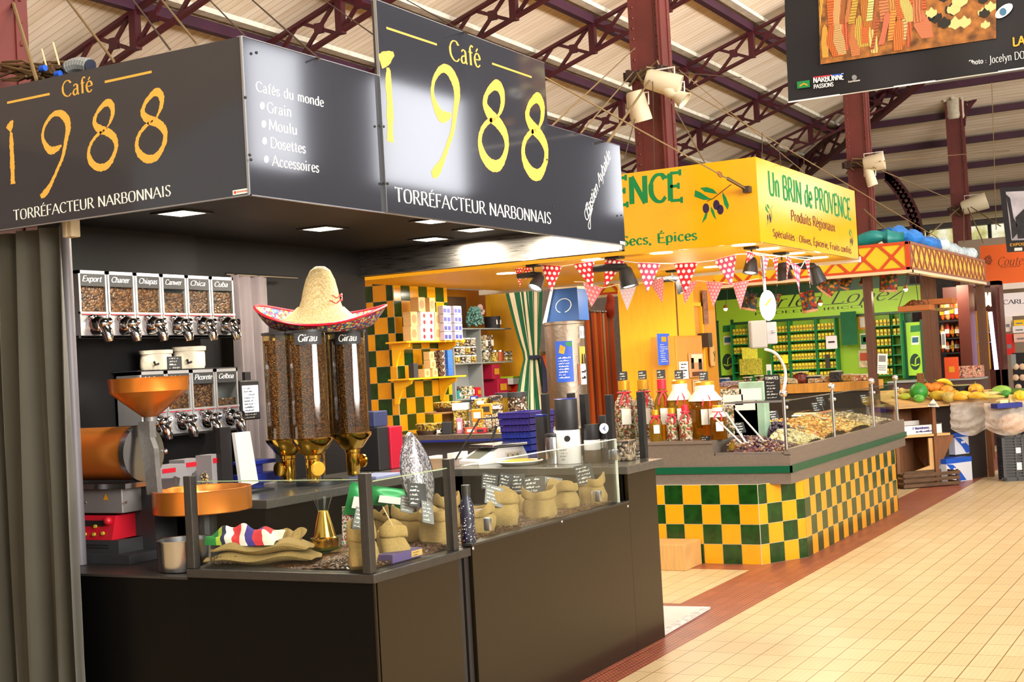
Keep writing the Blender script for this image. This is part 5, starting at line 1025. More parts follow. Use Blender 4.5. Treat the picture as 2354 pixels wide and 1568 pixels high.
# oil bottles and jars on the raised end
m_oil = mat('amber_oil', '#a86a10', .06, trans=.75, ior=1.2, noise=.25, nscale=12)
m_oil2 = mat('golden_oil', '#c79a2e', .06, trans=.7, ior=1.2, noise=.3, nscale=14)
m_herb = speckle('herbs_in_glass', ['#c8b080', '#8a5a3a', '#d8cbb0', '#b03a30', '#6a7a3a', '#e0d8c8'], 70, .2)
m_cloth = mat('white_frill', '#f6efe4', .8, noise=.06, nscale=40)
m_rib = mat('red_ribbon', '#d2223a', .5)
m_gold2 = mat('gold_foil_lid', '#dca32c', .35, metal=.4)
def jar(px, y, w, z1, lab, body, lid='frill', cardtop=True, x=9.75, sq=1, label=True, z0=.893):
    p = at(px, 990, 'x', x); t = thing('oil_jar', lab, 'jar', (x, p.y, z0), radians(28.8)); r = w/2; h = z1-z0
    mb = MB(); mb.lathe([(0, 0), (r*.95, 0), (r, .008), (r, h*.56), (r*.9, h*.64), (r*.6, h*.74), (r*.5, h*.78), (r*.5, h*.86), (0, h*.86)], n=24, wob=(lambda a, k: 1+.06*cos(8*a)) if sq else None); mb.build('body', body, t, True)
    if lid == 'frill':
        mb = MB(); mb.lathe([(0, h), (r*.55, h*.99), (r*.62, h*.9), (r*.6, h*.84), (r*.95, h*.7), (r*1.02, h*.66), (r*.9, h*.69), (r*.5, h*.82)], n=40, wob=lambda a, k: 1+(.07*cos(12*a) if k > 3 else .02)); mb.build('cloth_cover', m_cloth, t, True)
        mb = MB(); mb.lathe([(r*.57, h*.93), (r*.64, h*.935), (r*.64, h*.985), (r*.5, h*1.0)], n=28); mb.build('band', m_gold2, t, True)
    else:
        mb = MB(); mb.cyl((0, 0, h*.84), (0, 0, h), r*.55, n=24); mb.build('lid', m_gold2 if lid == 'gold' else m_rib, t, True)
    mb = MB(); mb.tube([(r*.62*cos(a*pi/8), r*.62*sin(a*pi/8), h*.8) for a in range(17)], .007, 6)
    mb.tube([(-r*.62, 0, h*.8), (-r*.9, -.02, h*.7), (-r*.95, -.015, h*.55)], .007, 6); mb.tube([(-r*.62, 0, h*.8), (-r*.85, .03, h*.68), (-r*1.0, .04, h*.58)], .007, 6); mb.build('ribbon', m_rib, t)
    if label: mb = MB(); mb.box((-r-.006, -r*.45, h*.25), (-r*.98, r*.45, h*.52)); mb.build('label', m_paper, t)
    if cardtop:
        mb = MB(); mb.box((-.005, -.033, h+.005), (.0, .033, h+.075)); cb = mb.build('price_card', m_blk, t); mb = MB(); scribble(mb, (-.006, .033, h+.008), -Y, Z, .066, .06, 3, rn, .2); mb.build('writing', m_chalk, cb)
jar(1440, 0, .17, 1.36, 'tall sweet jar with gold lid, leftmost behind the serving counter posts', m_herb, 'gold', True, 9.95, 0)
jar(1484, 0, .17, 1.36, 'tall sweet jar with gold lid and black card, behind the second post', m_herb, 'gold', True, 9.9, 0)
jar(1527, 0, .13, 1.36, 'slender jar with red ribbon neck and long white label', m_oil2, 'red', True, 9.75)
jar(1568, 0, .19, 1.35, 'wide oil jar with gold lid and white frilled cover, in the middle', m_oil2, 'frill', True, 9.75)
jar(1625, 0, .24, 1.33, 'largest amber oil jar with red ribbon and white frilled cover', m_oil, 'frill', True, 9.72)
jar(1546, 0, .1, 1.14, 'small bottle of peppercorns in front of the wide oil jar', m_herb, 'gold', False, 9.56, 0, False)
jar(1508, 0, .1, 1.13, 'small golden bottle nearest the serving counter', m_oil2, 'gold', False, 9.55, 0)
jar(1577, 0, .1, 1.16, 'small bottle of pale herbs before the red tagged jar', m_herb, 'red', False, 9.54, 0, False)
jar(1652, 0, .12, 1.15, 'dark amber bottle with black label at the right of the bottles', m_oil, 'frill', False, 9.55)
p = at(1622, 1003, 'x', 9.45); t = thing('price_card', 'small black price tag standing before the largest oil jar', 'sign', (9.45, p.y, .893)); mb = MB(); mb.box((0, -.035, 0), (.004, .035, .035)); mb.build('board', m_blk, t); mb = MB(); scribble(mb, (-.001, .035, 0), -Y, Z, .07, .035, 2, rn); mb.build('writing', m_chalk, t)
p = at(1684, 1035, 'x', 9.5); t = thing('oil_bottle', 'tiny oil bottle with black label at the case front corner', 'bottle', (9.5, p.y, .782)); mb = MB(); mb.lathe([(0, 0), (.028, 0), (.028, .06), (.012, .08), (.012, .1), (0, .1)], n=16); mb.build('glass', m_oil2, t, True); mb = MB(); mb.box((-.03, -.02, .005), (-.026, .02, .03)); mb.build('label', m_blk, t)
# cosmetic mirror-like dome, packets and black board behind
p = at(1690, 915, 'x', 10.3); t = thing('slicer_disc', 'brown round disc with steel rim standing behind the oil jars', 'disc', p); mb = MB(); mb.cyl((0, 0, 0), (.02, 0, 0), .1, n=30); mb.build('disc', mat('brown_disc', '#8a5a48', .4), t, True); mb = MB(); mb.tube([(0, .1*cos(a*pi/12), .1*sin(a*pi/12)) for a in range(25)], .007, 6); mb.build('rim', m_stl, t, True)
p = at(1777, 920, 'x', 9.66); t = thing('menu_board', 'tall black menu board with white handwriting on the glass shelf', 'sign', (9.66, p.y, 1.166)); 
mb = MB(); mb.box((0, -.06, 0), (.008, .06, .19)); mb.build('board', m_blk, t); mb = MB(); write(mb, 'TOMATES', (-.002, .05, .155), -Y, Z, .02, width=.1, thick=1.8, thin=1.2, serif=0); scribble(mb, (-.002, .05, .01), -Y, Z, .1, .135, 6, rn, .2); mb.build('writing', m_chalk, t); mb = MB(); mb.box((-.02, -.06, 0), (.03, .06, .008)); mb.build('foot', m_blk, t)
# step on the floor and the mat
p, q = at(1520, 1306, 'z', 0), at(1575, 1300, 'z', 0)
mb = MB(); mb.box((8.95, 3.62, 0), (9.28, 4.1, .185), .004); tag(mb.build('wooden_block', mat('pale_plywood', '#c79a5c', .6, noise=.12, nscale=6, stretch=(1, 8, 1))), 'pale wooden step block on the floor against the tiled counter', 'block')
mb = MB(); mb.prism([(6.80, 2.90, .002), (7.60, 2.93, .002), (7.52, 3.7, .002), (6.80, 3.7, .002)], (0, 0, .014)); o = tag(mb.build('floor_mat', mat('white_floor_plate', '#e8e4dc', .35, noise=.08, nscale=3)), 'white plate lying on the floor at the end of coffee stall', 'mat')
mb = MB(); mb.bar((6.80, 2.915, .017), (7.58, 2.945, .017), .05, .006); mb.build('worn_edge', mat('worn_white', '#d5d0cc', .4, noise=.4, nscale=30), o)
# table towards the coffee stall ---------------------------------------
t = thing('side_table', 'steel-edged dark display table of the yellow stall facing the coffee stall', 'table')
mb = MB(); mb.box((9.25, 4.75, .96), (10.1, 6.35, 1.0)); mb.build('top', m_steelx, t)
mb = MB(); mb.box((9.24, 4.75, .945), (9.26, 6.35, .962)); mb.build('blue_edge', m_blue, t)
mb = MB(); mb.box((9.4, 4.8, 0), (10.0, 6.3, .945)); mb.build('body', mat('table_grey', '#4a474a', .5), t)
rb = random.Random(21)
m_tins = [speckle('tin_print_%d' % i, c, 70, .4) for i, c in enumerate((['#e8c64a', '#f2dc8a', '#7a4a1a', '#e0b83a'], ['#3a241a', '#8a6a4a', '#e8dcc8', '#5a3a2a'], ['#e8dcc4', '#c8a46a', '#f0e8d8', '#4a5a3a']))]
def basket(px, py, r, h, lab, x=9.5):
    p = at(px, py, 'x', x); t = thing('food_basket', lab, 'basket', (x, p.y, p.z)); mb = MB(); mb.lathe([(0, 0), (r*.85, 0), (r, h*.35), (r, h*.4), (r*.9, h*.4), (0, h*.35)], n=24); mb.build('tray', mat('dark_wicker', '#4a3426', .7, bump=.5), t, True); mb = MB(); mb.lathe([(0, h*.36), (r*.85, h*.36), (r*1.05, h*.95), (r*.9, h), (0, h)], n=24); mb.build('contents', m_tins[0], t, True)
basket(990, 1000, .12, .1, 'round packed basket nearest the tiled pillar on the side table')
basket(1030, 945, .12, .08, 'round packed basket standing higher behind the chalk frame', 9.8)
t = thing('cake_stand', 'wooden stand under the higher packed basket on side table', 'stand', (9.8, at(1030, 950, 'x', 9.8).y, 1.0)); zt = at(1030, 946, 'x', 9.8).z-1.0
mb = MB(); mb.cyl((0, 0, 0), (0, 0, zt-.012), .05, n=14); mb.build('foot', mat('stand_wood', '#b98a55', .6), t); mb = MB(); mb.cyl((0, 0, zt-.012), (0, 0, zt), .2, n=24); mb.build('plate', mat('stand_wood', '#b98a55', .6), t)
goods = [(1029, 985, .08, .1, m_slate, 'small framed chalkboard on the side table'), (1058, 992, .045, .13, mat('pink_pack', '#e08aa8', .5), 'pink pointed packet beside the framed chalkboard'), (1100, 960, .1, .1, m_gold2, 'gold gift box with dark window on the side table'), (1120, 945, .1, .09, m_gold2, 'gold gift bag standing behind the gold box'), (1060, 935, .13, .06, m_paper, 'white packet in the back row of the side table'), (1107, 925, .1, .06, m_tins[0], 'gold patterned tin at the back of the side table'),
         (1140, 915, .1, .05, m_tins[1], 'brown speckled tin topping the back row'), (1143, 935, .1, .05, m_tins[1], 'brown speckled tin in the middle of the back row'), (1150, 965, .12, .06, m_tins[1], 'dark speckled tin beside the blue trays'), (1085, 965, .13, .05, m_tins[1], 'dark speckled tin before the gold box'), (1160, 985, .12, .03, m_gold2, 'flat gold bar stack beside the blue trays'), (1085, 990, .1, .05, mat('orange_pack', '#e0502a', .6), 'orange paper bag with dark label at table edge'), (1105, 982, .1, .04, m_rib, 'red wrapped packet lying beside the orange bag'), (1010, 990, .05, .05, m_tins[1], 'tiny dark tin between basket and chalkboard'), (1090, 913, .06, .04, m_blue, 'small blue pack at the very back of the side table'), (1075, 975, .05, .1, m_tins[2], 'pale printed canister behind the pink packet')]
for i, (px, py, w, h, mm, lab) in enumerate(goods):
    x = 9.42+.3*max(0, (990-py)/80); p = at(px, py+8, 'x', x); z0 = max(1.0, p.z-.02) if py < 960 else 1.0
    t = thing('packet', lab, 'packet', (x, p.y, 1.0), radians(20)); hh = (p.z-1.0)+h if py < 965 else h
    if py < 965:
        mb = MB(); mb.box((-w/2+.01, -w/2+.01, 0), (w/2-.01, w/2-.01, hh-h)); mb.build('riser', m_tins[2] if i % 2 else m_tins[0], t)
    mb = MB(); mb.box((-w/2, -w/2, max(0, hh-h)), (w/2, w/2, hh), .006); mb.build('pack', mm, t); mb = MB(); mb.box((-w/2-.002, -w*.3, max(0, hh-h)+h*.25), (-w/2, w*.3, hh-h*.25)); mb.build('label', m_paper if i % 3 else m_slate, t)
for px, w, mm, lab in ((1165, .18, m_oil2, 'wide glass canister with dark lid behind the blue trays'), (1190, .17, m_tins[1], 'dark canister with blue lid behind the blue trays')):
    p = at(px, 950, 'x', 9.9); t = thing('canister', lab, 'canister', (9.9, p.y, 1.0)); mb = MB(); mb.lathe([(0, 0), (w/2, 0), (w/2, .27), (0, .27)], n=22); mb.build('glass', mm, t, True); mb = MB(); mb.cyl((0, 0, .27), (0, 0, .31), w*.52, n=22); mb.build('lid', m_slate, t, True)
# back walls
mb = MB(); tiles(mb, (9.87, 7.5, .0), (0, -1, 0), (-1, 0, 0), .9, 18, 1, par=0, first=(.9-.36) % TS or TS); tiles(mb, (9.87, 6.6, 0), (1, 0, 0), (0, -1, 0), .9, 18, 0, par=0, first=TS*.8)
o = struct(mb.build('wall_tiled', [m_grout, m_ty, m_tg])); mb = MB(); mb.box((9.875, 6.61, 0), (10.77, 7.5, 2.6)); struct(mb.build('wall_tiled.001', m_grout))
mb = MB(); mb.box((9.0, 7.5, 0), (14, 7.56, 2.4)); struct(mb.build('wall_yellow_back', m_och))
YB = 7.0
xa, xb = at(1128, 700, 'y', YB).x, at(1152, 700, 'y', YB).x
zl = at(1080, 642, 'y', YB).z
mb = MB(); mb.box((xa, YB, 0), (xb, YB+.06, 2.75)); mb.box((xb, YB+.02, 0), (13.4, YB+.06, 2.75)); mb.box((10.775, YB, zl), (xa, YB+.06, 2.75)); struct(mb.build('wall_yellow', m_yelm))
mb = MB(); mb.box((10.8, 7.3, 1.0), (xa, 7.34, 2.3)); struct(mb.build('wall_dark_store', mat('store_brown', '#5a4128', .8, noise=.3, nscale=3)))
mb = MB(); mb.box((12.28, 4.92, 0), (12.8, 5.52, 2.28)); struct(mb.build('wall_column_casing', m_yelm))
mb = MB(); mb.box((12.8, 5.1, 0), (13.9, 5.16, 2.4)); struct(mb.build('wall_ochre', m_och))
mb = MB(); x0 = at(1544, 690, 'y', 5.09).x; x1 = at(1612, 690, 'y', 5.09).x
for a, b, c_, d in ((x0, x0+.04, 0, 2.1), (x1-.04, x1, 0, 2.1), (x0, x1, 2.06, 2.1)): mb.box((a, 5.08, c_), (b, 5.1, d))
tag(mb.build('panel_frame', m_yelm), 'ochre moulded panel frame on the wall right of the yellow column casing', 'frame')
# wall shelves with boxes
m_wood = mat('soap_crate_wood', '#d6ad72', .65, noise=.12, nscale=10, stretch=(1, 1, 8))
m_ypl = mat('yellow_shelf', '#f0b21a', .4)
def wshelf(px0, px1, py, lab):
    a, b = at(px0, py, 'y', 6.38), at(px1, py, 'y', 6.38); z = a.z; t = thing('wall_shelf', lab, 'shelf', ((a.x+b.x)/2, 6.6, z)); w = (b.x-a.x)/2
    mb = MB(); mb.box((-w, -.23, -.014), (w, -.012, 0)); mb.build('board', m_ypl, t)
    for s in (-.8, .75):
        mb = MB(); mb.prism([(s*w-.01, -.012, -.014), (s*w-.01, -.2, -.014), (s*w-.01, -.19, -.05), (s*w-.01, -.1, -.09), (s*w-.01, -.06, -.17), (s*w-.01, -.05, -.22), (s*w-.01, -.012, -.22)], (.022, 0, 0)); mb.build('bracket', m_ypl, t)
    return z
z1 = wshelf(932, 1068, 784, 'upper yellow bracket shelf on the tiled pillar'); z2 = wshelf(938, 1070, 870, 'lower yellow bracket shelf on the tiled pillar')
def blockbox(px, py, w, h, mm, lab, dots=0, y=6.42, name='soap_box', grp='wooden soap boxes on the upper shelf', zz=None):
    p = at(px, py, 'y', y-w*.4); t = thing(name, lab, 'box', (p.x, y, zz if zz is not None else p.z), 0, grp)
    mb = MB(); mb.box((-w/2, -w*.4, 0), (w/2, w*.4, h), .003); mb.build('box', mm, t)
    if dots:
        for k in range(dots): mb = MB(); c_ = V((0, -w*.4-.001, h*(.28+.45*k if dots > 1 else .5))); mb.cyl(c_, c_-Y*.001, h*.15, n=16); mb.build('red_dot', m_red, t)
    elif mm == m_wood:
        mb = MB(); mb.lathe([(h*.2, 0), (h*.3, 0), (h*.3, .001), (h*.2, .001)], (0, -w*.4-.0012, h*.5), (0, 1, 0), 18); mb.build('stamp', mat('burnt_stamp', '#a87c4c', .7), t)
    return t
hb = .128; cols5 = [(952, 'at the left edge'), (975, 'second from the left'), (991, 'third from the left'), (1007, 'beside the soap packs')]
for i, (px, s) in enumerate(cols5):
    for r in range(2): blockbox(px, 0 or 760-30*r, .105, hb, m_paper if 0 < i < 3 else m_wood, 'wooden soap box %s, %s row of the upper shelf' % (s, ('lowest', 'second')[r]), 2 if 0 < i < 3 else 0, zz=z1+hb*r)
blockbox(970, 700, .11, hb, m_wood, 'wooden soap box on top of the stack at its left', zz=z1+hb*2+.001); blockbox(994, 700, .09, hb, m_wood, 'pale wooden soap box on top of the stack at its right', zz=z1+hb*2+.001)
m_soap = mat('soap_pack', '#c9c4d8', .5); m_soapl = mat('soap_label', '#3a3a7a', .5)
for c_ in range(4):
    for r in range(4):
        p = at(1022+c_*12.5, 770, 'y', 6.35); t = thing('soap_pack', 'small white and blue soap pack, column %d from the boxes, row %d from the shelf' % (c_+1, r+1), 'soap', (p.x, 6.36+.02*(c_ % 2), z1+.079*r), 0, 'soap packs on the upper shelf')
        mb = MB(); mb.box((-.034, -.03, 0), (.034, .03, .075), .003); mb.build('pack', m_soap, t); mb = MB(); mb.box((-.03, -.031, .012), (.02, -.03, .05)); mb.build('label', m_soapl, t)
for i, (px, w, h, mm, lab, r) in enumerate(((956, .07, .13, m_slate, 'dark bottle with white label on the lower shelf', 0), (982, .09, .075, m_wood, 'wooden soap cube at the bottom left of the lower shelf', 0), (1000, .085, .075, m_wood, 'wooden soap cube in the bottom row, right of another', 0), (996, .09, .075, m_wood, 'wooden soap cube in the second row of the lower shelf', 1), (994, .08, .075, m_wood, 'wooden soap cube on top of the lower shelf pile', 2))):
    blockbox(px, 0 or 840, w, h, mm, lab, 0, 6.42, 'soap_cube' if i else 'bottle', 'cubes on the lower shelf', z2+.0755*r)
for r in range(4):
    for c_, (px, mm, s) in enumerate(((1018, m_tins[1], 'dark'), (1036, mat('blue_tin', '#2f62b8', .4), 'blue'))):
        blockbox(px, 0 or 840, .085, .058, mm, '%s printed tin on the lower shelf, row %d from the board' % (s, r+1), 0, 6.40, 'small_tin', 'tins on the lower shelf', z2+.059*r)
# grey shelving behind
YS = 6.95; m_gs = mat('grey_shelf', '#8f9494', .45)
t = thing('shelf_unit', 'grey metal shelving with jars beside the striped curtain', 'shelf')
xs = [at(px, 800, 'y', YS-.2).x for px in (1045, 1108, 1178)]
zs = [at(1120, py, 'y', YS-.2).z for py in (912, 832, 754)]
for z in zs: mb = MB(); mb.box((xs[0], YS-.2, z-.014), (xs[2], YS-.02, z)); mb.build('board', m_gs, t)
for x in xs[:2]: mb = MB(); mb.box((x-.01, YS-.19, 0), (x+.01, YS-.02, zs[2]-.014)); mb.build('upright', m_gs, t)
mb = MB(); mb.box((xs[0], YS-.03, 1.0), (xs[1], YS-.02, zs[2]-.014)); mb.build('back_panel', m_gs, t)
def onshelf(px, lv, w, h, mm, lab, name='tin', cat='tin', rd=0, lid=None, dz=0, y=6.82, grp=None):
    p = at(px, 850, 'y', y); t = thing(name, lab, cat, (p.x, y, zs[lv]+.001+dz), 0, grp); mb = MB()
    if rd: mb.lathe([(0, 0), (w/2*.92, 0), (w/2, h), (0, h)], n=18)
    else: mb.box((-w/2, -w*.4, 0), (w/2, w*.4, h), .004)
    mb.build('body', mm, t, bool(rd))
    if lid: mb = MB(); (mb.cyl((0, 0, h), (0, 0, h+.014), w*.53, n=18) if rd else mb.box((-w*.53, -w*.43, h), (w*.53, w*.43, h+.016), .003)); mb.build('lid', lid, t)
    else: mb = MB(); mb.box((-w*.3, -w*.4-.008, h*.3), (w*.3, -w*.4-.006, h*.7)); mb.build('label', m_gold2 if 'red' in lab else m_paper, t)
m_wine = mat('wine_red_tin', '#9c1838', .35)
onshelf(1137, 0, .22, .17, m_wine, 'large dark red tin box low on the grey shelving'); onshelf(1128, 0, .16, .15, m_wine, 'dark red tin box stacked on the large one', dz=.172); onshelf(1158, 0, .12, .13, m_red, 'dark red tin box beside the large one, nearer the curtain', y=6.86)
onshelf(1182, 0, .2, .1, mat('bright_red_box', '#d8261e', .4), 'bright red lunch box below the green-lidded tub', lid=None); onshelf(1173, 0, .2, .07, m_wht, 'clear tub with lime green lid on the red box', 'tub', 'tub', 0, mat('lime_lid', '#b5d820', .4), dz=.102)
onshelf(1090, 0, .1, .1, m_red, 'small red packet at left of the red tins'); onshelf(1068, 0, .16, .12, m_tins[2], 'gift basket of small goods wrapped in film', 'gift_basket', 'basket', 1); onshelf(1050, 0, .05, .08, mat('teal_glass', '#2f8a80', .2), 'teal glass pot at the left of the grey shelving', 'glass_pot', 'pot', 1)
for i, (px, lv, mm, s) in enumerate(((1118, 1, m_tins[2], 'tall jar of pale mix on the middle shelf'), (1136, 1, m_tins[0], 'jar of golden mix on the middle shelf'), (1148, 1, mat('chilli_jar', '#b04a20', .4), 'jar of red spice on the middle shelf'))): onshelf(px, lv, .1, .1, mm, s, 'jar', 'jar', 1, m_stl)
for i in range(2):
    for c_ in range(2): onshelf(1160+c_*11, 1, .06, .05, m_tins[i], 'small printed tin %s, %s row, right end of middle shelf' % (('nearer the jars', 'nearer the curtain')[c_], ('lower', 'upper')[i]), dz=.051*i)
for r in range(3):
    for c_ in range(4): onshelf(1052+c_*12.5, 1, .065, .062, m_tins[(r+c_) % 3], 'small white-lidded spice jar in the rows on the middle grey shelf', 'spice_jar', 'jar', 1, m_wht, dz=.085*r, grp='spice jars on the grey shelf')
onshelf(1115, 1, .08, .16, m_tins[2], 'tall clear tumbler pack under the top grey shelf', 'tumbler', 'jar', 1, dz=.11); onshelf(1128, 1, .08, .16, m_tins[1], 'tall dark tumbler pack under the top grey shelf', 'tumbler', 'jar', 1, dz=.115, y=6.86)
onshelf(1138, 2, .17, .12, mat('black_wicker', '#1c1a22', .6, bump=.6), 'black wicker planter on top of the grey shelving', 'planter', 'basket', 1)
p = at(1092, 750, 'y', 6.82); t = thing('glass_arrangement', 'glittering teal bead and glass arrangement on top of grey shelving', 'decoration', (p.x, 6.82, zs[2]+.002)); rr = random.Random(4); m_teal = mat('teal_beads', '#5f9a94', .1, spec=.8)
mb = MB()
for i in range(240):
    a = rr.uniform(0, 6.28); e = rr.random(); h = rr.random()**.7; R = .115*math.sqrt(1-h*h*.85)*e**.4; mb.ball((R*cos(a), R*sin(a)*.7, .02+.19*h), rr.uniform(.008, .016), n=6, k=4)
mb.build('beads', m_teal, t, True, kind='stuff')
mb = MB()
for i in range(14): a = i*.45; mb.ball((.13+.05*cos(a)*(i/14+.3), .0, .2+.05*sin(a)*(i/14+.3)), .018, n=6, k=4)
mb.build('pink_flower', mat('pink_petal', '#d8b8b8', .6), t, True)
# curtains
def stripes(name, cols, sc):
    m, nt, b = newmat(name); n = N(nt); u = n.sep(n('UVMap').outputs[0])[0]; f = n.math('FRACT', n.math('MULTIPLY', u, sc)); k = len(cols)
    n.link(n.ramp(f, [(i/k, c) for i, c in enumerate(cols)], 'CONSTANT'), b.inputs['Base Color']); b.inputs['Roughness'].default_value = .8; return m
def uvgrid(o, nu, nv):
    me = o.data; uv = me.uv_layers.new(name='UVMap')
    for l in me.loops: vi = l.vertex_index; uv.data[l.index].uv = ((vi % (nu+1))/nu, (vi//(nu+1))/nv)
m_gst = stripes('green_cream_stripes', ['#0c5a38', '#0c5a38', '#0c5a38', '#e6d2ae', '#0c5a38', '#0c5a38', '#e6d2ae', '#e6d2ae'], 5)
m_ost = stripes('orange_stripes', ['#c24a14', '#d9661e', '#5a2a1a', '#d8b884', '#c24a14', '#e07a28', '#8a5a3a'], 2.2)
m_orn = mat('orange_cloth_plain', '#cf5a1a', .8)
def scurtain(px0, px1, y, z0, z1, mm, lab, pinch=None, folds=7):
    a, b = at(px0, 750, 'y', y), at(px1, 750, 'y', y); t = thing('curtain', lab, 'curtain'); mb = MB(); curtain(mb, (a.x, y, 0), (b.x, y, 0), z0, z1, folds, .02, random.Random(int(px0)+3), 30, pinch); o = mb.build('cloth', mm, t, True); uvgrid(o, folds*10, 30); mb = MB(); mb.cyl((a.x-.03, y, z1+.01), (b.x+.03, y, z1+.01), .01, n=8)
    for i in range(10): x = a.x+(b.x-a.x)*(i+.5)/10; mb.cyl((x-.003, y, z1+.01), (x+.003, y, z1+.01), .02, n=10)
    mb.build('rod', m_stl, t); return a, b
zt = at(1200, 652, 'y', 6.6).z
a, b = scurtain(1152, 1262, 6.6, .02, zt, m_gst, 'green and cream striped curtain tied back left of the steel tank', (.62, .28, at(1210, 820, 'y', 6.6).z))
zz = at(1210, 822, 'y', 6.56).z; xm = a.x+(b.x-a.x)*.62
t = thing('curtain_tie', 'dark navy tie knotted around the striped curtain', 'tie', (xm, 6.54, zz)); mb = MB(); mb.lathe([(.1, -.02), (.115, -.015), (.115, .015), (.1, .02)], (0, .06, 0), n=20, sy=.6); mb.tube([(.05, -.01, 0), (.07, -.02, -.15), (.06, -.02, -.38)], [.012, .025, .03], 6); mb.tube([(.05, -.01, 0), (.1, -.015, -.15), (.13, -.02, -.36)], [.012, .022, .028], 6); mb.build('band', mat('navy_cloth', '#23233f', .8), t, True)
scurtain(1240, 1262, 6.75, .02, 1.65, m_orn, 'strip of orange cloth showing between striped curtain and steel tank', folds=2)
scurtain(1346, 1408, 6.3, .02, 2.08, m_ost, 'orange and brown striped curtain right of the steel tank', folds=5)
for k, (px, py, lab) in enumerate(((1345, 690, 'patterned orange scarf bunched behind the blue bag'), (1403, 700, 'rust red cloth bunched at the top of striped curtain'))):
    p = at(px, py, 'y', 6.27); t = thing('scarf', lab, 'cloth', p); mb = MB(); mb.ball((0, 0, -.02), .11, (.8 if k == 0 else .4, .5, 1.25), 18, 12); mb.v = [(x+.02*sin(z*40), y_, z+.02*sin(x*50)) for x, y_, z in mb.v]; mb.build('cloth', speckle('scarf_print', ['#d8822a', '#b03a1a', '#e6b04a', '#5a2a3a', '#e0d0a0'], 60) if k == 0 else mat('rust_cloth', '#a8381a', .8), t, True)
# steel tank with notices and the blue bag
cx = 10.7; cy = at(1299, 800, 'x', cx).y; R = .175; zt = at(1299, 738, 'x', cx-.17).z
def hammered():
    m, nt, b = newmat('brushed_tank'); n = N(nt); v = n('TexVoronoi', Vector=n.coord(), Scale=28.0); b.inputs['Metallic'].default_value = 1; b.inputs['Roughness'].default_value = .42; b.inputs['Base Color'].default_value = lin('#97897c')
    n.link(n('Bump', Strength=.25, Distance=.006, Height=v.outputs['Distance']).outputs[0], b.inputs['Normal']); return m
t = thing('oil_tank', 'tall cylindrical stainless steel oil tank covered with notices', 'tank', (cx, cy, .8)); mb = MB(); mb.lathe([(0, 0), (R, 0), (R, zt-.8-.03), (R*1.04, zt-.8-.025), (R*1.04, zt-.8), (R*.98, zt-.8), (0, zt-.8-.01)], n=48); mb.build('body', hammered(), t, True)
mb = MB(); mb.cyl((0, 0, -.8), (0, 0, 0), .2, n=24); mb.build('pedestal', m_gs, t)
def notice(px0, py0, px1, py1, col, lab, pr):
    a0 = atan2(-cy, -cx); p, q = at(px0, py0, 'x', cx-.15), at(px1, py1, 'x', cx-.15); zz0, zz1 = q.z, p.z
    th = lambda y: a0+math.asin(max(-.98, min(.98, ((cy-y)/.2)*.83)))
    A0, A1 = th(p.y), th(q.y); o = thing('notice', lab, 'notice', (cx, cy, zz0)); f = lambda r: (lambda u, v: V((r*cos(A0+(A1-A0)*u), r*sin(A0+(A1-A0)*u), (zz1-zz0)*v)))
    mb = MB(); mb.grid(f(R+.004), 10, 1); mb.build('sheet', col, o); w = abs(A1-A0)*R; h = zz1-zz0
    for mm, fn in pr:
        tm = MB(); fn(tm, w, h); tm.v = [((R+.0065)*cos(A0+(A1-A0)*x/w), (R+.0065)*sin(A0+(A1-A0)*x/w), z) for x, y, z in tm.v]; tm.build('print', mm, o)
m_nb = mat('poster_blue', '#2757c8', .5)
notice(1254, 787, 1306, 878, m_nb, 'blue poster with yellow picture and white lines on the steel tank', ((m_chalk, lambda m, w, h: scribble(m, (w*.1, 0, h*.08), X, Z, w*.85, h*.55, 8, rn, .2)), (m_gold2, lambda m, w, h: m.add([(w*.2, 0, h*.72), (w*.5, 0, h*.68), (w*.6, 0, h*.85), (w*.3, 0, h*.92)], [(0, 1, 2, 3)])), (m_gtxt, lambda m, w, h: m.add([(w*.65, 0, h*.88), (w*.98, 0, h*.86), (w*.98, 0, h*.98), (w*.6, 0, h*.97)], [(0, 1, 2, 3)]))))
notice(1321, 750, 1341, 776, m_paper, 'small white notice with grey picture high on the steel tank', ((m_slate2, lambda m, w, h: m.add([(w*.15, 0, h*.2), (w*.85, 0, h*.2), (w*.85, 0, h*.65), (w*.15, 0, h*.65)], [(0, 1, 2, 3)])),))
notice(1320, 797, 1342, 836, mat('poster_ochre', '#c79a3c', .6), 'ochre picture card with black figures on the steel tank', ((m_blk, lambda m, w, h: (m.add([(w*.2, 0, 0), (w*.45, 0, 0), (w*.45, 0, h*.55), (w*.3, 0, h*.6)], [(0, 1, 2, 3)]), m.add([(w*.6, 0, 0), (w*.9, 0, 0), (w*.8, 0, h*.6), (w*.62, 0, h*.55)], [(0, 1, 2, 3)]))),))
notice(1316, 838, 1346, 884, m_paper, 'white handwritten sheet in a brown frame low on the tank', ((mat('frame_brown', '#8a4a2a', .6), lambda m, w, h: [m.add(q, [(0, 1, 2, 3)]) for q in ([(0, 0, 0), (w, 0, 0), (w, 0, h*.1), (0, 0, h*.1)], [(0, 0, h*.88), (w, 0, h*.88), (w, 0, h), (0, 0, h)], [(0, 0, 0), (w*.2, 0, 0), (w*.2, 0, h), (0, 0, h)])]), (m_blk, lambda m, w, h: scribble(m, (w*.25, 0, h*.2), X, Z, w*.7, h*.6, 2, rn, .25))))
p = at(1300, 735, 'x', cx-.05); t = thing('shopping_bag', 'blue insulated shopping bag with cream rim lying on the steel tank', 'bag', (cx, p.y, zt+.003)); zh = at(1300, 662, 'x', cx).z-zt
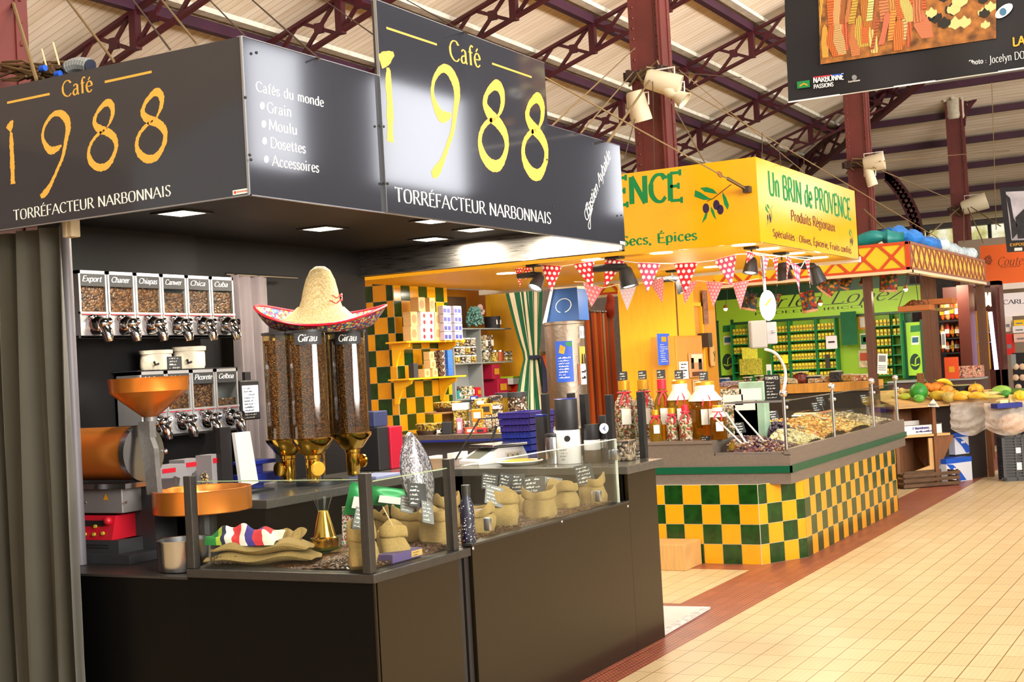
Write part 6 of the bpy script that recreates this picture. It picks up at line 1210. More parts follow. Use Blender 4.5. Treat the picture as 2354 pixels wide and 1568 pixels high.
mb = MB(); mb.prism([(-.12, .15, 0), (-.12, -.17, 0), (-.05, -.13, zh), (-.05, .1, zh)], (.2, 0, 0)); bg = mb.build('body', mat('bag_blue', '#0f4f96', .4), t)
mb = MB(); mb.prism([(-.054, .104, zh-.02), (-.054, -.134, zh-.02), (-.05, -.13, zh+.004), (-.05, .1, zh+.004)], (.17, 0, 0)); mb.build('rim', mat('cream_rim', '#e8d0a8', .6), t)
mb = MB(); mb.prism([(-.13, .19, -.01), (-.13, .15, 0), (-.06, .1, zh), (-.06, .13, zh*.95)], (.18, 0, 0)); mb.build('pale_side', mat('pale_blue', '#c8d8e0', .5), t)
mb = MB(); mb.tube([(-.13+.035*(.05+.07*sin(a*pi/10))/.07*.0-.118+.11+.0+.022*(1+sin(a*pi/10)), -.02-.075*cos(a*pi/10), zh*.45+.062*sin(a*pi/10)) for a in range(-4, 15)], .0035, 6); mb.build('ring_logo', m_chalk, bg)
# pictures and cabinet on the ochre wall
def plate(px0, py0, px1, py1, y, mm, lab, name='poster', cat='poster', pr=None, t_=.006):
    a, b = at(px0, py1, 'y', y), at(px1, py0, 'y', y); o = thing(name, lab, cat, (a.x, y, a.z)); w, h = b.x-a.x, b.z-a.z; mb = MB(); mb.box((0, -t_, 0), (w, 0, h)); mb.build('sheet', mm, o)
    for m2, fn in (pr or ()): mb = MB(); fn(mb, w, h, -t_-.001); mb.build('print', m2, o)
    return o
rect = lambda a, b, c_, d: (lambda m, w, h, y: m.add([(w*a, y, h*c_), (w*b, y, h*c_), (w*b, y, h*d), (w*a, y, h*d)], [(0, 1, 2, 3)]))
plate(1560, 705, 1588, 756, 5.07, mat('poster_brown', '#5a4234', .6, noise=.5, nscale=9), 'dark brown poster with pale figure on the ochre wall', pr=((mat('poster_pale', '#c9a88a', .6), lambda m, w, h, y: m.add([(w*.1, y, h*.03), (w*.8, y, h*.03), (w*.6, y, h*.55), (w*.4, y, h*.5)], [(0, 1, 2, 3)])), (m_slate2, rect(.1, .9, .84, .95))))
plate(1514, 767, 1537, 840, 4.915, m_nb, 'narrow blue poster with white lines on the yellow column casing', pr=((m_chalk, lambda m, w, h, y: scribble(m, (w*.1, y, h*.08), X, Z, w*.8, h*.6, 9, rn, .2)), (m_gold2, rect(.3, .7, .74, .9))))
a = at(1548, 772, 'y', 4.85); b = at(1620, 900, 'y', 4.85)
t = thing('wall_cabinet', 'ochre wooden cabinet with posters below the brown poster', 'cabinet', (a.x, 4.85, .9)); w, h = b.x-a.x, a.z-.9
mb = MB(); mb.box((0, 0, -.9), (w, .24, h)); mb.build('body', m_och, t); mb = MB(); mb.box((w*.04, -.012, .02), (w*.96, 0, h-.02), .003); mb.build('door', mat('cabinet_door', '#c8893a', .5, noise=.06), t)
plate(1563, 831, 1580, 872, 4.835, m_paper, 'white handwritten notice on the ochre cabinet', 'notice', 'notice', pr=((m_blk, lambda m, w, h, y: scribble(m, (w*.05, y, h*.05), X, Z, w*.9, h*.9, 5, rn, .25)),))
plate(1585, 811, 1612, 868, 4.83, mat('poster_tan', '#c08a5a', .6), 'tan picture of dark figures hanging on the ochre cabinet', pr=((m_btxt, rect(.08, .92, .04, .22)), (mat('poster_cream', '#e3c9a6', .6), rect(.08, .92, .6, .95)), (m_blk, rect(.6, .85, .3, .75)), (m_blk, rect(.05, .25, .35, .8))), t_=.02)
plate(1593, 872, 1612, 900, 4.83, mat('faded_notice', '#c9a070', .7), 'faded small notice under the tan picture', 'notice', 'notice', pr=((m_btxt, lambda m, w, h, y: scribble(m, (w*.05, y, h*.05), X, Z, w*.9, h*.9, 5, rn, .2)),))
plate(1618, 668, 1624, 745, 5.07, mat('ribbon_print', '#8a5a48', .6, noise=.5, nscale=30), 'long narrow brown bookmark hanging beside the panel frame')
p = at(1551, 772, 'y', 4.95); t = thing('figurine', 'tiny black standing figurine on top of the ochre cabinet', 'figurine', (p.x+.03, 4.97, at(1551, 773, 'y', 4.85).z+.002)); mb = MB(); mb.lathe([(0, .06), (.012, .062), (.018, .09), (.012, .12), (.006, .125), (.012, .14), (.008, .155), (0, .157)], n=10, sy=.6); mb.cyl((-.007, 0, 0), (-.005, 0, .065), .005, n=6); mb.cyl((.007, 0, 0), (.005, 0, .065), .005, n=6); mb.build('body', m_blk, t, True)
p = at(1630, 785, 'y', 5.0); t = thing('dispenser_box', 'small dark box on the wall beside the cabinet top', 'box', p); mb = MB(); mb.box((-.06, -.02, -.06), (.05, .12, .09), .004); mb.build('box', mat('dark_box', '#3d3026', .5), t)
p = at(1637, 820, 'y', 5.07); t = thing('tote_bag', 'beige cloth tote bag printed with a dark branch hanging by the cabinet', 'bag', p); mb = MB(); mb.lathe([(.005, -.11), (.05, -.1), (.06, -.02), (.055, .1), (.05, .12), (.045, .115)], n=16, sy=.5); mb.build('body', mat('tote_beige', '#c49a5c', .8), t, True); mb = MB(); mb.tube([(-.02, -.03, -.05), (0, -.032, 0), (.02, -.03, .06)], .004, 5); mb.tube([(0, -.032, 0), (-.03, -.028, .05)], .004, 5); mb.build('branch_print', mat('dark_olive', '#4a4a1c', .8), t)
# spot lamps on the soffit
def lamp(px, py, x, lab, aim=(0, 0, -1), flag=False, pw=12, big=1.0, arm=True):
    p = at(px, py, 'z', 2.296); p.x = max(p.x, 9.12); t = thing('spot_lamp', lab, 'spotlight', p, 0, 'black spot lamps under the yellow soffit'); b = big; d = V(aim).normalized()
    mb = MB(); mb.box((-.045*b, -.045*b, -.016), (.045*b, .045*b, 0), .003); mb.cyl((0, 0, -.06), (0, 0, -.01), .007, n=8); mb.build('mount', m_blk, t)
    c0 = V((0, 0, -.075)); c_ = c0
    if arm: mb = MB(); c_ = c0+V((.0, -.06*b, -.01)); mb.tube([c0+V((0, .14*b, 0)), c0+V((0, .02*b, 0)), c_, c_+d*.03], [.022*b, .024*b, .026*b, .03*b], 10); mb.build('arm', m_blk, t, True)
    mb = MB(); mb.lathe([(.0, 0), (.03*b, .004), (.04*b, .02), (.058*b, .12*b), (.054*b, .12*b), (.035*b, .03)], c_, d, 24); mb.build('shade', m_blk, t, True)
    mb = MB(); mb.lathe([(0, .09*b), (.047*b, .105*b), (.03*b, .118*b), (0, .122*b)], c_, d, 18); mb.build('bulb', m_slot, t, True)
    q = p+c_+d*.14*b; spot('spot_beam', q, q+d, pw*.4, 95)
    l = bpy.data.lights.new('bulb_glow', 'POINT'); l.energy = 5; l.color = (1, .86, .62); l.shadow_soft_size = .05; o = bpy.data.objects.new('bulb_glow', l); COL.objects.link(o); o.location = p+c_+d*.2*b-Z*.05
    return p+c_
lamp(1192, 606, 9.6, 'black spot lamp nearest the steel beam, draped with a dotted flag', (-.5, .2, -.8), pw=5)
lamp(1390, 588, 9.2, 'large black spot lamp with lit bulb above the orange curtain', (0, -.2, -1), big=1.25)
lamp(1545, 622, 9.6, 'black spot lamp in front of the ochre wall', (.1, -.3, -1))
lamp(1727, 568, 9.4, 'lit black spot lamp with a dotted flag beside the chrome pole', (-.2, .1, -1), arm=False, pw=7)
lamp(1796, 581, 9.9, 'black cone lamp right of the chrome pole', (.15, -.1, -1), arm=False, big=1.15, pw=20)
lamp(1850, 590, 10.6, 'black cone lamp at the right end of the bunting', (.3, -.2, -1), arm=True, big=1.15, pw=14)
# bunting
def dots(name, base, dot, sc, r=.32):
    m, nt, b = newmat(name); n = N(nt); uv = n('UVMap').outputs[0]; x, y, z = n.sep(uv)
    a = n.math('MULTIPLY', x, sc); c_ = n.math('MULTIPLY', y, sc); row = n.math('FLOOR', c_); sh = n.math('MULTIPLY', n.math('MODULO', row, 2.0), .5)
    fx = n.math('SUBTRACT', n.math('FRACT', n.math('ADD', a, sh)), .5); fy = n.math('SUBTRACT', n.math('FRACT', c_), .5); d = n.math('ADD', n.math('MULTIPLY', fx, fx), n.math('MULTIPLY', fy, fy))
    n.link(n.mix(n.math('LESS_THAN', d, r*r), lin(base), lin(dot)), b.inputs['Base Color']); b.inputs['Roughness'].default_value = .7; return m
m_d1 = dots('red_polka', '#d01c30', '#fbf0e6', 4.6); m_d2 = dots('pink_polka', '#d8527a', '#fdf3ee', 4.6, .34); m_d3 = dots('pale_pink_polka', '#d87a8e', '#ecbcc2', 5.5, .3); m_d4 = dots('white_polka', '#d9c6dc', '#e9dcea', 6, .3)
def flag(par, a, b, drop, mm, sway=0.0, nm='flag'):
    a, b = V(a), V(b); w = (b-a); tip = (a+b)/2-Z*drop+w.cross(Z)*sway; mb = MB(); k = 8; n = w.cross(Z).normalized(); vs = []; uvs = []
    for j in range(k+1):
        f = j/k; l = a.lerp(tip, f); r = b.lerp(tip, f)
        for i in range(5): u = i/4; vs.append(l.lerp(r, u)+n*.012*sin(pi*u+f*2)*(1-f)); uvs.append((u*(1-f)+.5*f, f*drop/w.length))
    mb.add(vs, [(j*5+i, j*5+i+1, (j+1)*5+i+1, (j+1)*5+i) for j in range(k) for i in range(4)])
    me = bpy.data.meshes.new(nm); me.from_pydata(mb.v, [], mb.f); me.materials.append(mm); uv = me.uv_layers.new(name='UVMap')
    for l in me.loops: uv.data[l.index].uv = uvs[l.vertex_index]
    o = bpy.data.objects.new(nm, me); COL.objects.link(o); o.parent = par; return o
def garland(lab, cols, flags, ax, v, ends):
    t = thing('bunting', lab, 'bunting'); pts = [at(*ends[0], ax, v)]
    for i, (x0, y0, x1, y1, tx, ty) in enumerate(flags):
        a, b, tp = at(x0, y0, ax, v), at(x1, y1, ax, v), at(tx, ty, ax, v); pts += [a, b]; o = flag(t, a, b, ((a+b)/2-tp).z, cols[i % len(cols)] if not isinstance(cols[0], tuple) else None)
        mid = (a+b)/2; sh = tp-mid; sh.z = 0
        for vtx, k in zip(o.data.vertices, range(len(o.data.vertices))): vtx.co += sh*((k//5)/8)
    pts.append(at(*ends[1], ax, v)); mb = MB(); mb.tube(pts, .004, 5); mb.build('string', m_chalk, t)
garland('front row of polka dot bunting under the edge of yellow soffit', [m_d1, m_d1, m_d1, m_d2, m_d1, m_d2], [(1244, 609, 1292, 612, 1267, 672), (1317, 608, 1366, 600, 1362, 664), (1390, 593, 1437, 601, 1390, 662), (1464, 604, 1519, 606, 1488, 673), (1549, 606, 1604, 603, 1575, 675), (1641, 599, 1693, 585, 1682, 658)], 'x', 9.12, ((1190, 606), (1752, 583)))
garland('second row of pale pink bunting behind the polka dot flags', [m_d3, m_d4, m_d3, m_d3, m_d3, m_d3], [(1340, 648, 1386, 662, 1360, 706), (1420, 654, 1465, 651, 1442, 714), (1495, 650, 1525, 637, 1523, 697), (1568, 655, 1604, 645, 1574, 700), (1622, 647, 1662, 650, 1640, 706), (1684, 652, 1721, 645, 1702, 712)], 'x', 10.0, ((1320, 648), (1745, 640)))
garland('polka dot bunting along the aisle edge, right of the chrome pole', [m_d2, m_d1, m_d1, m_d2, m_d1, m_d1], [(1754, 590, 1768, 593, 1757, 655), (1776, 595, 1790, 590, 1787, 660), (1806, 588, 1818, 598, 1808, 656), (1817, 603, 1841, 616, 1838, 674), (1850, 600, 1862, 598, 1863, 665), (1714, 578, 1738, 586, 1716, 606)], 'y', 3.05, ((1752, 583), (1868, 592)))
p = at(1190, 606, 'x', 9.12); t = thing('bunting', 'single dotted flag folded over the lamp nearest the steel beam', 'bunting'); a, b = at(1180, 603, 'x', 9.3), at(1204, 602, 'x', 9.3); flag(t, a, b, .2, m_d1); flag(t, a+V((0, -.08, 0)), b+V((-.02, -.1, .0)), .16, m_d1, .3)
# hanging scale
p0 = at(1752, 586, 'y', 3.25); t = thing('hanging_scale', 'hanging chrome-poled scale with white oval dial and white printer box', 'scale', (p0.x, 3.25, 2.2)); D = lambda px, py: at(px, py, 'y', 3.25)-V((p0.x, 3.25, 2.2))
mb = MB(); mb.cyl(D(1752, 586), D(1764, 735), .014, n=14); mb.ball(D(1751, 586), .02, n=10, k=7); mb.build('pole', m_chrome, t, True)
c_ = D(1763, 703); n_ = V((-.88, -.47, 0)); e1 = V((.47, -.88, 0)); mb = MB(); mb.v = []; k = 26
vs = [c_+n_*o_+e1*(.062*cos(2*pi*i/k))+Z*(.118*sin(2*pi*i/k)) for o_ in (.02, .05) for i in range(k)]
mb.add(vs, [tuple(range(k)), tuple(range(k, 2*k))]+[(i, (i+1) % k, k+(i+1) % k, k+i) for i in range(k)]); dl = mb.build('dial', mat('lit_dial', '#f7fbe8', .4, emit='#f4fbe0', es=.3), t)
mb = MB(); mb.bar(c_+n_*.052+e1*-.02+Z*-.0, c_+n_*.052+e1*.025+Z*.05, .012, .003, n_); mb.build('needle', mat('lime_needle', '#a8c81e', .5), dl)
a, b = D(1724, 735), D(1784, 803)
mb = MB(); q = D(1752, 770); 
def obox(mb, c_, su, sn, sz, bev=0): mb.box((-su, -sn, -sz), (su, sn, sz), bev, Matrix.Translation(c_) @ Matrix(((e1.x, -n_.x, 0, 0), (e1.y, -n_.y, 0, 0), (0, 0, 1, 0), (0, 0, 0, 1))))
mb = MB(); obox(mb, D(1742, 769), .062, .05, .105, .012); mb.build('housing', mat('scale_grey', '#98938d', .45), t)
mb = MB(); obox(mb, D(1771, 766), .042, .055, .085, .008); hb_ = mb.build('printer', mat('printer_white', '#aaa6aa', .4), t)
mb = MB(); obox(mb, D(1775, 778)+n_*.055, .016, .002, .026); mb.build('keypad', m_slate, hb_); mb = MB(); scribble(mb, D(1769, 768)+n_*.058, e1, Z, .05, .03, 2, rn, .2); mb.build('print', m_blk, hb_)
mb = MB(); mb.tube(crom([D(1760, 803), D(1775, 808), D(1790, 820), D(1803, 845), D(1806, 870), D(1802, 895)], 5), .012, 8); mb.build('hose', m_wht, t, True)

# packs at the back of the deli counter
for px, py0, py1, y, mm, lab in ((1732, 876, 905, 3.72, mat('mint_tub', '#9fc0a8', .3, noise=.2), 'wide clear tub with green lid behind the menu board'), (1690, 892, 912, 3.74, m_tins[2], 'low box of printed packets left of the menu board'), (1718, 908, 930, 3.7, mat('cream_carton', '#d8cfa8', .6), 'cream and green carton beside the menu board foot')):
    a, b = at(px-28, py1, 'x', 10.35), at(px+28, py0, 'x', 10.35); t = thing('packet', lab, 'packet', (10.35, (a.y+b.y)/2, .776)); w = a.y-b.y
    mb = MB(); mb.box((-.06, -w/2, 0), (.06, w/2, b.z-.776), .006); mb.build('pack', mm, t)
    mb = MB(); mb.box((-.062, -w*.4, (b.z-.776)*.72), (-.06, w*.4, (b.z-.776)*.9)); mb.build('label', m_paper if w > .2 else m_gtxt, t)
# ================================================================ the stall with the lattice fascia and the green shop behind it
m_lred = mat('lattice_red', '#c2431a', .5)
m_lyel = mat('lattice_yellow', '#f3bf22', .45, noise=.05)
m_lbr = mat('lattice_brown', '#8a5a48', .5)
m_post = mat('brown_post', '#54301f', .45, noise=.12, nscale=6)
m_lime = mat('lime_paint', '#a4d838', .45)
m_lime2 = mat('lime_shelf_paint', '#8ab422', .5)
t = thing('lattice_canopy', 'yellow stall fascia with red crosses and brown lattice beyond the deli counter', 'canopy')
XF, YF, z0, z1 = 13.95, 3.0, 2.295, 2.583
mb = MB(); mb.box((XF, YF, z0), (XF+.03, 7.0, z1)); f1 = mb.build('front_board', m_lyel, t)
mb = MB(); mb.box((XF+.03, YF, z0), (18.35, YF+.03, z1)); f2 = mb.build('side_board', mat('lattice_cream', '#e8b040', .5), t)
mb = MB()
for z in (z0+.012, z1-.012): mb.box((XF-.015, YF, z-.014), (XF, 7.0, z+.014))
mb.box((XF-.015, YF-.005, z0), (XF, YF+.035, z1)); y = YF+.03
while y < 6.9:
    mb.bar((XF-.008, y, z0), (XF-.008, y+.29, z1), .024, .012, X); mb.bar((XF-.008, y+.29, z0), (XF-.008, y, z1), .024, .012, X); mb.cyl((XF-.016, y+.145, (z0+z1)/2), (XF-.006, y+.145, (z0+z1)/2), .026, n=8); y += .29
mb.build('red_crosses', m_lred, f1)
mb = MB()
for z in (z0+.012, z1-.012): mb.box((XF, YF-.015, z-.014), (18.35, YF, z+.014))
mb.box((XF-.0, YF-.016, z0), (XF+.03, YF, z1)); mb.box((18.32, YF-.016, z0), (18.35, YF, z1)); x = XF+.02
while x < 18.2: mb.bar((x, YF-.008, z0), (x+.27, YF-.008, z1), .02, .012, Y); mb.bar((x+.27, YF-.008, z0), (x, YF-.008, z1), .02, .012, Y); x += .27
mb.build('brown_lattice', m_lbr, f2)
mb = MB(); mb.box((XF+.03, YF+.03, 2.46), (18.35, 7.0, 2.49)); mb.build('ceiling_board', m_och, t)
mb = MB(); mb.box((XF-.02, YF-.02, z0-.03), (XF+.06, 7.0, z0)); mb.box((XF, YF-.02, z0-.03), (18.35, YF+.05, z0)); mb.build('lower_rail', mat('cream_rail', '#d9c4a0', .5), t)
for px, x, w, lab in ((2001, 14.15, .085, 'brown post at the near corner of the lattice canopy'), (2140, 16.6, .16, 'thicker dark brown post in the middle of the lattice stall'), (2259, 18.25, .10, 'brown post at the far end of the lattice canopy')):
    p = at(px, 760, 'x', x); mb = MB(); mb.box((x-w/2, p.y-w/2, 0), (x+w/2, p.y+w/2, 2.46)); mb.box((x-w/2-.004, p.y-w*.1, 0), (x-w/2, p.y+w*.1, 2.46)); tag(mb.build('stall_post', m_post), lab, 'post')
def tarp(pts, r, mm, lab):
    mb = MB(); rr = random.Random(len(lab)); c = crom(pts, 6); mb.tube(c, [r*(.75+.5*rr.random()) for _ in c], 10); mb.v = [(x, y, z+.02*sin(x*21+y*17)) for x, y, z in mb.v]; tag(mb.build('rolled_tarp', mm, smooth=True), lab, 'tarpaulin')
m_tb = mat('blue_tarp', '#1c6fc0', .35, noise=.3, nscale=6); m_tg2 = mat('teal_tarp', '#0c7a78', .4, noise=.2, nscale=5); m_tw = mat('clear_film', '#c8dcea', .2, noise=.3, nscale=9)
T = lambda px, py, x: at(px, py, 'x', x)
tarp([(14.1, 4.1, 2.66), (14.1, 3.7, 2.67), (14.15, 3.3, 2.66), (14.2, 3.1, 2.65)], .06, m_tg2, 'teal rolled tarpaulin on top of the red-crossed fascia')
tarp([(14.3, 3.3, 2.70), (14.6, 3.2, 2.71), (15.2, 3.12, 2.66), (16, 3.12, 2.66)], .07, m_tb, 'bright blue tarpaulin bundled at the near end of brown lattice')
tarp([(15.8, 3.15, 2.67), (16.4, 3.12, 2.68), (17, 3.12, 2.66), (17.6, 3.12, 2.66), (18.2, 3.12, 2.66)], .065, m_tw, 'pale plastic film heaped along the far brown lattice')
# green shop
XG = 18.0; G = lambda px, py: at(px, py, 'x', XG)
mb = MB(); mb.box((XG, 3.9, 0), (XG+.08, 6.75, 2.46)); struct(mb.build('wall_green', m_grnp))
a, b = G(1650, 742), G(2126, 662)
t = thing('shop_board', 'lime green shop board with black script under the lattice canopy', 'sign'); zt, zb = G(1900, 672).z, G(1900, 727).z
mb = MB(); mb.box((XG-.05, b.y, zb), (XG, a.y, zt)); bd = mb.build('board', m_lime, t)
mb = MB(); mb.box((XG-.055, b.y, zb-.03), (XG, a.y, zb)); mb.box((XG-.055, b.y, zt), (XG, a.y, zt+.02)); mb.build('frame', m_grnp, t)
mb = MB(); text_px(mb, 'Carlen Lopez', 'x', XG-.05, (1712, 712), (2065, 688), 27, thick=.9, thin=.4, serif=0, slant=.35); text_px(mb, 'P . OEER   IRICCI', 'x', XG-.05, (1735, 725), (1985, 707), 6, thick=1.2, thin=.7, serif=0); line_px(mb, 'x', XG-.05, [(1730, 713), (1950, 697)], .006); mb.build('black_script', m_blk, bd)
for px0, px1, w, lab in ((1655, 1690, 0, 'lime pillar panel with round dark emblem at the left of green shop'), (2084, 2124, 0, 'lime pillar panel with round dark emblem at the right of green shop')):
    a, b = G(px0, 742), G(px1, 862); t = thing('pillar_panel', lab, 'panel'); mb = MB(); mb.box((XG-.06, b.y, b.z), (XG, a.y, a.z)); mb.build('panel', m_lime, t)
    mb = MB(); mb.box((XG-.065, b.y-.04, b.z-.05), (XG, b.y, a.z+.03)); mb.box((XG-.065, a.y, b.z-.05), (XG, a.y+.04, a.z+.03)); mb.build('frame', m_grnp, t)
    mx = (px0+px1)/2; mb = MB(); poly_px(mb, 'x', XG-.06, [(mx+12*cos(i*pi/10), 832+19*sin(i*pi/10)) for i in range(20)]); em = mb.build('emblem', mat('emblem_green', '#12382a', .5), t)
    mb = MB(); line_px(mb, 'x', XG-.064, [(mx-9, 838), (mx, 841), (mx+9, 837)], .018); line_px(mb, 'x', XG-.064, [(mx, 838), (mx+1, 825), (mx+9, 818)], .016); mb.build('monogram', m_lime, em)
    mb = MB(); poly_px(mb, 'x', XG-.061, [(mx-11, 749), (mx+11, 747), (mx+11, 762), (mx-11, 764)]); mb.build('green_notice', m_gtxt, t)
    mb = MB(); poly_px(mb, 'x', XG-.061, [(mx-9, 773), (mx+9, 772), (mx+9, 792), (mx-9, 793)]); nn_ = mb.build('white_notice', m_paper, t); mb = MB(); poly_px(mb, 'x', XG-.064, [(mx-7, 776), (mx+7, 775), (mx+7, 787), (mx-7, 788)]); mb.build('picture', mat('notice_blue', '#2a6a8a', .6), nn_)
# shelving full of yellow packets
m_pk = mat('yellow_packet', '#e6cf3a', .45, noise=.15, nscale=60); m_pkl = mat('packet_print', '#9a7a1a', .5)
sh = thing('wall_shelving', 'green shelving full of little yellow packets in green shop', 'shelf')
pk = None; npk = 0
bays = [(1694, 1731, 3), (1783, 1822, 6), (1826, 1884, 6), (1888, 1929, 6), (2013, 2057, 6), (2060, 2079, 2)]
mbb = MB(); mbb.box((XG-.01, G(2082, 800).y, 1.05), (XG, G(1692, 800).y, zb-.03)); mbb.build('back_panel', m_lime2, sh)
for bi, (px0, px1, nr) in enumerate(bays):
    ya, yb = G(px0, 800).y, G(px1, 800).y; w = ya-yb; H0, H1 = 1.16, zb-.05; rows = nr if nr > 3 else 6; dh = (H1-H0)/rows
    mb = MB(); mb.box((XG-.2, yb-.015, 1.1), (XG-.01, yb, zb-.03)); mb.box((XG-.2, ya, 1.1), (XG-.01, ya+.015, zb-.03)); mb.build('upright', m_gtxt, sh)
    for r in range(rows):
        z = H0+dh*r; mb = MB(); mb.box((XG-.2, yb, z-.015), (XG-.01, ya, z)); mb.build('board', m_gtxt, sh)
        if nr <= 3 and r < rows-nr: continue
        n = max(2, int(w/.043))
        for k in range(n):
            y = ya-w*(k+.5)/n; h = dh*.62
            if pk is None:
                pk = thing('yellow_packet', 'little yellow packet in the rows on the green shop shelves', 'packet', (XG-.15, y, z+.0005), 0, 'yellow packets on green shelves')
                mb = MB(); mb.box((0, -.0175, 0), (.05, .0175, h), .003); mb.build('pack', m_pk, pk)
                mb = MB(); mb.box((-.001, -.012, h*.25), (0, .012, h*.6)); mb.build('print', m_pkl, pk)
            elif npk < 300: dup(pk, (XG-.15, y, z+.0005))
            npk += 1
def gplate(px0, py0, px1, py1, x, mm, lab, name='poster', cat='poster', pr=(), th=.008, ang=0):
    a, b = at(px0, py0, 'x', x), at(px1, py1, 'x', x); w, h = a.y-b.y, a.z-b.z; o = thing(name, lab, cat, (x, (a.y+b.y)/2, b.z)); o.rotation_euler = (ang, 0, 0)
    mb = MB(); mb.box((0, -w/2, 0), (th, w/2, h)); mb.build('sheet', mm, o)
    for m2, c, d, e, f in pr: mb = MB(); mb.add([(-.003, w/2-w*c, h*e), (-.003, w/2-w*d, h*e), (-.003, w/2-w*d, h*f), (-.003, w/2-w*c, h*f)], [(0, 1, 2, 3)]); mb.build('print', m2, o)
    return o
m_pkp = mat('pink_paper', '#ead6e0', .6)
gplate(1898, 773, 1925, 801, XG-.21, m_pkp, 'pale pink paper with dark writing pinned on the green shelving', pr=((m_slate, .2, .8, .45, .6),))
t = gplate(1931, 718, 1972, 792, XG-.206, mat('green_velour', '#0f5a34', .8, noise=.15), 'dark green cloth hanging over the shelves of green shop', 'hanging_cloth', 'cloth')
gplate(1971, 723, 1998, 757, XG-.02, mat('amber_sign', '#e39a2c', .5), 'amber rounded notice with white letters near the brown post', pr=((m_paper, .2, .8, .15, .8),))
gplate(1976, 767, 1999, 802, XG-.02, m_paper, 'white poster with green round mark near the brown post', pr=((m_gtxt, .12, .88, .3, .9), (m_paper, .35, .65, .45, .75)))
gplate(1973, 806, 2006, 844, XG-.02, mat('beige_poster', '#cbb99a', .6, noise=.4, nscale=30), 'beige poster with red brown dome beside the brown post', pr=((mat('brick_red', '#b0401c', .5), .1, .85, .4, .85),))
gplate(2014, 814, 2039, 859, 14.098, m_paper, 'white information sheet fixed to the near brown post', pr=((m_slate2, .12, .85, .6, .92), (m_slate2, .1, .9, .38, .42), (m_slate2, .1, .85, .28, .32), (m_slate2, .1, .9, .18, .22)), ang=.08)
gplate(1896, 815, 1908, 846, XG-.209, mat('dark_card', '#2a2a20', .6), 'small dark card standing before the yellow packets'); gplate(1797, 817, 1812, 835, XG-.209, mat('yellow_card', '#e8e22a', .5), 'bright yellow card on the box shelf'); gplate(1761, 838, 1775, 884, 14.5, m_paper, 'small white and green card behind the hanging scale', pr=((m_gtxt, .15, .85, .2, .7),))
gplate(1705, 800, 1742, 826, XG-.209, mat('pale_yellow_fabric', '#e6e04a', .6, noise=.2, nscale=40), 'pale yellow crate cover on the left of the green shop'); gplate(1699, 826, 1753, 860, XG-.225, mat('packet_crate', '#b8b03a', .6, noise=.5, nscale=40), 'crate packed with yellow green jars at the left of green shop', 'crate', 'crate')
# lower counter with goods
t = thing('wood_counter', 'ochre wooden counter with dark front below the green shop shelves', 'counter'); zc_ = at(1790, 885, 'x', 14.4).z; ya, yb = at(1640, 890, 'x', 14.4).y, at(2000, 890, 'x', 14.4).y
mb = MB(); mb.box((14.4, yb, zc_-.1), (15.0, ya, zc_)); mb.build('wood_top', mat('honey_wood', '#c98f3a', .5, noise=.15, nscale=4, stretch=(1, 8, 1)), t); mb = MB(); mb.box((14.45, yb+.03, 0), (14.95, ya, zc_-.1)); mb.build('front', mat('counter_dark', '#2c241e', .5), t)
rr = random.Random(5)
gl = [(1668, 868, .25, .05, 'flat grey pink packets'), (1690, 872, .2, .05, 'flat printed bags'), (1650, 866, .1, .09, 'blue flat packs'), (1762, 868, .3, .07, 'green lidded glass tray'), (1760, 884, .28, .07, 'brown bean tray'), (1728, 852, .1, .1, 'dark brown round jar'), (1711, 852, .1, .09, 'brown round jar'), (1830, 870, .2, .12, 'dark red ham piece'), (1822, 893, .15, .08, 'black wooden bowl'), (1862, 885, .18, .07, 'black box'), (1893, 890, .2, .06, 'green herbs tray'), (1917, 880, .12, .11, 'black glass box'), (1925, 880, .3, .07, 'wooden lettered crate'), (1800, 893, .3, .05, 'pale grain sack'), (1970, 862, .3, .06, 'row of small jars'), (1880, 862, .3, .05, 'long row of small jars')]
gc = ['#b7a0a8', '#c8b8a8', '#2a5a9a', '#5a9a7a', '#7a5a3a', '#3a2418', '#4a3a20', '#7a2a18', '#241c18', '#1c1a1a', '#4a7a2a', '#2a2c30', '#c99a4a', '#d0c090', '#c87a4a', '#c8a070']
for (px, py, w, h, s), cc in zip(gl, gc):
    x = 14.5; p = at(px, py, 'x', x); mm = speckle('goods_'+cc[1:], [cc, cc, '#d8c8a8' if 'row' in s or 'tray' in s else cc], 40, .5); zz = max(zc_+.001, p.z-h/2) if py < 862 else zc_+.001
    o = thing('goods', s+' on the ochre counter', 'goods', (x+.1+(rr.random()*.15), p.y, zc_+.001)); mb = MB()
    if 'round' in s or 'bowl' in s or 'ham' in s: mb.lathe([(0, 0), (w*.4, 0), (w*.5, h*.3), (w*.4, h*.85), (0, h)], n=16)
    else: mb.box((-.08, -w/2, 0), (.08, w/2, h), .008)
    mb.build('body', mm, o); mb = MB(); mb.box((-.06, -w*.4, h), (.06, w*.4, h+.012), .003); mb.build('cover', mat('counter_cover', '#c9c0a8', .5), o)
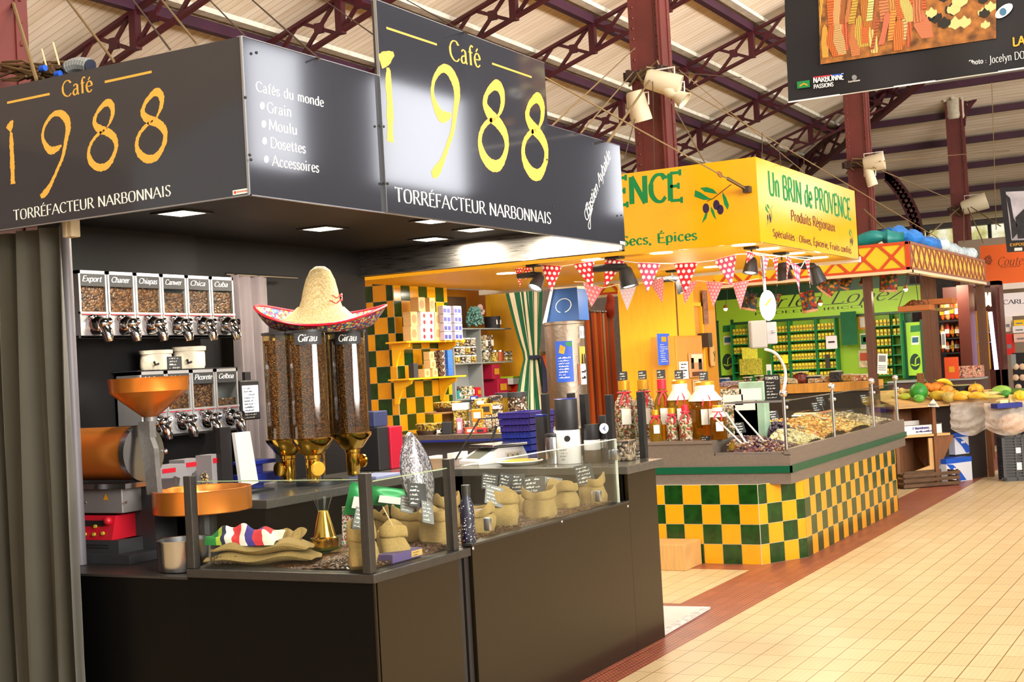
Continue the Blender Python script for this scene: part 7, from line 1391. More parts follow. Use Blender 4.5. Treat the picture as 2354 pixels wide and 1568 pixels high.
# pendant bulbs and hanging printed cloths
for px, py, lab in ((1668, 709, 'small lit pendant bulb at the left of lime board'), (1886, 697, 'small lit pendant bulb before the lime board script'), (2082, 664, 'small lit pendant bulb near the right lime pillar')):
    p = at(px, py, 'x', 15.2); t = thing('pendant_bulb', lab, 'lamp', p); mb = MB(); mb.tube([(0, 0, .03), (.02, -.02, .12), (.02, -.03, 2.46-p.z)], .004, 5); mb.build('cord', m_blk, t); mb = MB(); mb.lathe([(.02, .04), (.03, .0), (.028, 0), (.012, .035)], n=12); mb.build('socket', m_stl, t, True); mb = MB(); mb.ball((0, 0, -.005), .024, n=12, k=8); mb.build('bulb', m_slot, t, True)
    l = bpy.data.lights.new('bulb_light', 'POINT'); l.energy = 9; l.color = (1, .85, .55); l.shadow_soft_size = .03; o = bpy.data.objects.new('bulb_light', l); COL.objects.link(o); o.location = p-Z*.06
area('green_shop_light', (16.5, 4.8, 2.44), (17.4, 4.9, 0), 1.5, 2.5, 85, (1, .93, .7))
m_fp = [speckle('provence_print_%d' % i, c, 34, .8) for i, c in enumerate((['#4a3a28', '#6a4a2a', '#2a4a5a', '#8a6a3a', '#3a3a2a'], ['#2a5a6a', '#c8862a', '#b03a2a', '#3a4a5a', '#7a6a3a'], ['#6a4a2a', '#c88a3a', '#a83a2a', '#3a5a6a', '#4a6a3a']))]
def cloth(px, py, w, h, x, i, lab, ang=0.0, pointed=False):
    p = at(px, py, 'x', x); t = thing('printed_cloth', lab, 'cloth', p); t.rotation_euler = (ang, 0, 0); n = 6
    f = lambda u, v: V((.02*sin(5*u+3*v), (.5-u)*w*(1-.0*v), -h*v))
    mb = MB()
    if pointed: mb.add([(0, w/2, 0), (0, -w/2, 0), (0, 0, -h)], [(0, 1, 2)])
    else: mb.grid(f, n, n)
    mb.build('print', m_fp[i], t, True); mb = MB(); mb.tube([(0, 0, 0), (0, 0, 2.46-p.z)], .003, 5); mb.build('cord', m_blk, t)
    if not pointed: mb = MB(); mb.grid(lambda u, v: f(u, .88+.12*v)-V((.003, 0, 0)), n, 1); mb.build('hem', mat('pale_hem', '#c8946a', .7), t)
cloth(1727, 672, .17, .20, 14.2, 0, 'dark printed cloth with pink hem left of the hanging scale', .25); cloth(1783, 676, .13, .23, 14.2, 1, 'pointed printed pennant right of the hanging scale', .1, True); cloth(1854, 670, .17, .23, 14.2, 1, 'blue printed cloth with red fruit in front of lime script', -.12); cloth(1919, 639, .19, .2, 14.1, 2, 'square printed cloth hung by one corner under red crosses', .75); cloth(2042, 628, .19, .2, 14.4, 2, 'printed cloth with two round flowers right of the brown post', .08); cloth(1950, 636, .12, .14, 14.3, 1, 'small blue green printed cloth beside the hung square', .5)
cloth(1992, 632, .1, .12, 14.4, 0, 'dark green leaf cloth tucked behind the near brown post', .4)
p = at(2108, 715, 'x', 14.3); t = thing('hanging_tray', 'wooden trays of nuts hung on chains under the lattice canopy', 'tray', p); m_tw2 = mat('tray_wood', '#a05a24', .55)
mb = MB(); mb.box((-.12, -.16, 0), (.12, .17, .055), .004); mb.build('near_tray', m_tw2, t); mb = MB(); mb.box((.2, -.33, .06), (.42, -.0, .12), .004); mb.build('rear_tray', m_tw2, t)
mb = MB(); mb.grid(lambda u, v: V((-.1+.2*u, -.12+.26*v, .055+.06*sin(pi*u)*sin(pi*v)+.01*sin(40*u)*sin(37*v))), 14, 14); mb.build('nuts', speckle('nuts_mix', ['#6a3a1c', '#8a4a2a', '#5a2c18', '#a8683a'], 60), t, True, kind='stuff')
mb = MB()
for x, y in ((-.11, -.15), (-.11, .16), (.11, .0)): mb.tube([(x, y, .05), (x*.2, y*.4, .35), (0, 0, 2.46-p.z)], .004, 5)
mb.build('chain', m_blk, t); mb = MB(); mb.lathe([(0, -.02), (.1, .0), (.13, .02), (.12, .02), (0, 0)], (.3, -.2, .0), n=20); mb.build('pan', m_stl, t, True)
# brown shop beyond
t = thing('snack_rack', 'dark brown shop front with lit shelves of orange bags', 'rack'); XR = 19.6; Q = lambda px, py: at(px, py, 'x', XR)
mb = MB(); a, b = Q(2155, 660), Q(2240, 880); mb.box((XR+.35, b.y, 0), (XR+.4, a.y, a.z)); mb.box((XR-.02, b.y-.0, 0), (XR+.35, b.y+.16, a.z)); mb.build('panel', mat('brown_panel', '#5c2a20', .4), t)
for i, py in enumerate((738, 778, 812)):
    a, b = Q(2158, py), Q(2216, py-3); mb = MB(); mb.box((XR, b.y, a.z-.02), (XR+.33, a.y, a.z)); mb.build('shelf', m_blk, t)
    for k in range(5):
        f = (k+.5)/5; y = a.y+(b.y-a.y)*f; h = (.3, .2, .18)[i]*(.9+.2*((k*7+i) % 3)/3); o = thing('snack_bag', '%s bag, %s the brown post on the %s lit shelf' % (('tall orange', 'orange', 'small red orange')[i], ('nearest', 'second from', 'third from', 'fourth from', 'farthest from')[k], ('top', 'middle', 'bottom')[i]), 'bag', (XR+.12, y, a.z+.001), 0, 'orange bags on lit shelves')
        mb = MB(); mb.ball((0, 0, h/2), h/2, (.35, .28+.1*(k % 2), 1), 10, 8); mb.build('bag', (mat('orange_bag', '#d8641e', .3), mat('pale_orange_bag', '#f0a860', .3), mat('red_bag', '#c83a24', .3))[(k+i) % 3], o, True); mb = MB(); mb.box((-h*.19, -.03, h*.3), (-h*.17, .03, h*.6)); mb.build('label', m_paper if k % 2 else m_gold2, o)
area('snack_light', tuple(Q(2190, 690)+V((-.3, 0, .25))), tuple(Q(2190, 800)), .3, .6, 22, (1, .8, .6))
XC = 20.6; Q = lambda px, py: at(px, py, 'x', XC); t = thing('lit_cabinet', 'brown framed glass cabinet with glowing tubes beyond the far brown post', 'cabinet'); m_mah = mat('mahogany', '#4f2018', .4)
a, b = Q(2228, 650), Q(2312, 905)
mb = MB(); mb.box((XC+.3, b.y, 0), (XC+.36, a.y, a.z)); mb.box((XC, b.y, 0), (XC+.3, b.y+.12, a.z)); mb.box((XC, b.y, a.z-.06), (XC+.3, a.y, a.z)); mb.box((XC, b.y, 0), (XC+.3, a.y, Q(2260, 852).z)); mb.build('frame', m_mah, t)
for px, w, mm in ((2243, .03, m_gold2), (2254, .025, m_stl), (2266, .03, m_gold2)): p, q = Q(px, 715), Q(px+4, 850); mb = MB(); mb.box((XC+.05, p.y-w/2, q.z), (XC+.08, p.y+w/2, p.z)); mb.build('rail', mm, t)
for py in (765, 788): p, q = Q(2238, py), Q(2280, py); mb = MB(); mb.box((XC+.03, q.y, p.z-.012), (XC+.25, p.y, p.z)); mb.build('shelf', m_gs, t)
mb = MB(); p, q = Q(2276, 717), Q(2284, 850); mb.cyl((XC-.0, p.y, p.z), (XC-.0, p.y-.04, q.z), .03, n=12); mb.build('neon_tube', mat('neon_violet', '#ffffff', .4, emit='#d8c0ff', es=5), t)
m_wl = mat('warm_tube', '#ffffff', .4, emit='#ffd9a0', es=4)
for px in (2262, 2273, 2280, 2288): p, q = Q(px, 672), Q(px+1, 705); mb = MB(); mb.lathe([(0, 0), (.03, .03), (.035, .12), (.02, p.z-q.z), (0, p.z-q.z)], (XC+.1, p.y, q.z), n=10); mb.build('lamp', m_wl, t, True)
mb = MB(); a, b = Q(2290, 660), Q(2306, 890); mb.box((XC-.12, b.y, 0), (XC-.04, a.y, a.z)); mb.build('door_post', m_mah, t)
# orange shop sign, white name board
XO = 24.0; Q = lambda px, py: at(px, py, 'x', XO); t = thing('orange_sign', 'orange shop fascia with brown script and dotted tree mark', 'sign'); a, b = Q(2252, 566), Q(2470, 640)
mb = MB(); mb.box((XO, b.y, b.z), (XO+.05, a.y, a.z)); bd = mb.build('board', mat('orange_fascia', '#e8641c', .45), t); mb = MB(); mb.box((XO-.05, b.y, b.z-.1), (XO+.05, a.y, b.z)); mb.build('lower_band', mat('pale_band', '#e8dcd4', .4), t)
mb = MB(); text_px(mb, 'Couteron', 'x', XO, (2292, 612), (2385, 606), 20, thick=1, thin=.4, serif=0, slant=.3); text_px(mb, 'Saveurs Gourmandes', 'x', XO, (2300, 616), (2345, 613), 4, thick=1.4, thin=1, serif=0); mb.build('script', m_btxt, bd)
for i in range(26): a_ = i*2.4; r = 1+9*math.sqrt(i/26); mb = MB(); poly_px(mb, 'x', XO, [(2272+r*cos(a_)*.9+1.5*cos(k*pi/4), 598+r*sin(a_)*1.1+1.8*sin(k*pi/4)) for k in range(8)]); mb.build('tree_dot', m_btxt, bd)
t = thing('name_board', 'white shop name board with dark spaced letters under the orange fascia', 'sign'); XN = 23.6; Q = lambda px, py: at(px, py, 'x', XN); a, b = Q(2304, 675), Q(2470, 718)
mb = MB(); mb.box((XN, b.y, b.z), (XN+.04, a.y, a.z)); bd = mb.build('board', mat('board_white', '#eee6ec', .4), t); mb = MB(); text_px(mb, 'CARLA', 'x', XN, (2306, 700), (2366, 697), 10, thick=1.8, thin=.6, serif=1); mb.build('letters', mat('navy_letters', '#2a2440', .5), bd)
for i, (x0, y0, x1, y1, c, s) in enumerate(((2308, 728, 2325, 762, '#e8e0d8', 'white carton on top of the display under the name board'), (2330, 736, 2356, 748, '#f0c21c', 'yellow box beside the white carton'), (2328, 750, 2358, 764, '#e8e4e4', 'small white box under the yellow box'), (2310, 768, 2330, 815, '#d8201c', 'bright red bag below the white carton'), (2330, 768, 2366, 785, '#e8b8a8', 'pale picture box right of the red bag'))):
    gplate(x0, y0, x1, y1, 23.5-.05*i, mat('far_'+c[1:], c, .5), s, 'shop_box', 'box', th=.2, pr=((m_slate2, .2, .8, .3, .5),))
t = thing('dark_showcase', 'black glass showcase with round pastries at the right edge', 'showcase'); Xs = 21.6; a, b = at(2326, 812, 'x', Xs), at(2420, 905, 'x', Xs); mb = MB(); mb.box((Xs, b.y, 0), (Xs+.5, a.y, a.z)); mb.build('body', m_blk, t)
for i, (px, py) in enumerate(((2335, 843), (2350, 843), (2335, 868), (2351, 868), (2341, 890))): p = at(px, py, 'x', Xs); mb = MB(); mb.ball(p, .05, (.4, 1, 1), 10, 7); mb.build('pastry', mat('pastry', '#e0c0a0', .5), t, True)
mb = MB(); a, b = at(2322, 815, 'x', Xs-.1), at(2335, 850, 'x', Xs-.1); mb.prism([(Xs-.02, a.y, b.z), (Xs-.02, b.y, b.z+.1), (Xs-.02, b.y, a.z), (Xs-.02, a.y, a.z)], (.01, 0, 0)); mb.build('pane', m_gs, t)
mb = MB(); mb.box((25.5, 0.5, 0), (25.6, 4.6, 3.4)); struct(mb.build('wall_far_shops', mat('shop_back', '#8a7a6a', .7)))
p = at(2152, 845, 'x', 15.6)
gplate(2138, 828, 2165, 874, 16.75, mat('brown_tag', '#b86a34', .6), 'brown pentagon price tag before the brown shop', 'price_tag', 'sign'); gplate(2170, 822, 2206, 874, 16.75, mat('orange_tag', '#d84a16', .5), 'orange drop-shaped price tag before the brown shop', 'price_tag', 'sign', pr=((m_gold2, .3, .7, .35, .6),)); gplate(2163, 762, 2175, 800, 19.575, m_paper, 'narrow white notice beside the lit orange bags', 'notice', 'notice', pr=((m_slate2, .15, .85, .2, .85),))
t = thing('glass_counter', 'dark glass-topped counter behind the fruit stand', 'counter'); a = at(2040, 872, 'x', 16.7); b = at(2255, 872, 'x', 16.7); mb = MB(); mb.box((16.7, b.y, 0), (17.2, a.y, a.z-.05)); mb.build('body', mat('counter_plum', '#4a3434', .35), t); mb = MB(); mb.box((16.68, b.y, a.z-.05), (17.2, a.y, a.z-.03)); mb.build('top', m_gs, t)
mb = MB(); p = at(2238, 852, 'x', 16.9); mb.box((16.85, p.y-.1, a.z-.03), (17.05, p.y+.18, p.z+.06), .01); tag(mb.build('snack_tray', speckle('snack_mix', ['#d89a8a', '#e8c0a0', '#c86a5a', '#d8a880'], 50)), 'tray of pinkish snacks on the dark counter behind the fruit', 'tray')
# ================================================================ fruit stand
FO = V((14.72, 3.42, 0)); frz = radians(-48.6); e1 = V((cos(frz), sin(frz), 0)); e2 = V((-sin(frz), cos(frz), 0))
t = thing('fruit_stand', 'brown wooden fruit stand with open shelf beyond the deli counter', 'stand', FO, frz); m_fw = mat('stand_brown', '#7a4a22', .6, noise=.2, nscale=5, stretch=(6, 6, 1)); m_fl = mat('stand_pale', '#d0a468', .55, noise=.1, nscale=5)
mb = MB(); mb.box((0, .0, .84), (.66, .5, .88), .003); mb.build('front_board', m_fl, t); mb = MB(); mb.prism([(0, .0, .88), (1.25, .0, .88), (1.25, .9, 1.02), (0, .9, 1.02)], (0, 0, -.03)); mb.build('top_board', m_fl, t)
for a, b in ((0, .04), (.46, .50)): mb = MB(); mb.prism([(a, .03, 0), (a, .03, .84), (a, .5, .84), (a, .5, .35 if a else 0)], (b-a, 0, 0)); mb.build('side_panel', m_fw, t)
mb = MB(); mb.box((0.04, .03, .52), (.66, .5, .545)); mb.build('shelf', m_fl, t); mb = MB(); mb.box((.04, .48, .1), (.66, .5, .84)); mb.build('back_panel', m_fw, t); mb = MB(); mb.prism([(.3, .06, .06), (.46, .06, .06), (.46, .06, .5), (.41, .06, .5), (.41, .06, .2), (.1, .06, .12), (.1, .06, .06)], (0, .02, 0)); mb.build('brace', m_fl, t)
mb = MB(); mb.prism([(.5, .05, .52), (.72, .05, .52), (.54, .05, .2), (.5, .05, .2)], (0, .02, 0)); mb.build('brace', m_fw, t); mb = MB(); mb.box((.62, .3, 0), (1.25, .55, .85)); mb.build('rear_panel', mat('stand_dark', '#2a1c14', .7), t)
L = lambda x, y, z: FO+e1*x+e2*y+Z*z
t = thing('carton', 'white open carton with blue print on the shelf of fruit stand', 'box', L(.33, .18, .546), frz); mb = MB(); mb.box((-.25, -.12, 0), (.25, -.115, .1)); mb.box((-.25, -.12, 0), (-.245, .15, .11)); mb.box((.245, -.12, 0), (.25, .15, .11)); mb.box((-.25, -.12, 0), (.25, .15, .006)); mb.box((-.25, .145, 0), (.25, .15, .14)); mb.build('box', m_paper, t); mb = MB(); scribble(mb, (-.08, -.1215, .015), X, Z, .22, .075, 2, rn, .3, .95); write(mb, 'Haricots', (-.1, -.1215, .055), X, Z, .03, width=.2, thick=2, thin=1.3, serif=0); mb.build('print', mat('print_violet', '#4a3f8a', .6), t); mb = MB(); mb.box((-.24, -.11, .02), (.24, .14, .09)); mb.build('contents', mat('dates_brown', '#9a6a2a', .6, noise=.4, nscale=40), t)
t = thing('slatted_crate', 'dark wooden slatted crate on the floor under the fruit stand', 'crate', L(.22, -.1, 0), frz); m_sc = mat('old_crate', '#5a4028', .75, noise=.3, nscale=9, stretch=(1, 6, 6)); mb = MB()
for i, z in enumerate((.01, .065, .12)): 
    mb.box((-.3, -.16, z), (.35, -.15, z+.035)); mb.box((-.3, .15, z), (.35, .16, z+.035)); mb.box((-.31, -.16, z), (-.3, .16, z+.035)); mb.box((.35, -.16, z), (.36, .16, z+.035))
mb.build('slats', m_sc, t); mb = MB()
for x in (-.29, .33):
    for y in (-.145, .125): mb.box((x, y, 0), (x+.02, y+.02, .17))
mb.box((-.29, -.14, .008), (.34, .14, .014)); mb.build('corner_posts', m_sc, t)
m_cb = mat('carton_blue', '#1d56c4', .5); m_cw = mat('carton_pale', '#dcdde6', .55)
def bluebox(loc, w, h, lab):
    t = thing('blue_carton', lab, 'box', loc, frz+.35); mb = MB(); mb.box((0, 0, 0), (w, w*.7, h), .003); mb.build('box', m_cw, t); mb = MB(); mb.box((-.001, -.002, h*.8), (w+.002, w*.7, h+.001)); mb.add([(0, -.002, h*.8), (w*.25, -.002, h*.75), (w*.55, -.002, h*.4), (w*.75, -.002, .01), (w*.45, -.002, .01), (w*.3, -.002, h*.35)], [(0, 1, 2, 3, 4, 5)]); mb.build('blue_print', m_cb, t); mb = MB()
    for a in (.3, .38): mb.cyl((w*a, -.003, h*.55), (w*a, -.002, h*.55), h*.06, n=12)
    mb.build('dot', m_paper, t)
bluebox(L(.56, -.02, 0), .42, .26, 'blue and white carton on the floor under the plastic bag'); bluebox(L(.82, .22, .28), .4, .24, 'blue and white carton higher up behind the black crate')
t = thing('box_pile', 'dark box under the upper blue carton', 'box', L(.82, .22, 0), frz+.35); mb = MB(); mb.box((0, 0, 0), (.4, .28, .278)); mb.build('box', mat('dark_carton', '#2a2420', .7), t)
t = thing('plastic_crate', 'black plastic crate standing on end at the right edge', 'crate', (15.22, 2.42, 0), radians(-70)); mb = MB(); w, d, h = .42, .3, .5
for x in (0, w-.03): mb.box((x-.0, 0, 0), (x+.03, .02, h)); mb.box((x, d-.02, 0), (x+.03, d, h))
for i in range(15): mb.box((.03, .002, .03+i*.031), (w-.03, .014, .045+i*.031)); mb.box((.004, .02, .03+i*.031), (.014, d-.02, .04+i*.031)); mb.box((w-.014, .02, .03+i*.031), (w-.004, d-.02, .04+i*.031))
for x in (.13, .2, .27): mb.box((x, 0, 0), (x+.02, .016, h))
mb.box((0, 0, 0), (w, .02, .04)); mb.box((0, 0, h-.03), (w, .02, h)); mb.box((.02, .02, .02), (w-.02, d-.01, h-.02)); mb.build('crate', mat('crate_black', '#3a3a3c', .5), t)
mb = MB(); mb.box((.14, -.004, .12), (.19, 0, .2)); mb.box((.14, -.004, .3), (.19, 0, .36)); mb.build('label', m_paper, t)
def film(name, tint): 
    m, nt, b = newmat(name); n = N(nt); b.inputs['Base Color'].default_value = lin(tint); b.inputs['Roughness'].default_value = .25; b.inputs['Alpha'].default_value = .5
    t_ = n('TexNoise', Vector=n.coord(), Scale=8.0, Detail=5.0, Distortion=2.0).outputs[0]; n.link(n('Bump', Strength=.8, Distance=.03, Height=t_).outputs[0], b.inputs['Normal']); return m
m_film = film('clear_bag', '#e8dcd0')
def bag(lab, c0, c1, zt, zb, bulge, seed):
    c0, c1 = V(c0), V(c1); rr = random.Random(seed); ph = rr.uniform(0, 6); n = (c1-c0).cross(Z).normalized()
    mb = MB(); mb.grid(lambda u, v: c0.lerp(c1, u)+Z*(zt+(zb-zt)*v*(1-.25*abs(2*u-1)**2))+n*(bulge*sin(pi*v)*sin(pi*u)**.5+.012*sin(14*u+5*v+ph)+.01*sin(23*v+9*u)), 26, 18)
    return tag(mb.build('plastic_bag', m_film, smooth=True), lab, 'bag')
bag('crumpled clear plastic bag hanging from the front of fruit stand', L(.64, -.03, 0), L(1.08, -.06, 0), .87, .5, .08, 1); bag('full clear plastic bag of pale produce over the black crate', (15.05, 2.55, 0), (15.2, 2.1, 0), .86, .5, .1, 2)
t = thing('produce_sack', 'orange vegetables showing through the full clear bag', 'vegetable', (15.3, 2.3, .502)); mb = MB(); mb.ball((0, 0, .12), .12, (1, 1.3, .9), 16, 10); mb.build('heap', mat('pale_orange_veg', '#e8b088', .6, noise=.2), t, True)
def fruit(kind, px, py, x, s, col, lab, rot=(0, 0, 0), sc=(1, 1, 1), cat='fruit', rough=.4):
    p = at(px, py, 'x', x); d = p-FO; ly = d.dot(e2); lz = .88+.14*max(0, ly)/.9; zb_ = lz+s*min(sc)*.95
    p.z = max(p.z, zb_) if p.z-zb_ < .25 else p.z
    t = thing(kind, lab, cat, p); t.rotation_euler = rot; mb = MB()
    if kind in ('butternut', 'yellow_squash', 'banana', 'eggplant', 'leek', 'cucumber', 'papaya', 'mango'):
        c = [V((0, s*sc[1]*(f-.5)*2, s*.25*sin(pi*f)*(1 if kind in ('banana', 'yellow_squash') else .1))) for f in [i/10 for i in range(11)]]
        prof = {'butternut': (.3, .5, .55, .5, .45, .48, .6, .8, .9, .75, .2), 'banana': (.12, .2, .3, .36, .38, .38, .36, .3, .24, .14, .08), 'eggplant': (.2, .45, .6, .65, .6, .55, .48, .4, .34, .28, .12)}.get(kind, (.15, .5, .7, .82, .88, .9, .88, .82, .68, .48, .12))
        mb.tube(c, [max(.004, s*q*sc[0]) for q in prof], 14)
    else: mb.ball((0, 0, 0), s, sc, 18, 12); 
    if kind in ('pumpkin', 'melon'): mb.v = [(a*(1+.07*cos(9*atan2(b, a))), b*(1+.07*cos(9*atan2(b, a))), c_) for a, b, c_ in mb.v]
    mb.build('body', mat('fruit_'+col[1:], col, rough, noise=.25, nscale=14), t, True)
    mb = MB()
    if kind in ('pumpkin', 'melon', 'watermelon', 'orange', 'lemon'): mb.cyl((0, 0, s*sc[2]*.85), (.005, .003, s*sc[2]+.02), .008, .005, n=6)
    else: mb.cyl((0, s*sc[1]*.97, 0), (0, s*sc[1]+.025, .01), .008, .005, n=6)
    mb.build('stem', mat('stem_green', '#6a7a3a', .7), t)
H_ = pi/2
for a in (('butternut', 2084, 900, 15.25, .09, '#c8b060', 'large beige green butternut at the left back of fruit stand', (0, 0, .3), (.55, 1, 1)), ('cucumber', 2075, 913, 15.2, .1, '#c8c234', 'long yellow courgette below the butternut', (0, .2, .5), (.16, 1, .16)), ('papaya', 2083, 927, 15.12, .08, '#a8b83a', 'green yellow papaya at the front left of fruit stand', (0, 0, .2), (.5, 1, .5)), ('watermelon', 2113, 915, 15.15, .1, '#2c8a2c', 'round dark green watermelon', (0, .4, 0), (1, 1, 1)), ('avocado', 2113, 924, 15.03, .05, '#5aa83a', 'lighter green fruit in front of the watermelon', (0, 0, 0), (1, 1.2, .9)), ('mango', 2157, 911, 15.2, .11, '#c9a832', 'big yellow green mango right of the watermelon', (0, 0, -.1), (.55, 1, .55)),
          ('pumpkin', 2148, 892, 15.35, .08, '#e8862a', 'orange ribbed pumpkin at the top of the heap', (0, 0, 0), (1.3, 1, .7)), ('papaya', 2158, 884, 15.45, .09, '#d8822a', 'orange long fruit lying on the ribbed pumpkin', (0, 0, .3), (.35, 1, .35)), ('banana', 2172, 882, 15.4, .12, '#e8c42c', 'curved yellow banana on the orange heap', (.3, 0, .9), (.6, 1, 1)), ('pumpkin', 2132, 890, 15.3, .06, '#d8761e', 'small dark orange pumpkin next to the wooden stake', (0, 0, 0), (1, 1, .8)), ('pumpkin', 2177, 897, 15.3, .07, '#e0922c', 'bumpy orange gourd before the black basin', (0, 0, 0), (1, 1, .8)), ('orange', 2196, 905, 15.25, .05, '#e8a02c', 'small orange gourd between mango and squashes', (0, 0, 0), (1.2, 1, .8)),
          ('pineapple', 2181, 920, 15.08, .07, '#b8a050', 'rough beige round fruit beside the plastic bag', (0, 0, 0), (1, 1, .9)), ('yellow_squash', 2215, 916, 15.15, .12, '#e8c038', 'long yellow squash in the middle right', (0, 0, .2), (.4, 1, .5)), ('yellow_squash', 2207, 925, 15.05, .08, '#e0a82a', 'short yellow squash at the front edge', (0, 0, 0), (.5, 1, .5)), ('yellow_squash', 2246, 921, 15.1, .1, '#e8bc3a', 'plump yellow squash right of the long one', (0, 0, -.2), (.45, 1, .5)), ('melon', 2243, 895, 15.4, .08, '#dca82c', 'yellow ribbed melon behind the eggplant', (0, 0, 0), (1.2, 1, .8)), ('eggplant', 2243, 906, 15.25, .13, '#7a3058', 'purple pink eggplant lying across the back', (0, 0, 1.9), (.5, 1, .5), 'vegetable'), ('leek', 2278, 905, 15.2, .12, '#d8cc8a', 'pale leek lying near the wrapped cabbage', (0, 0, .1), (.2, 1, .2), 'vegetable'), ('cucumber', 2284, 913, 15.1, .12, '#c8b860', 'pale green cucumber in front of the leek', (0, 0, .1), (.2, 1, .2), 'vegetable'),
          ('cabbage', 2302, 899, 15.3, .09, '#8ab84a', 'wrapped light green cabbage at the back right', (0, 0, 0), (1, 1.2, .7), 'vegetable'), ('broccoli', 2312, 906, 15.15, .05, '#3a8a2a', 'dark green broccoli head beside the cabbage', (0, 0, 0), (1, 1, .9), 'vegetable'), ('melon', 2346, 927, 15.0, .06, '#e8c22c', 'yellow melon at the right edge of fruit stand', (0, 0, 0), (1, 1.1, .9)), ('lettuce', 2340, 902, 15.35, .08, '#4a6a24', 'dark green lettuce at the far right', (0, 0, 0), (1, 1.6, .6), 'vegetable'), ('lemon', 2262, 912, 15.15, .05, '#e3bc4a', 'pale yellow fruit between squash and cucumber', (0, 0, 0), (1, 1.2, .8))): fruit(*a)
mb = MB(); q = L(1.0, .1, .8); mb.prism([q+e1*.0, q+e1*.75, q+e1*.75+e2*.75+Z*.1, q+e2*.75+Z*.1], (0, 0, .06)); tag(mb.build('produce_board', m_fl), 'pale board under the vegetables at the right of fruit stand', 'board'); mb = MB(); q = L(1.3, .3, 0); mb.box(q-V((.03, .03, 0)), q+V((.03, .03, .83))); tag(mb.build('board_leg', m_fw), 'wooden leg under the right produce board', 'leg')
p = at(2117, 895, 'x', 15.3); mb = MB(); mb.box((p.x-.03, p.y-.04, .9), (p.x+.03, p.y+.03, at(2117, 858, 'x', 15.3).z)); tag(mb.build('wooden_stake', m_fw), 'upright wooden stake among the fruit next to the orange heap', 'stake')
p = at(2205, 893, 'x', 15.55); t = thing('black_basin', 'round black basin behind the orange gourds', 'basin', (p.x, p.y, p.z-.06)); mb = MB(); mb.lathe([(0, .0), (.15, 0), (.17, .09), (.18, .095), (.165, .09), (.14, .01), (0, .01)], n=30); mb.build('bowl', m_blk, t, True); mb = MB(); mb.lathe([(.165, .09), (.18, .092), (.175, .1)], n=30); mb.build('rim', mat('olive_rim', '#8a8a5a', .4), t, True)
p = at(2144, 928, 'x', 14.98); t = thing('price_cone', 'white folded price cone before the mango', 'sign', p); mb = MB(); mb.add([(0, .06, -.03), (0, -.07, -.04), (0, -.01, .055), (.06, 0, -.03)], [(0, 1, 2), (1, 3, 2), (3, 0, 2)]); mb.build('cone', m_paper, t); mb = MB(); write(mb, 'BIOLO', (-.004, .035, -.02), -Y, Z, .02, width=.07, thick=2, thin=1.2, serif=0); mb.build('print', m_blk, t)
p = at(2318, 927, 'x', 15.0); t = thing('blue_tray', 'dark blue tray with cut yellow fruit at the front right', 'tray', p+V((0, 0, -.03)), frz); mb = MB(); mb.box((-.15, -.03, -.02), (.15, .1, .035), .006); mb.build('tray', m_blue, t); mb = MB(); mb.box((-.1, -.01, .03), (0, .08, .07), .01); mb.prism([(.02, .0, .03), (.1, .0, .03), (.06, .0, .12), (.03, .0, .12)], (0, .03, 0)); mb.build('cut_fruit', mat('cut_yellow', '#efe0a0', .5), t)
# ================================================================ hanging banners
XB = 9.5
t = thing('banner', 'large black hanging banner with basket picture at the upper right', 'banner'); Q = lambda px, py, o=0: at(px, py, 'x', XB-o)
c4 = [Q(1800, -90), Q(2480, -150), Q(2480, 138), Q(1812, 235)]
mb = MB(); mb.grid(lambda u, v: c4[0].lerp(c4[1], u).lerp(c4[3].lerp(c4[2], u), v)+X*(.008*sin(17*u)*v+.006*sin(9*v+4*u)), 40, 16); bn = mb.build('sheet', mat('banner_black', '#17161a', .4, spec=.35), t, True)
mb = MB(); mb.bar(c4[3], c4[2], .006, .01); mb.build('white_hem', m_paper, t)
pic = [(1880, -40), (2290, -80), (2290, 88), (1886, 148)]
IP = lambda u, v, o=.012: (lambda a, b: at(a, b, 'x', XB-o))(*[(pic[0][k]*(1-u)+pic[1][k]*u)*(1-v)+(pic[3][k]*(1-u)+pic[2][k]*u)*v for k in (0, 1)])
mb = MB(); mb.add([IP(0, 0), IP(1, 0), IP(1, 1), IP(0, 1)], [(0, 1, 2, 3)]); pc = mb.build('picture', mat('print_umber', '#8a5622', .5, noise=.7, nscale=14), t)
rr = random.Random(9); cl = ['#d89a3a', '#c97a2a', '#e8bc6a', '#a8562a', '#d8724a', '#f0d08a', '#7a4a20']
for i in range(30):
    u = (i % 15)*.038+rr.uniform(0, .02); v = rr.uniform(0, .12) if i < 15 else rr.uniform(.45, .62); w, h = rr.uniform(.035, .06), rr.uniform(.45, .6) if i < 15 else .36; sk = rr.uniform(-.03, .04); o = .0135+.0008*(i % 9); mb = MB(); f = lambda a, b: IP(min(max(a, 0), 1), min(max(b, 0), 1), o)
    c = '#%02x%02x%02x' % tuple(int(q*rr.uniform(.8, 1)) for q in ((235, 165, 70), (220, 120, 45), (240, 195, 120), (190, 95, 50), (222, 120, 80))[i % 5]); m2, nt, b2 = newmat('print_weave_%d' % i); n = N(nt); w_ = n('TexWave', Vector=n.coord(), Scale=rr.uniform(14, 34), Distortion=3.0, _bands_direction='Z' if i % 2 else 'Y'); n.link(n.ramp(w_.outputs[0], [(.15, '#%02x%02x%02x' % tuple(int(int(c[k:k+2], 16)*.68) for k in (1, 3, 5))), (.6, c)]), b2.inputs['Base Color'])
    mb.add([f(u+w*.15, v), f(u+w*.5, v-.05), f(u+w*.9, v), f(u+w+sk, v+h*.5), f(u+w*.9+sk*1.5, v+h), f(u+sk, v+h), f(u-w*.1, v+h*.5)], [tuple(range(7))]); mb.build('print_patch', m2, pc)
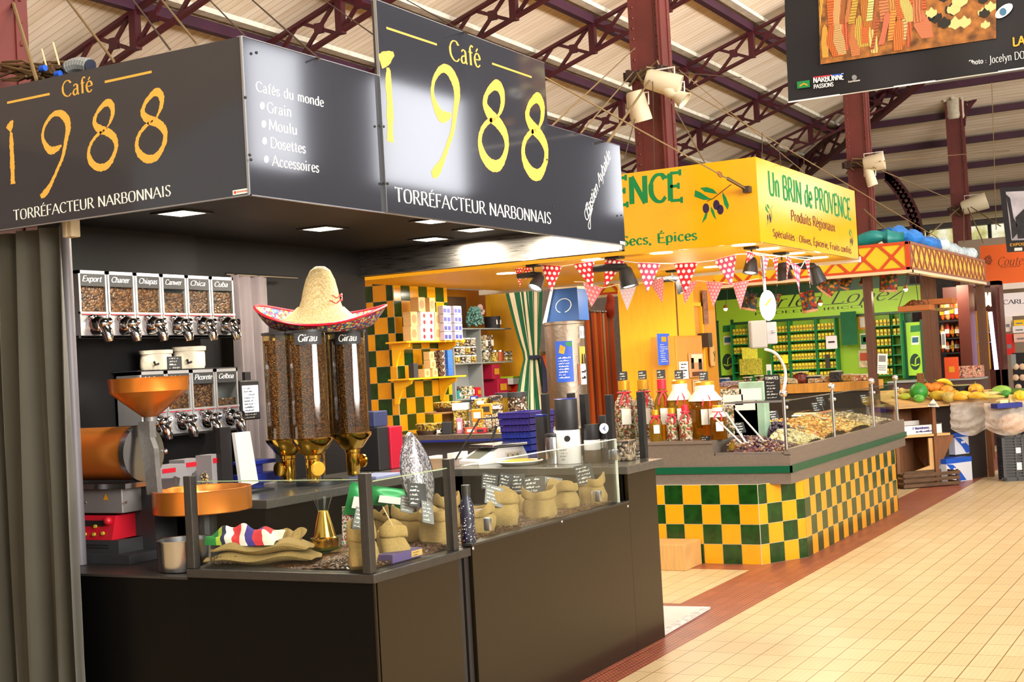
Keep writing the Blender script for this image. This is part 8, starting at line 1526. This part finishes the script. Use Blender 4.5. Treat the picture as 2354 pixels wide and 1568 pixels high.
for i in range(26):
    u, v = rr.uniform(.58, .97), rr.uniform(.08, .82); r = rr.uniform(.025, .05); o = .0135+.0008*(i % 7); mb = MB(); k = 12; mb.add([IP(min(1, u+r*cos(2*pi*j/k)), min(.98, max(0, v+2.2*r*sin(2*pi*j/k)*(.8+.3*sin(3*j)))), o) for j in range(k)], [tuple(range(k))]); mb.build('print_patch', mat('print_black', '#1a1610', .5) if i % 2 else mat('print_olive', '#c9bb7a', .5), pc)
mb = MB(); text_px(mb, 'LA', 'x', XB-.012, (2329, 106), (2356, 102), 20, thick=2.2, thin=1.8, serif=0); mb.build('gold_letters', mat('banner_gold', '#e8a02c', .5), bn)
mb = MB(); text_px(mb, 'Photo :', 'x', XB-.012, (2228, 150), (2268, 144), 11, thick=1.4, thin=.9, serif=0); text_px(mb, 'Jocelyn DO', 'x', XB-.012, (2274, 146), (2356, 134), 17, thick=1.1, thin=.5); text_px(mb, 'NARBONNE', 'x', XB-.012, (1870, 191), (1940, 182), 13, thick=2.2, thin=1.4, serif=0); text_px(mb, 'PASSIONS', 'x', XB-.012, (1871, 204), (1916, 198), 9, thick=2, thin=1.4, serif=0); text_px(mb, 'Grand Narbonne', 'x', XB-.012, (1950, 190), (1977, 186), 4, thick=1.6, thin=1, serif=0); mb.build('white_letters', m_white, bn)
mb = MB(); poly_px(mb, 'x', XB-.012, [(1832, 188), (1861, 184), (1862, 200), (1833, 204)]); lg = mb.build('green_logo', m_gtxt, bn); mb = MB(); line_px(mb, 'x', XB-.015, [(1838, 198), (1848, 192), (1856, 196)], .01); mb.build('logo_mark', m_gold2, lg)
mb = MB(); line_px(mb, 'x', XB-.013, [(1870, 178), (1910, 173)], .008); mb.build('red_line', m_red, bn); mb = MB(); line_px(mb, 'x', XB-.013, [(1912, 173), (1940, 170)], .008); mb.build('blue_line', m_cb, bn)
mb = MB(); poly_px(mb, 'x', XB-.013, [(1964+6*cos(k*pi/6), 178+6*sin(k*pi/6)) for k in range(12)]); mb.build('round_crest', m_slate2, bn)
mb = MB(); poly_px(mb, 'x', XB-.013, [(2308+20*cos(k*pi/8)+4*sin(k*pi/8), 25-14*sin(k*pi/8)*1.1-8*cos(k*pi/8)) for k in range(16)]); em = mb.build('oval_emblem', m_paper, bn); mb = MB(); poly_px(mb, 'x', XB-.016, [(2306+8*cos(k*pi/6), 27+9*sin(k*pi/6)) for k in range(12)]); mb.build('emblem_mark', mat('emblem_blue', '#3a6a8a', .5), em)
XP = 22.0; t = thing('framed_photo', 'hanging framed black and white street photograph at the right edge', 'picture')
A_, B_, C_, D_ = at(2298, 432, 'x', XP), at(2440, 424, 'x', XP), at(2440, 572, 'x', XP), at(2315, 580, 'x', XP)
mb = MB(); mb.prism([A_, B_, C_, D_], (.05, 0, 0)); fr = mb.build('panel', mat('frame_navy', '#15161f', .4), t)
mb = MB(); poly_px(mb, 'x', XP, [(2312, 441), (2420, 436), (2420, 548), (2325, 553)]); pc = mb.build('photo', mat('photo_grey', '#b9b6c0', .5, noise=.25, nscale=4), fr)
mb = MB(); poly_px(mb, 'x', XP-.004, [(2312, 446), (2322, 455), (2330, 500), (2345, 530), (2327, 550), (2322, 500)]); poly_px(mb, 'x', XP-.004, [(2334, 500), (2354, 480), (2380, 490), (2380, 546), (2340, 549)]); mb.build('dark_foliage', mat('photo_dark', '#23242a', .6, noise=.5, nscale=14), pc)
mb = MB(); text_px(mb, 'EXPOSITION', 'x', XP, (2322, 566), (2385, 562), 6, thick=2, thin=1.5, serif=0); mb.build('yellow_text', m_gold2, fr); mb = MB(); poly_px(mb, 'x', XP-.002, [(2332, 570), (2350, 569), (2350, 576), (2332, 577)]); mb.build('white_logo', m_paper, fr)
# ================================================================ cables, floodlights and clutter above the stalls
m_cab = mat('cable_tan', '#75603f', .6); m_cabd = mat('cable_dark', '#3a2a1c', .6)
def cable(p, q, lab, r=.006, mm=None, sag=.0, grp='cables strung under the roof'):
    n = 10; mb = MB(); mb.tube([V(p).lerp(V(q), i/n)-Z*sag*4*(i/n)*(1-i/n) for i in range(n+1)], r*.72, 6); return tag(mb.build('cable', mm or m_cab), lab, 'cable', grp)
cb = [((155, 0), (262, 141), 4.6, 4.1, .008, 'tan cable rising left of the first Caf\u00e9 word'), ((25, -10), (84, 184), 4.4, 4.0, .012, 'pair of ropes beside the maroon column at the upper left'), ((306, 0), (391, 114), 5.0, 4.0, .006, 'cable above the gold word on the left sign'), ((372, 0), (453, 101), 5.0, 4.0, .007, 'cable above the right gold line of the left sign'), ((482, 0), (563, 83), 5.2, 4.0, .005, 'cable ending at the corner of the black sign'), ((580, 0), (735, 137), 5.6, 4.3, .006, 'cable behind the list panel of the black sign'), ((745, 0), (866, 85), 6, 4.8, .005, 'cable meeting the tall sign panel at its left'), ((935, 0), (1075, 78), 7.5, 5.4, .005, 'cable meeting the tall sign panel at its top edge'),
      ((1460, 110), (1268, 290), 12.2, 6.4, .007, 'cable from the first column down to the tall sign panel'), ((1457, 164), (1336, 305), 12.2, 6.7, .007, 'cable from the column clamp to the end sign panel'), ((1246, 174), (1716, 435), 6.3, 9.0, .007, 'long cable ending in a turnbuckle on the yellow fascia'), ((1497, 180), (1398, 326), 12.2, 7.0, .012, 'thick pale rope from the column clamp to the black sign'), ((1460, 272), (1436, 362), 12.1, 7.6, .006, 'cable hanging below the left floodlight'), ((1500, 160), (1504, 388), 12.2, 10, .006, 'cable running straight down the first column'), ((1532, 216), (1622, 377), 12.2, 9.2, .008, 'cable from right floodlight to the yellow fascia'), ((1546, 186), (2178, 560), 12.2, 19.0, .009, 'very long cable from first column across to the blue tarpaulin'), ((1545, 166), (1705, 178), 12.2, 14, .006, 'nearly level cable right of the first column'),
      ((1560, 160), (1850, 397), 12.2, 15.0, .007, 'cable sloping from first column behind the yellow fascia'), ((2007, 384), (2180, 456), 20, 24, .012, 'cable from second column towards the third'), ((2021, 371), (2321, 346), 20, 30, .01, 'level cable between second column and far capital'), ((1986, 482), (2046, 537), 15, 14.2, .016, 'yellow rope tied above the teal tarpaulin'), ((2205, 478), (2130, 545), 28, 20, .014, 'cable from third column down left'), ((2225, 478), (2262, 560), 28, 20, .014, 'cable from third column down right'), ((2232, 476), (2300, 520), 28, 22.5, .014, 'cable from third column towards the framed photo'), ((2215, 480), (2216, 560), 28, 22, .012, 'cable hanging straight down from third column lamp'), ((2280, 190), (2290, 528), 24, 22.3, .008, 'thin vertical wire left of the framed photo'), ((1752, 305), (1752, 364), 10, 9.1, .004, 'short wire at the corner of the yellow fascia'), ((1790, 330), (1795, 382), 10.5, 9.5, .004, 'short wire pair above the green lettering'), ((1848, 360), (1848, 400), 11, 10.2, .004, 'short wire further along the yellow fascia'), ((2010, 350), (2038, 345), 20, 26, .006, 'thin wire beside the second column lamp')]
for a, b, x0, x1, r, lab in cb: cable(at(*a, 'x', x0), at(*b, 'x', x1), lab, r, m_cabd if r < .0065 else m_cab)
p0 = at(1621, 382, 'x', 8.45); p1 = at(1716, 435, 'x', 9.0); t = thing('turnbuckle', 'rusty turnbuckle and ring anchoring the long cable to yellow fascia', 'turnbuckle'); mb = MB(); a, b = at(1672, 410, 'x', 8.75), at(1710, 432, 'x', 8.98); mb.bar(a, b, .012, .02); mb.box(p1-V((.03, .03, .025)), p1+V((.03, .02, .02)), .004); mb.build('body', m_cabd, t); mb = MB(); c = at(1655, 401, 'x', 8.65); d = (b-a).normalized(); mb.tube([c+d*.03*cos(i*pi/8)+Z*.016*sin(i*pi/8) for i in range(17)], .005, 6); mb.build('ring', mat('rust', '#8a4a24', .7), t)
m_cl = mat('clamp_dark', '#3a2620', .7, noise=.3)
def hub(cx, z, lab):
    t = thing('cable_clamp', lab, 'clamp', (cx, 5.08, z)); mb = MB()
    for s in (-1, 1): mb.box((-.24, s*.17-.02, -.06), (.24, s*.17+.02, .05)); mb.box((s*.17-.02, -.24, -.05), (s*.17+.02, .24, .04))
    mb.build('boards', m_cl, t); mb = MB(); rr = random.Random(int(cx*10))
    for i in range(14): a = rr.uniform(0, 6.28); mb.tube([V((.2*cos(a), .2*sin(a), rr.uniform(-.05, .06))), V((.26*cos(a+.5), .26*sin(a+.5), rr.uniform(-.12, .1))), V((.2*cos(a+1.1), .2*sin(a+1.1), rr.uniform(-.16, .06)))], .012, 5)
    mb.build('rope_tangle', m_cab, t)
hub(12.46, at(1500, 165, 'y', 5.0).z, 'dark board clamp tangled with ropes on the first column'); hub(20.62, at(1978, 372, 'y', 5.0).z, 'rope clamp on the second column beside a white lamp'); hub(28.75, at(2205, 475, 'y', 5.0).z, 'rope clamp on the third column')
def flood(px, py, x, L_, r, aim, lab, horn=False):
    p = at(px, py, 'x', x); d = V(aim).normalized(); t = thing('floodlight', lab, 'floodlight', p); mb = MB()
    mb.lathe([(0, -L_*.5), (r*.7, -L_*.5), (r*.85, -L_*.42), (r, L_*.4), (r, L_*.5), (r*.92, L_*.5), (r*.85, L_*.3), (0, L_*.25)] if not horn else [(0, -L_*.5), (r*.75, -L_*.5), (r*.8, -L_*.1), (r*.6, 0), (r*.6, L_*.1), (r, L_*.5), (r*.93, L_*.5), (r*.5, L_*.15), (0, L_*.1)], (0, 0, 0), d, 24); mb.build('housing', mat('lamp_ivory', '#d8cdb0', .5), t, True)
    mb = MB(); mb.lathe([(0, L_*.34), (r*.85, L_*.36)], (0, 0, 0), d, 20); mb.build('lens', m_gs, t); mb = MB(); mb.tube([(0, r*1.05, 0), (0, r*1.1, r*1.15), (0, -r*1.1, r*1.15), (0, -r*1.05, 0)], .008, 6); mb.build('yoke', m_wht, t)
flood(1467, 244, 12.0, .3, .105, (.25, -.1, -.95), 'white can floodlight hanging at the left of first column'); flood(1524, 190, 12.0, .34, .115, (.3, -.9, -.35), 'upper white floodlight on the front of first column'); flood(1552, 216, 12.0, .24, .09, (.1, -.75, -.65), 'lower flared white floodlight right of the first column', True)
flood(2009, 374, 20.2, .3, .13, (.1, -1, .1), 'white lamp on the right side of the second column'); flood(2000, 405, 20.2, .3, .08, (.1, -.2, -1), 'narrow white lamp hanging below the second column lamp'); flood(2240, 470, 28.3, .5, .17, (.1, -1, .25), 'white lamp on the right side of third column')
# clutter behind the left sign
rr = random.Random(8)
t = thing('branch_bundle', 'bundle of dry branches and twine lying behind the left sign top', 'branches'); mb = MB()
for i in range(40):
    a = at(rr.uniform(-30, 120), rr.uniform(142, 185), 'x', 4.25); b = at(rr.uniform(60, 215), rr.uniform(150, 180), 'x', 4.15); a.z = max(a.z, 2.82); b.z = max(b.z, 2.80); mb.tube([a, a.lerp(b, .5)+V((0, 0, rr.uniform(-.02, .03))), b], .006, 5)
mb.build('branches', mat('dry_twig', '#6a5230', .8, noise=.3), t)
for px, py, lab in ((99, 157, 'left'), (134, 170, 'right')): mb = MB(); p = at(px, py, 'x', 4.12); mb.cyl(p-Y*.014, p+Y*.014, .014, n=10); mb.build('blue_tape', m_cb, t)
for a, b, lab in (((96, 113), (108, 158), 'short pale rod sticking up behind the left sign'), ((122, 98), (138, 155), 'taller pale rod sticking up behind the left sign')):
    cable(at(*a, 'x', 4.2), at(*b, 'x', 4.15), lab, .006, mat('pale_rod', '#cbb890', .6), grp='pale rods behind the left sign')
t = thing('coiled_hose', 'striped coiled hose on top of the left sign', 'hose'); mb = MB(); c = [at(155+6*i, 158-7*sin(pi*i/9)+(-i*.6), 'x', 4.15) for i in range(10)]; mb.tube(c, .03, 10); mb.build('hose', mat('hose_dark', '#2c3040', .5), t, True); mb = MB()
for i in range(1, 9): d = (c[i+1]-c[i-1]).normalized(); mb.cyl(c[i]-d*.006, c[i]+d*.006, .032, n=10)
mb.build('stripe', m_gs, t)
# ================================================================ put every origin at the foot of its thing
bpy.context.view_layer.update()
for o in list(COL.objects):
    if o.parent is None and 'category' in o and o.location.length < 1e-6:
        pts = [q.matrix_world @ V(c) for q in [o]+list(o.children_recursive) if q.type == 'MESH' for c in q.bound_box]
        if not pts: continue
        lo = V([min(p[i] for p in pts) for i in range(3)]); hi = V([max(p[i] for p in pts) for i in range(3)]); base = V(((lo.x+hi.x)/2, (lo.y+hi.y)/2, lo.z))
        if o.type == 'MESH': o.data.transform(Matrix.Translation(-base))
        for ch in o.children: ch.location = ch.location-base
        o.location = base
bpy.context.view_layer.update()
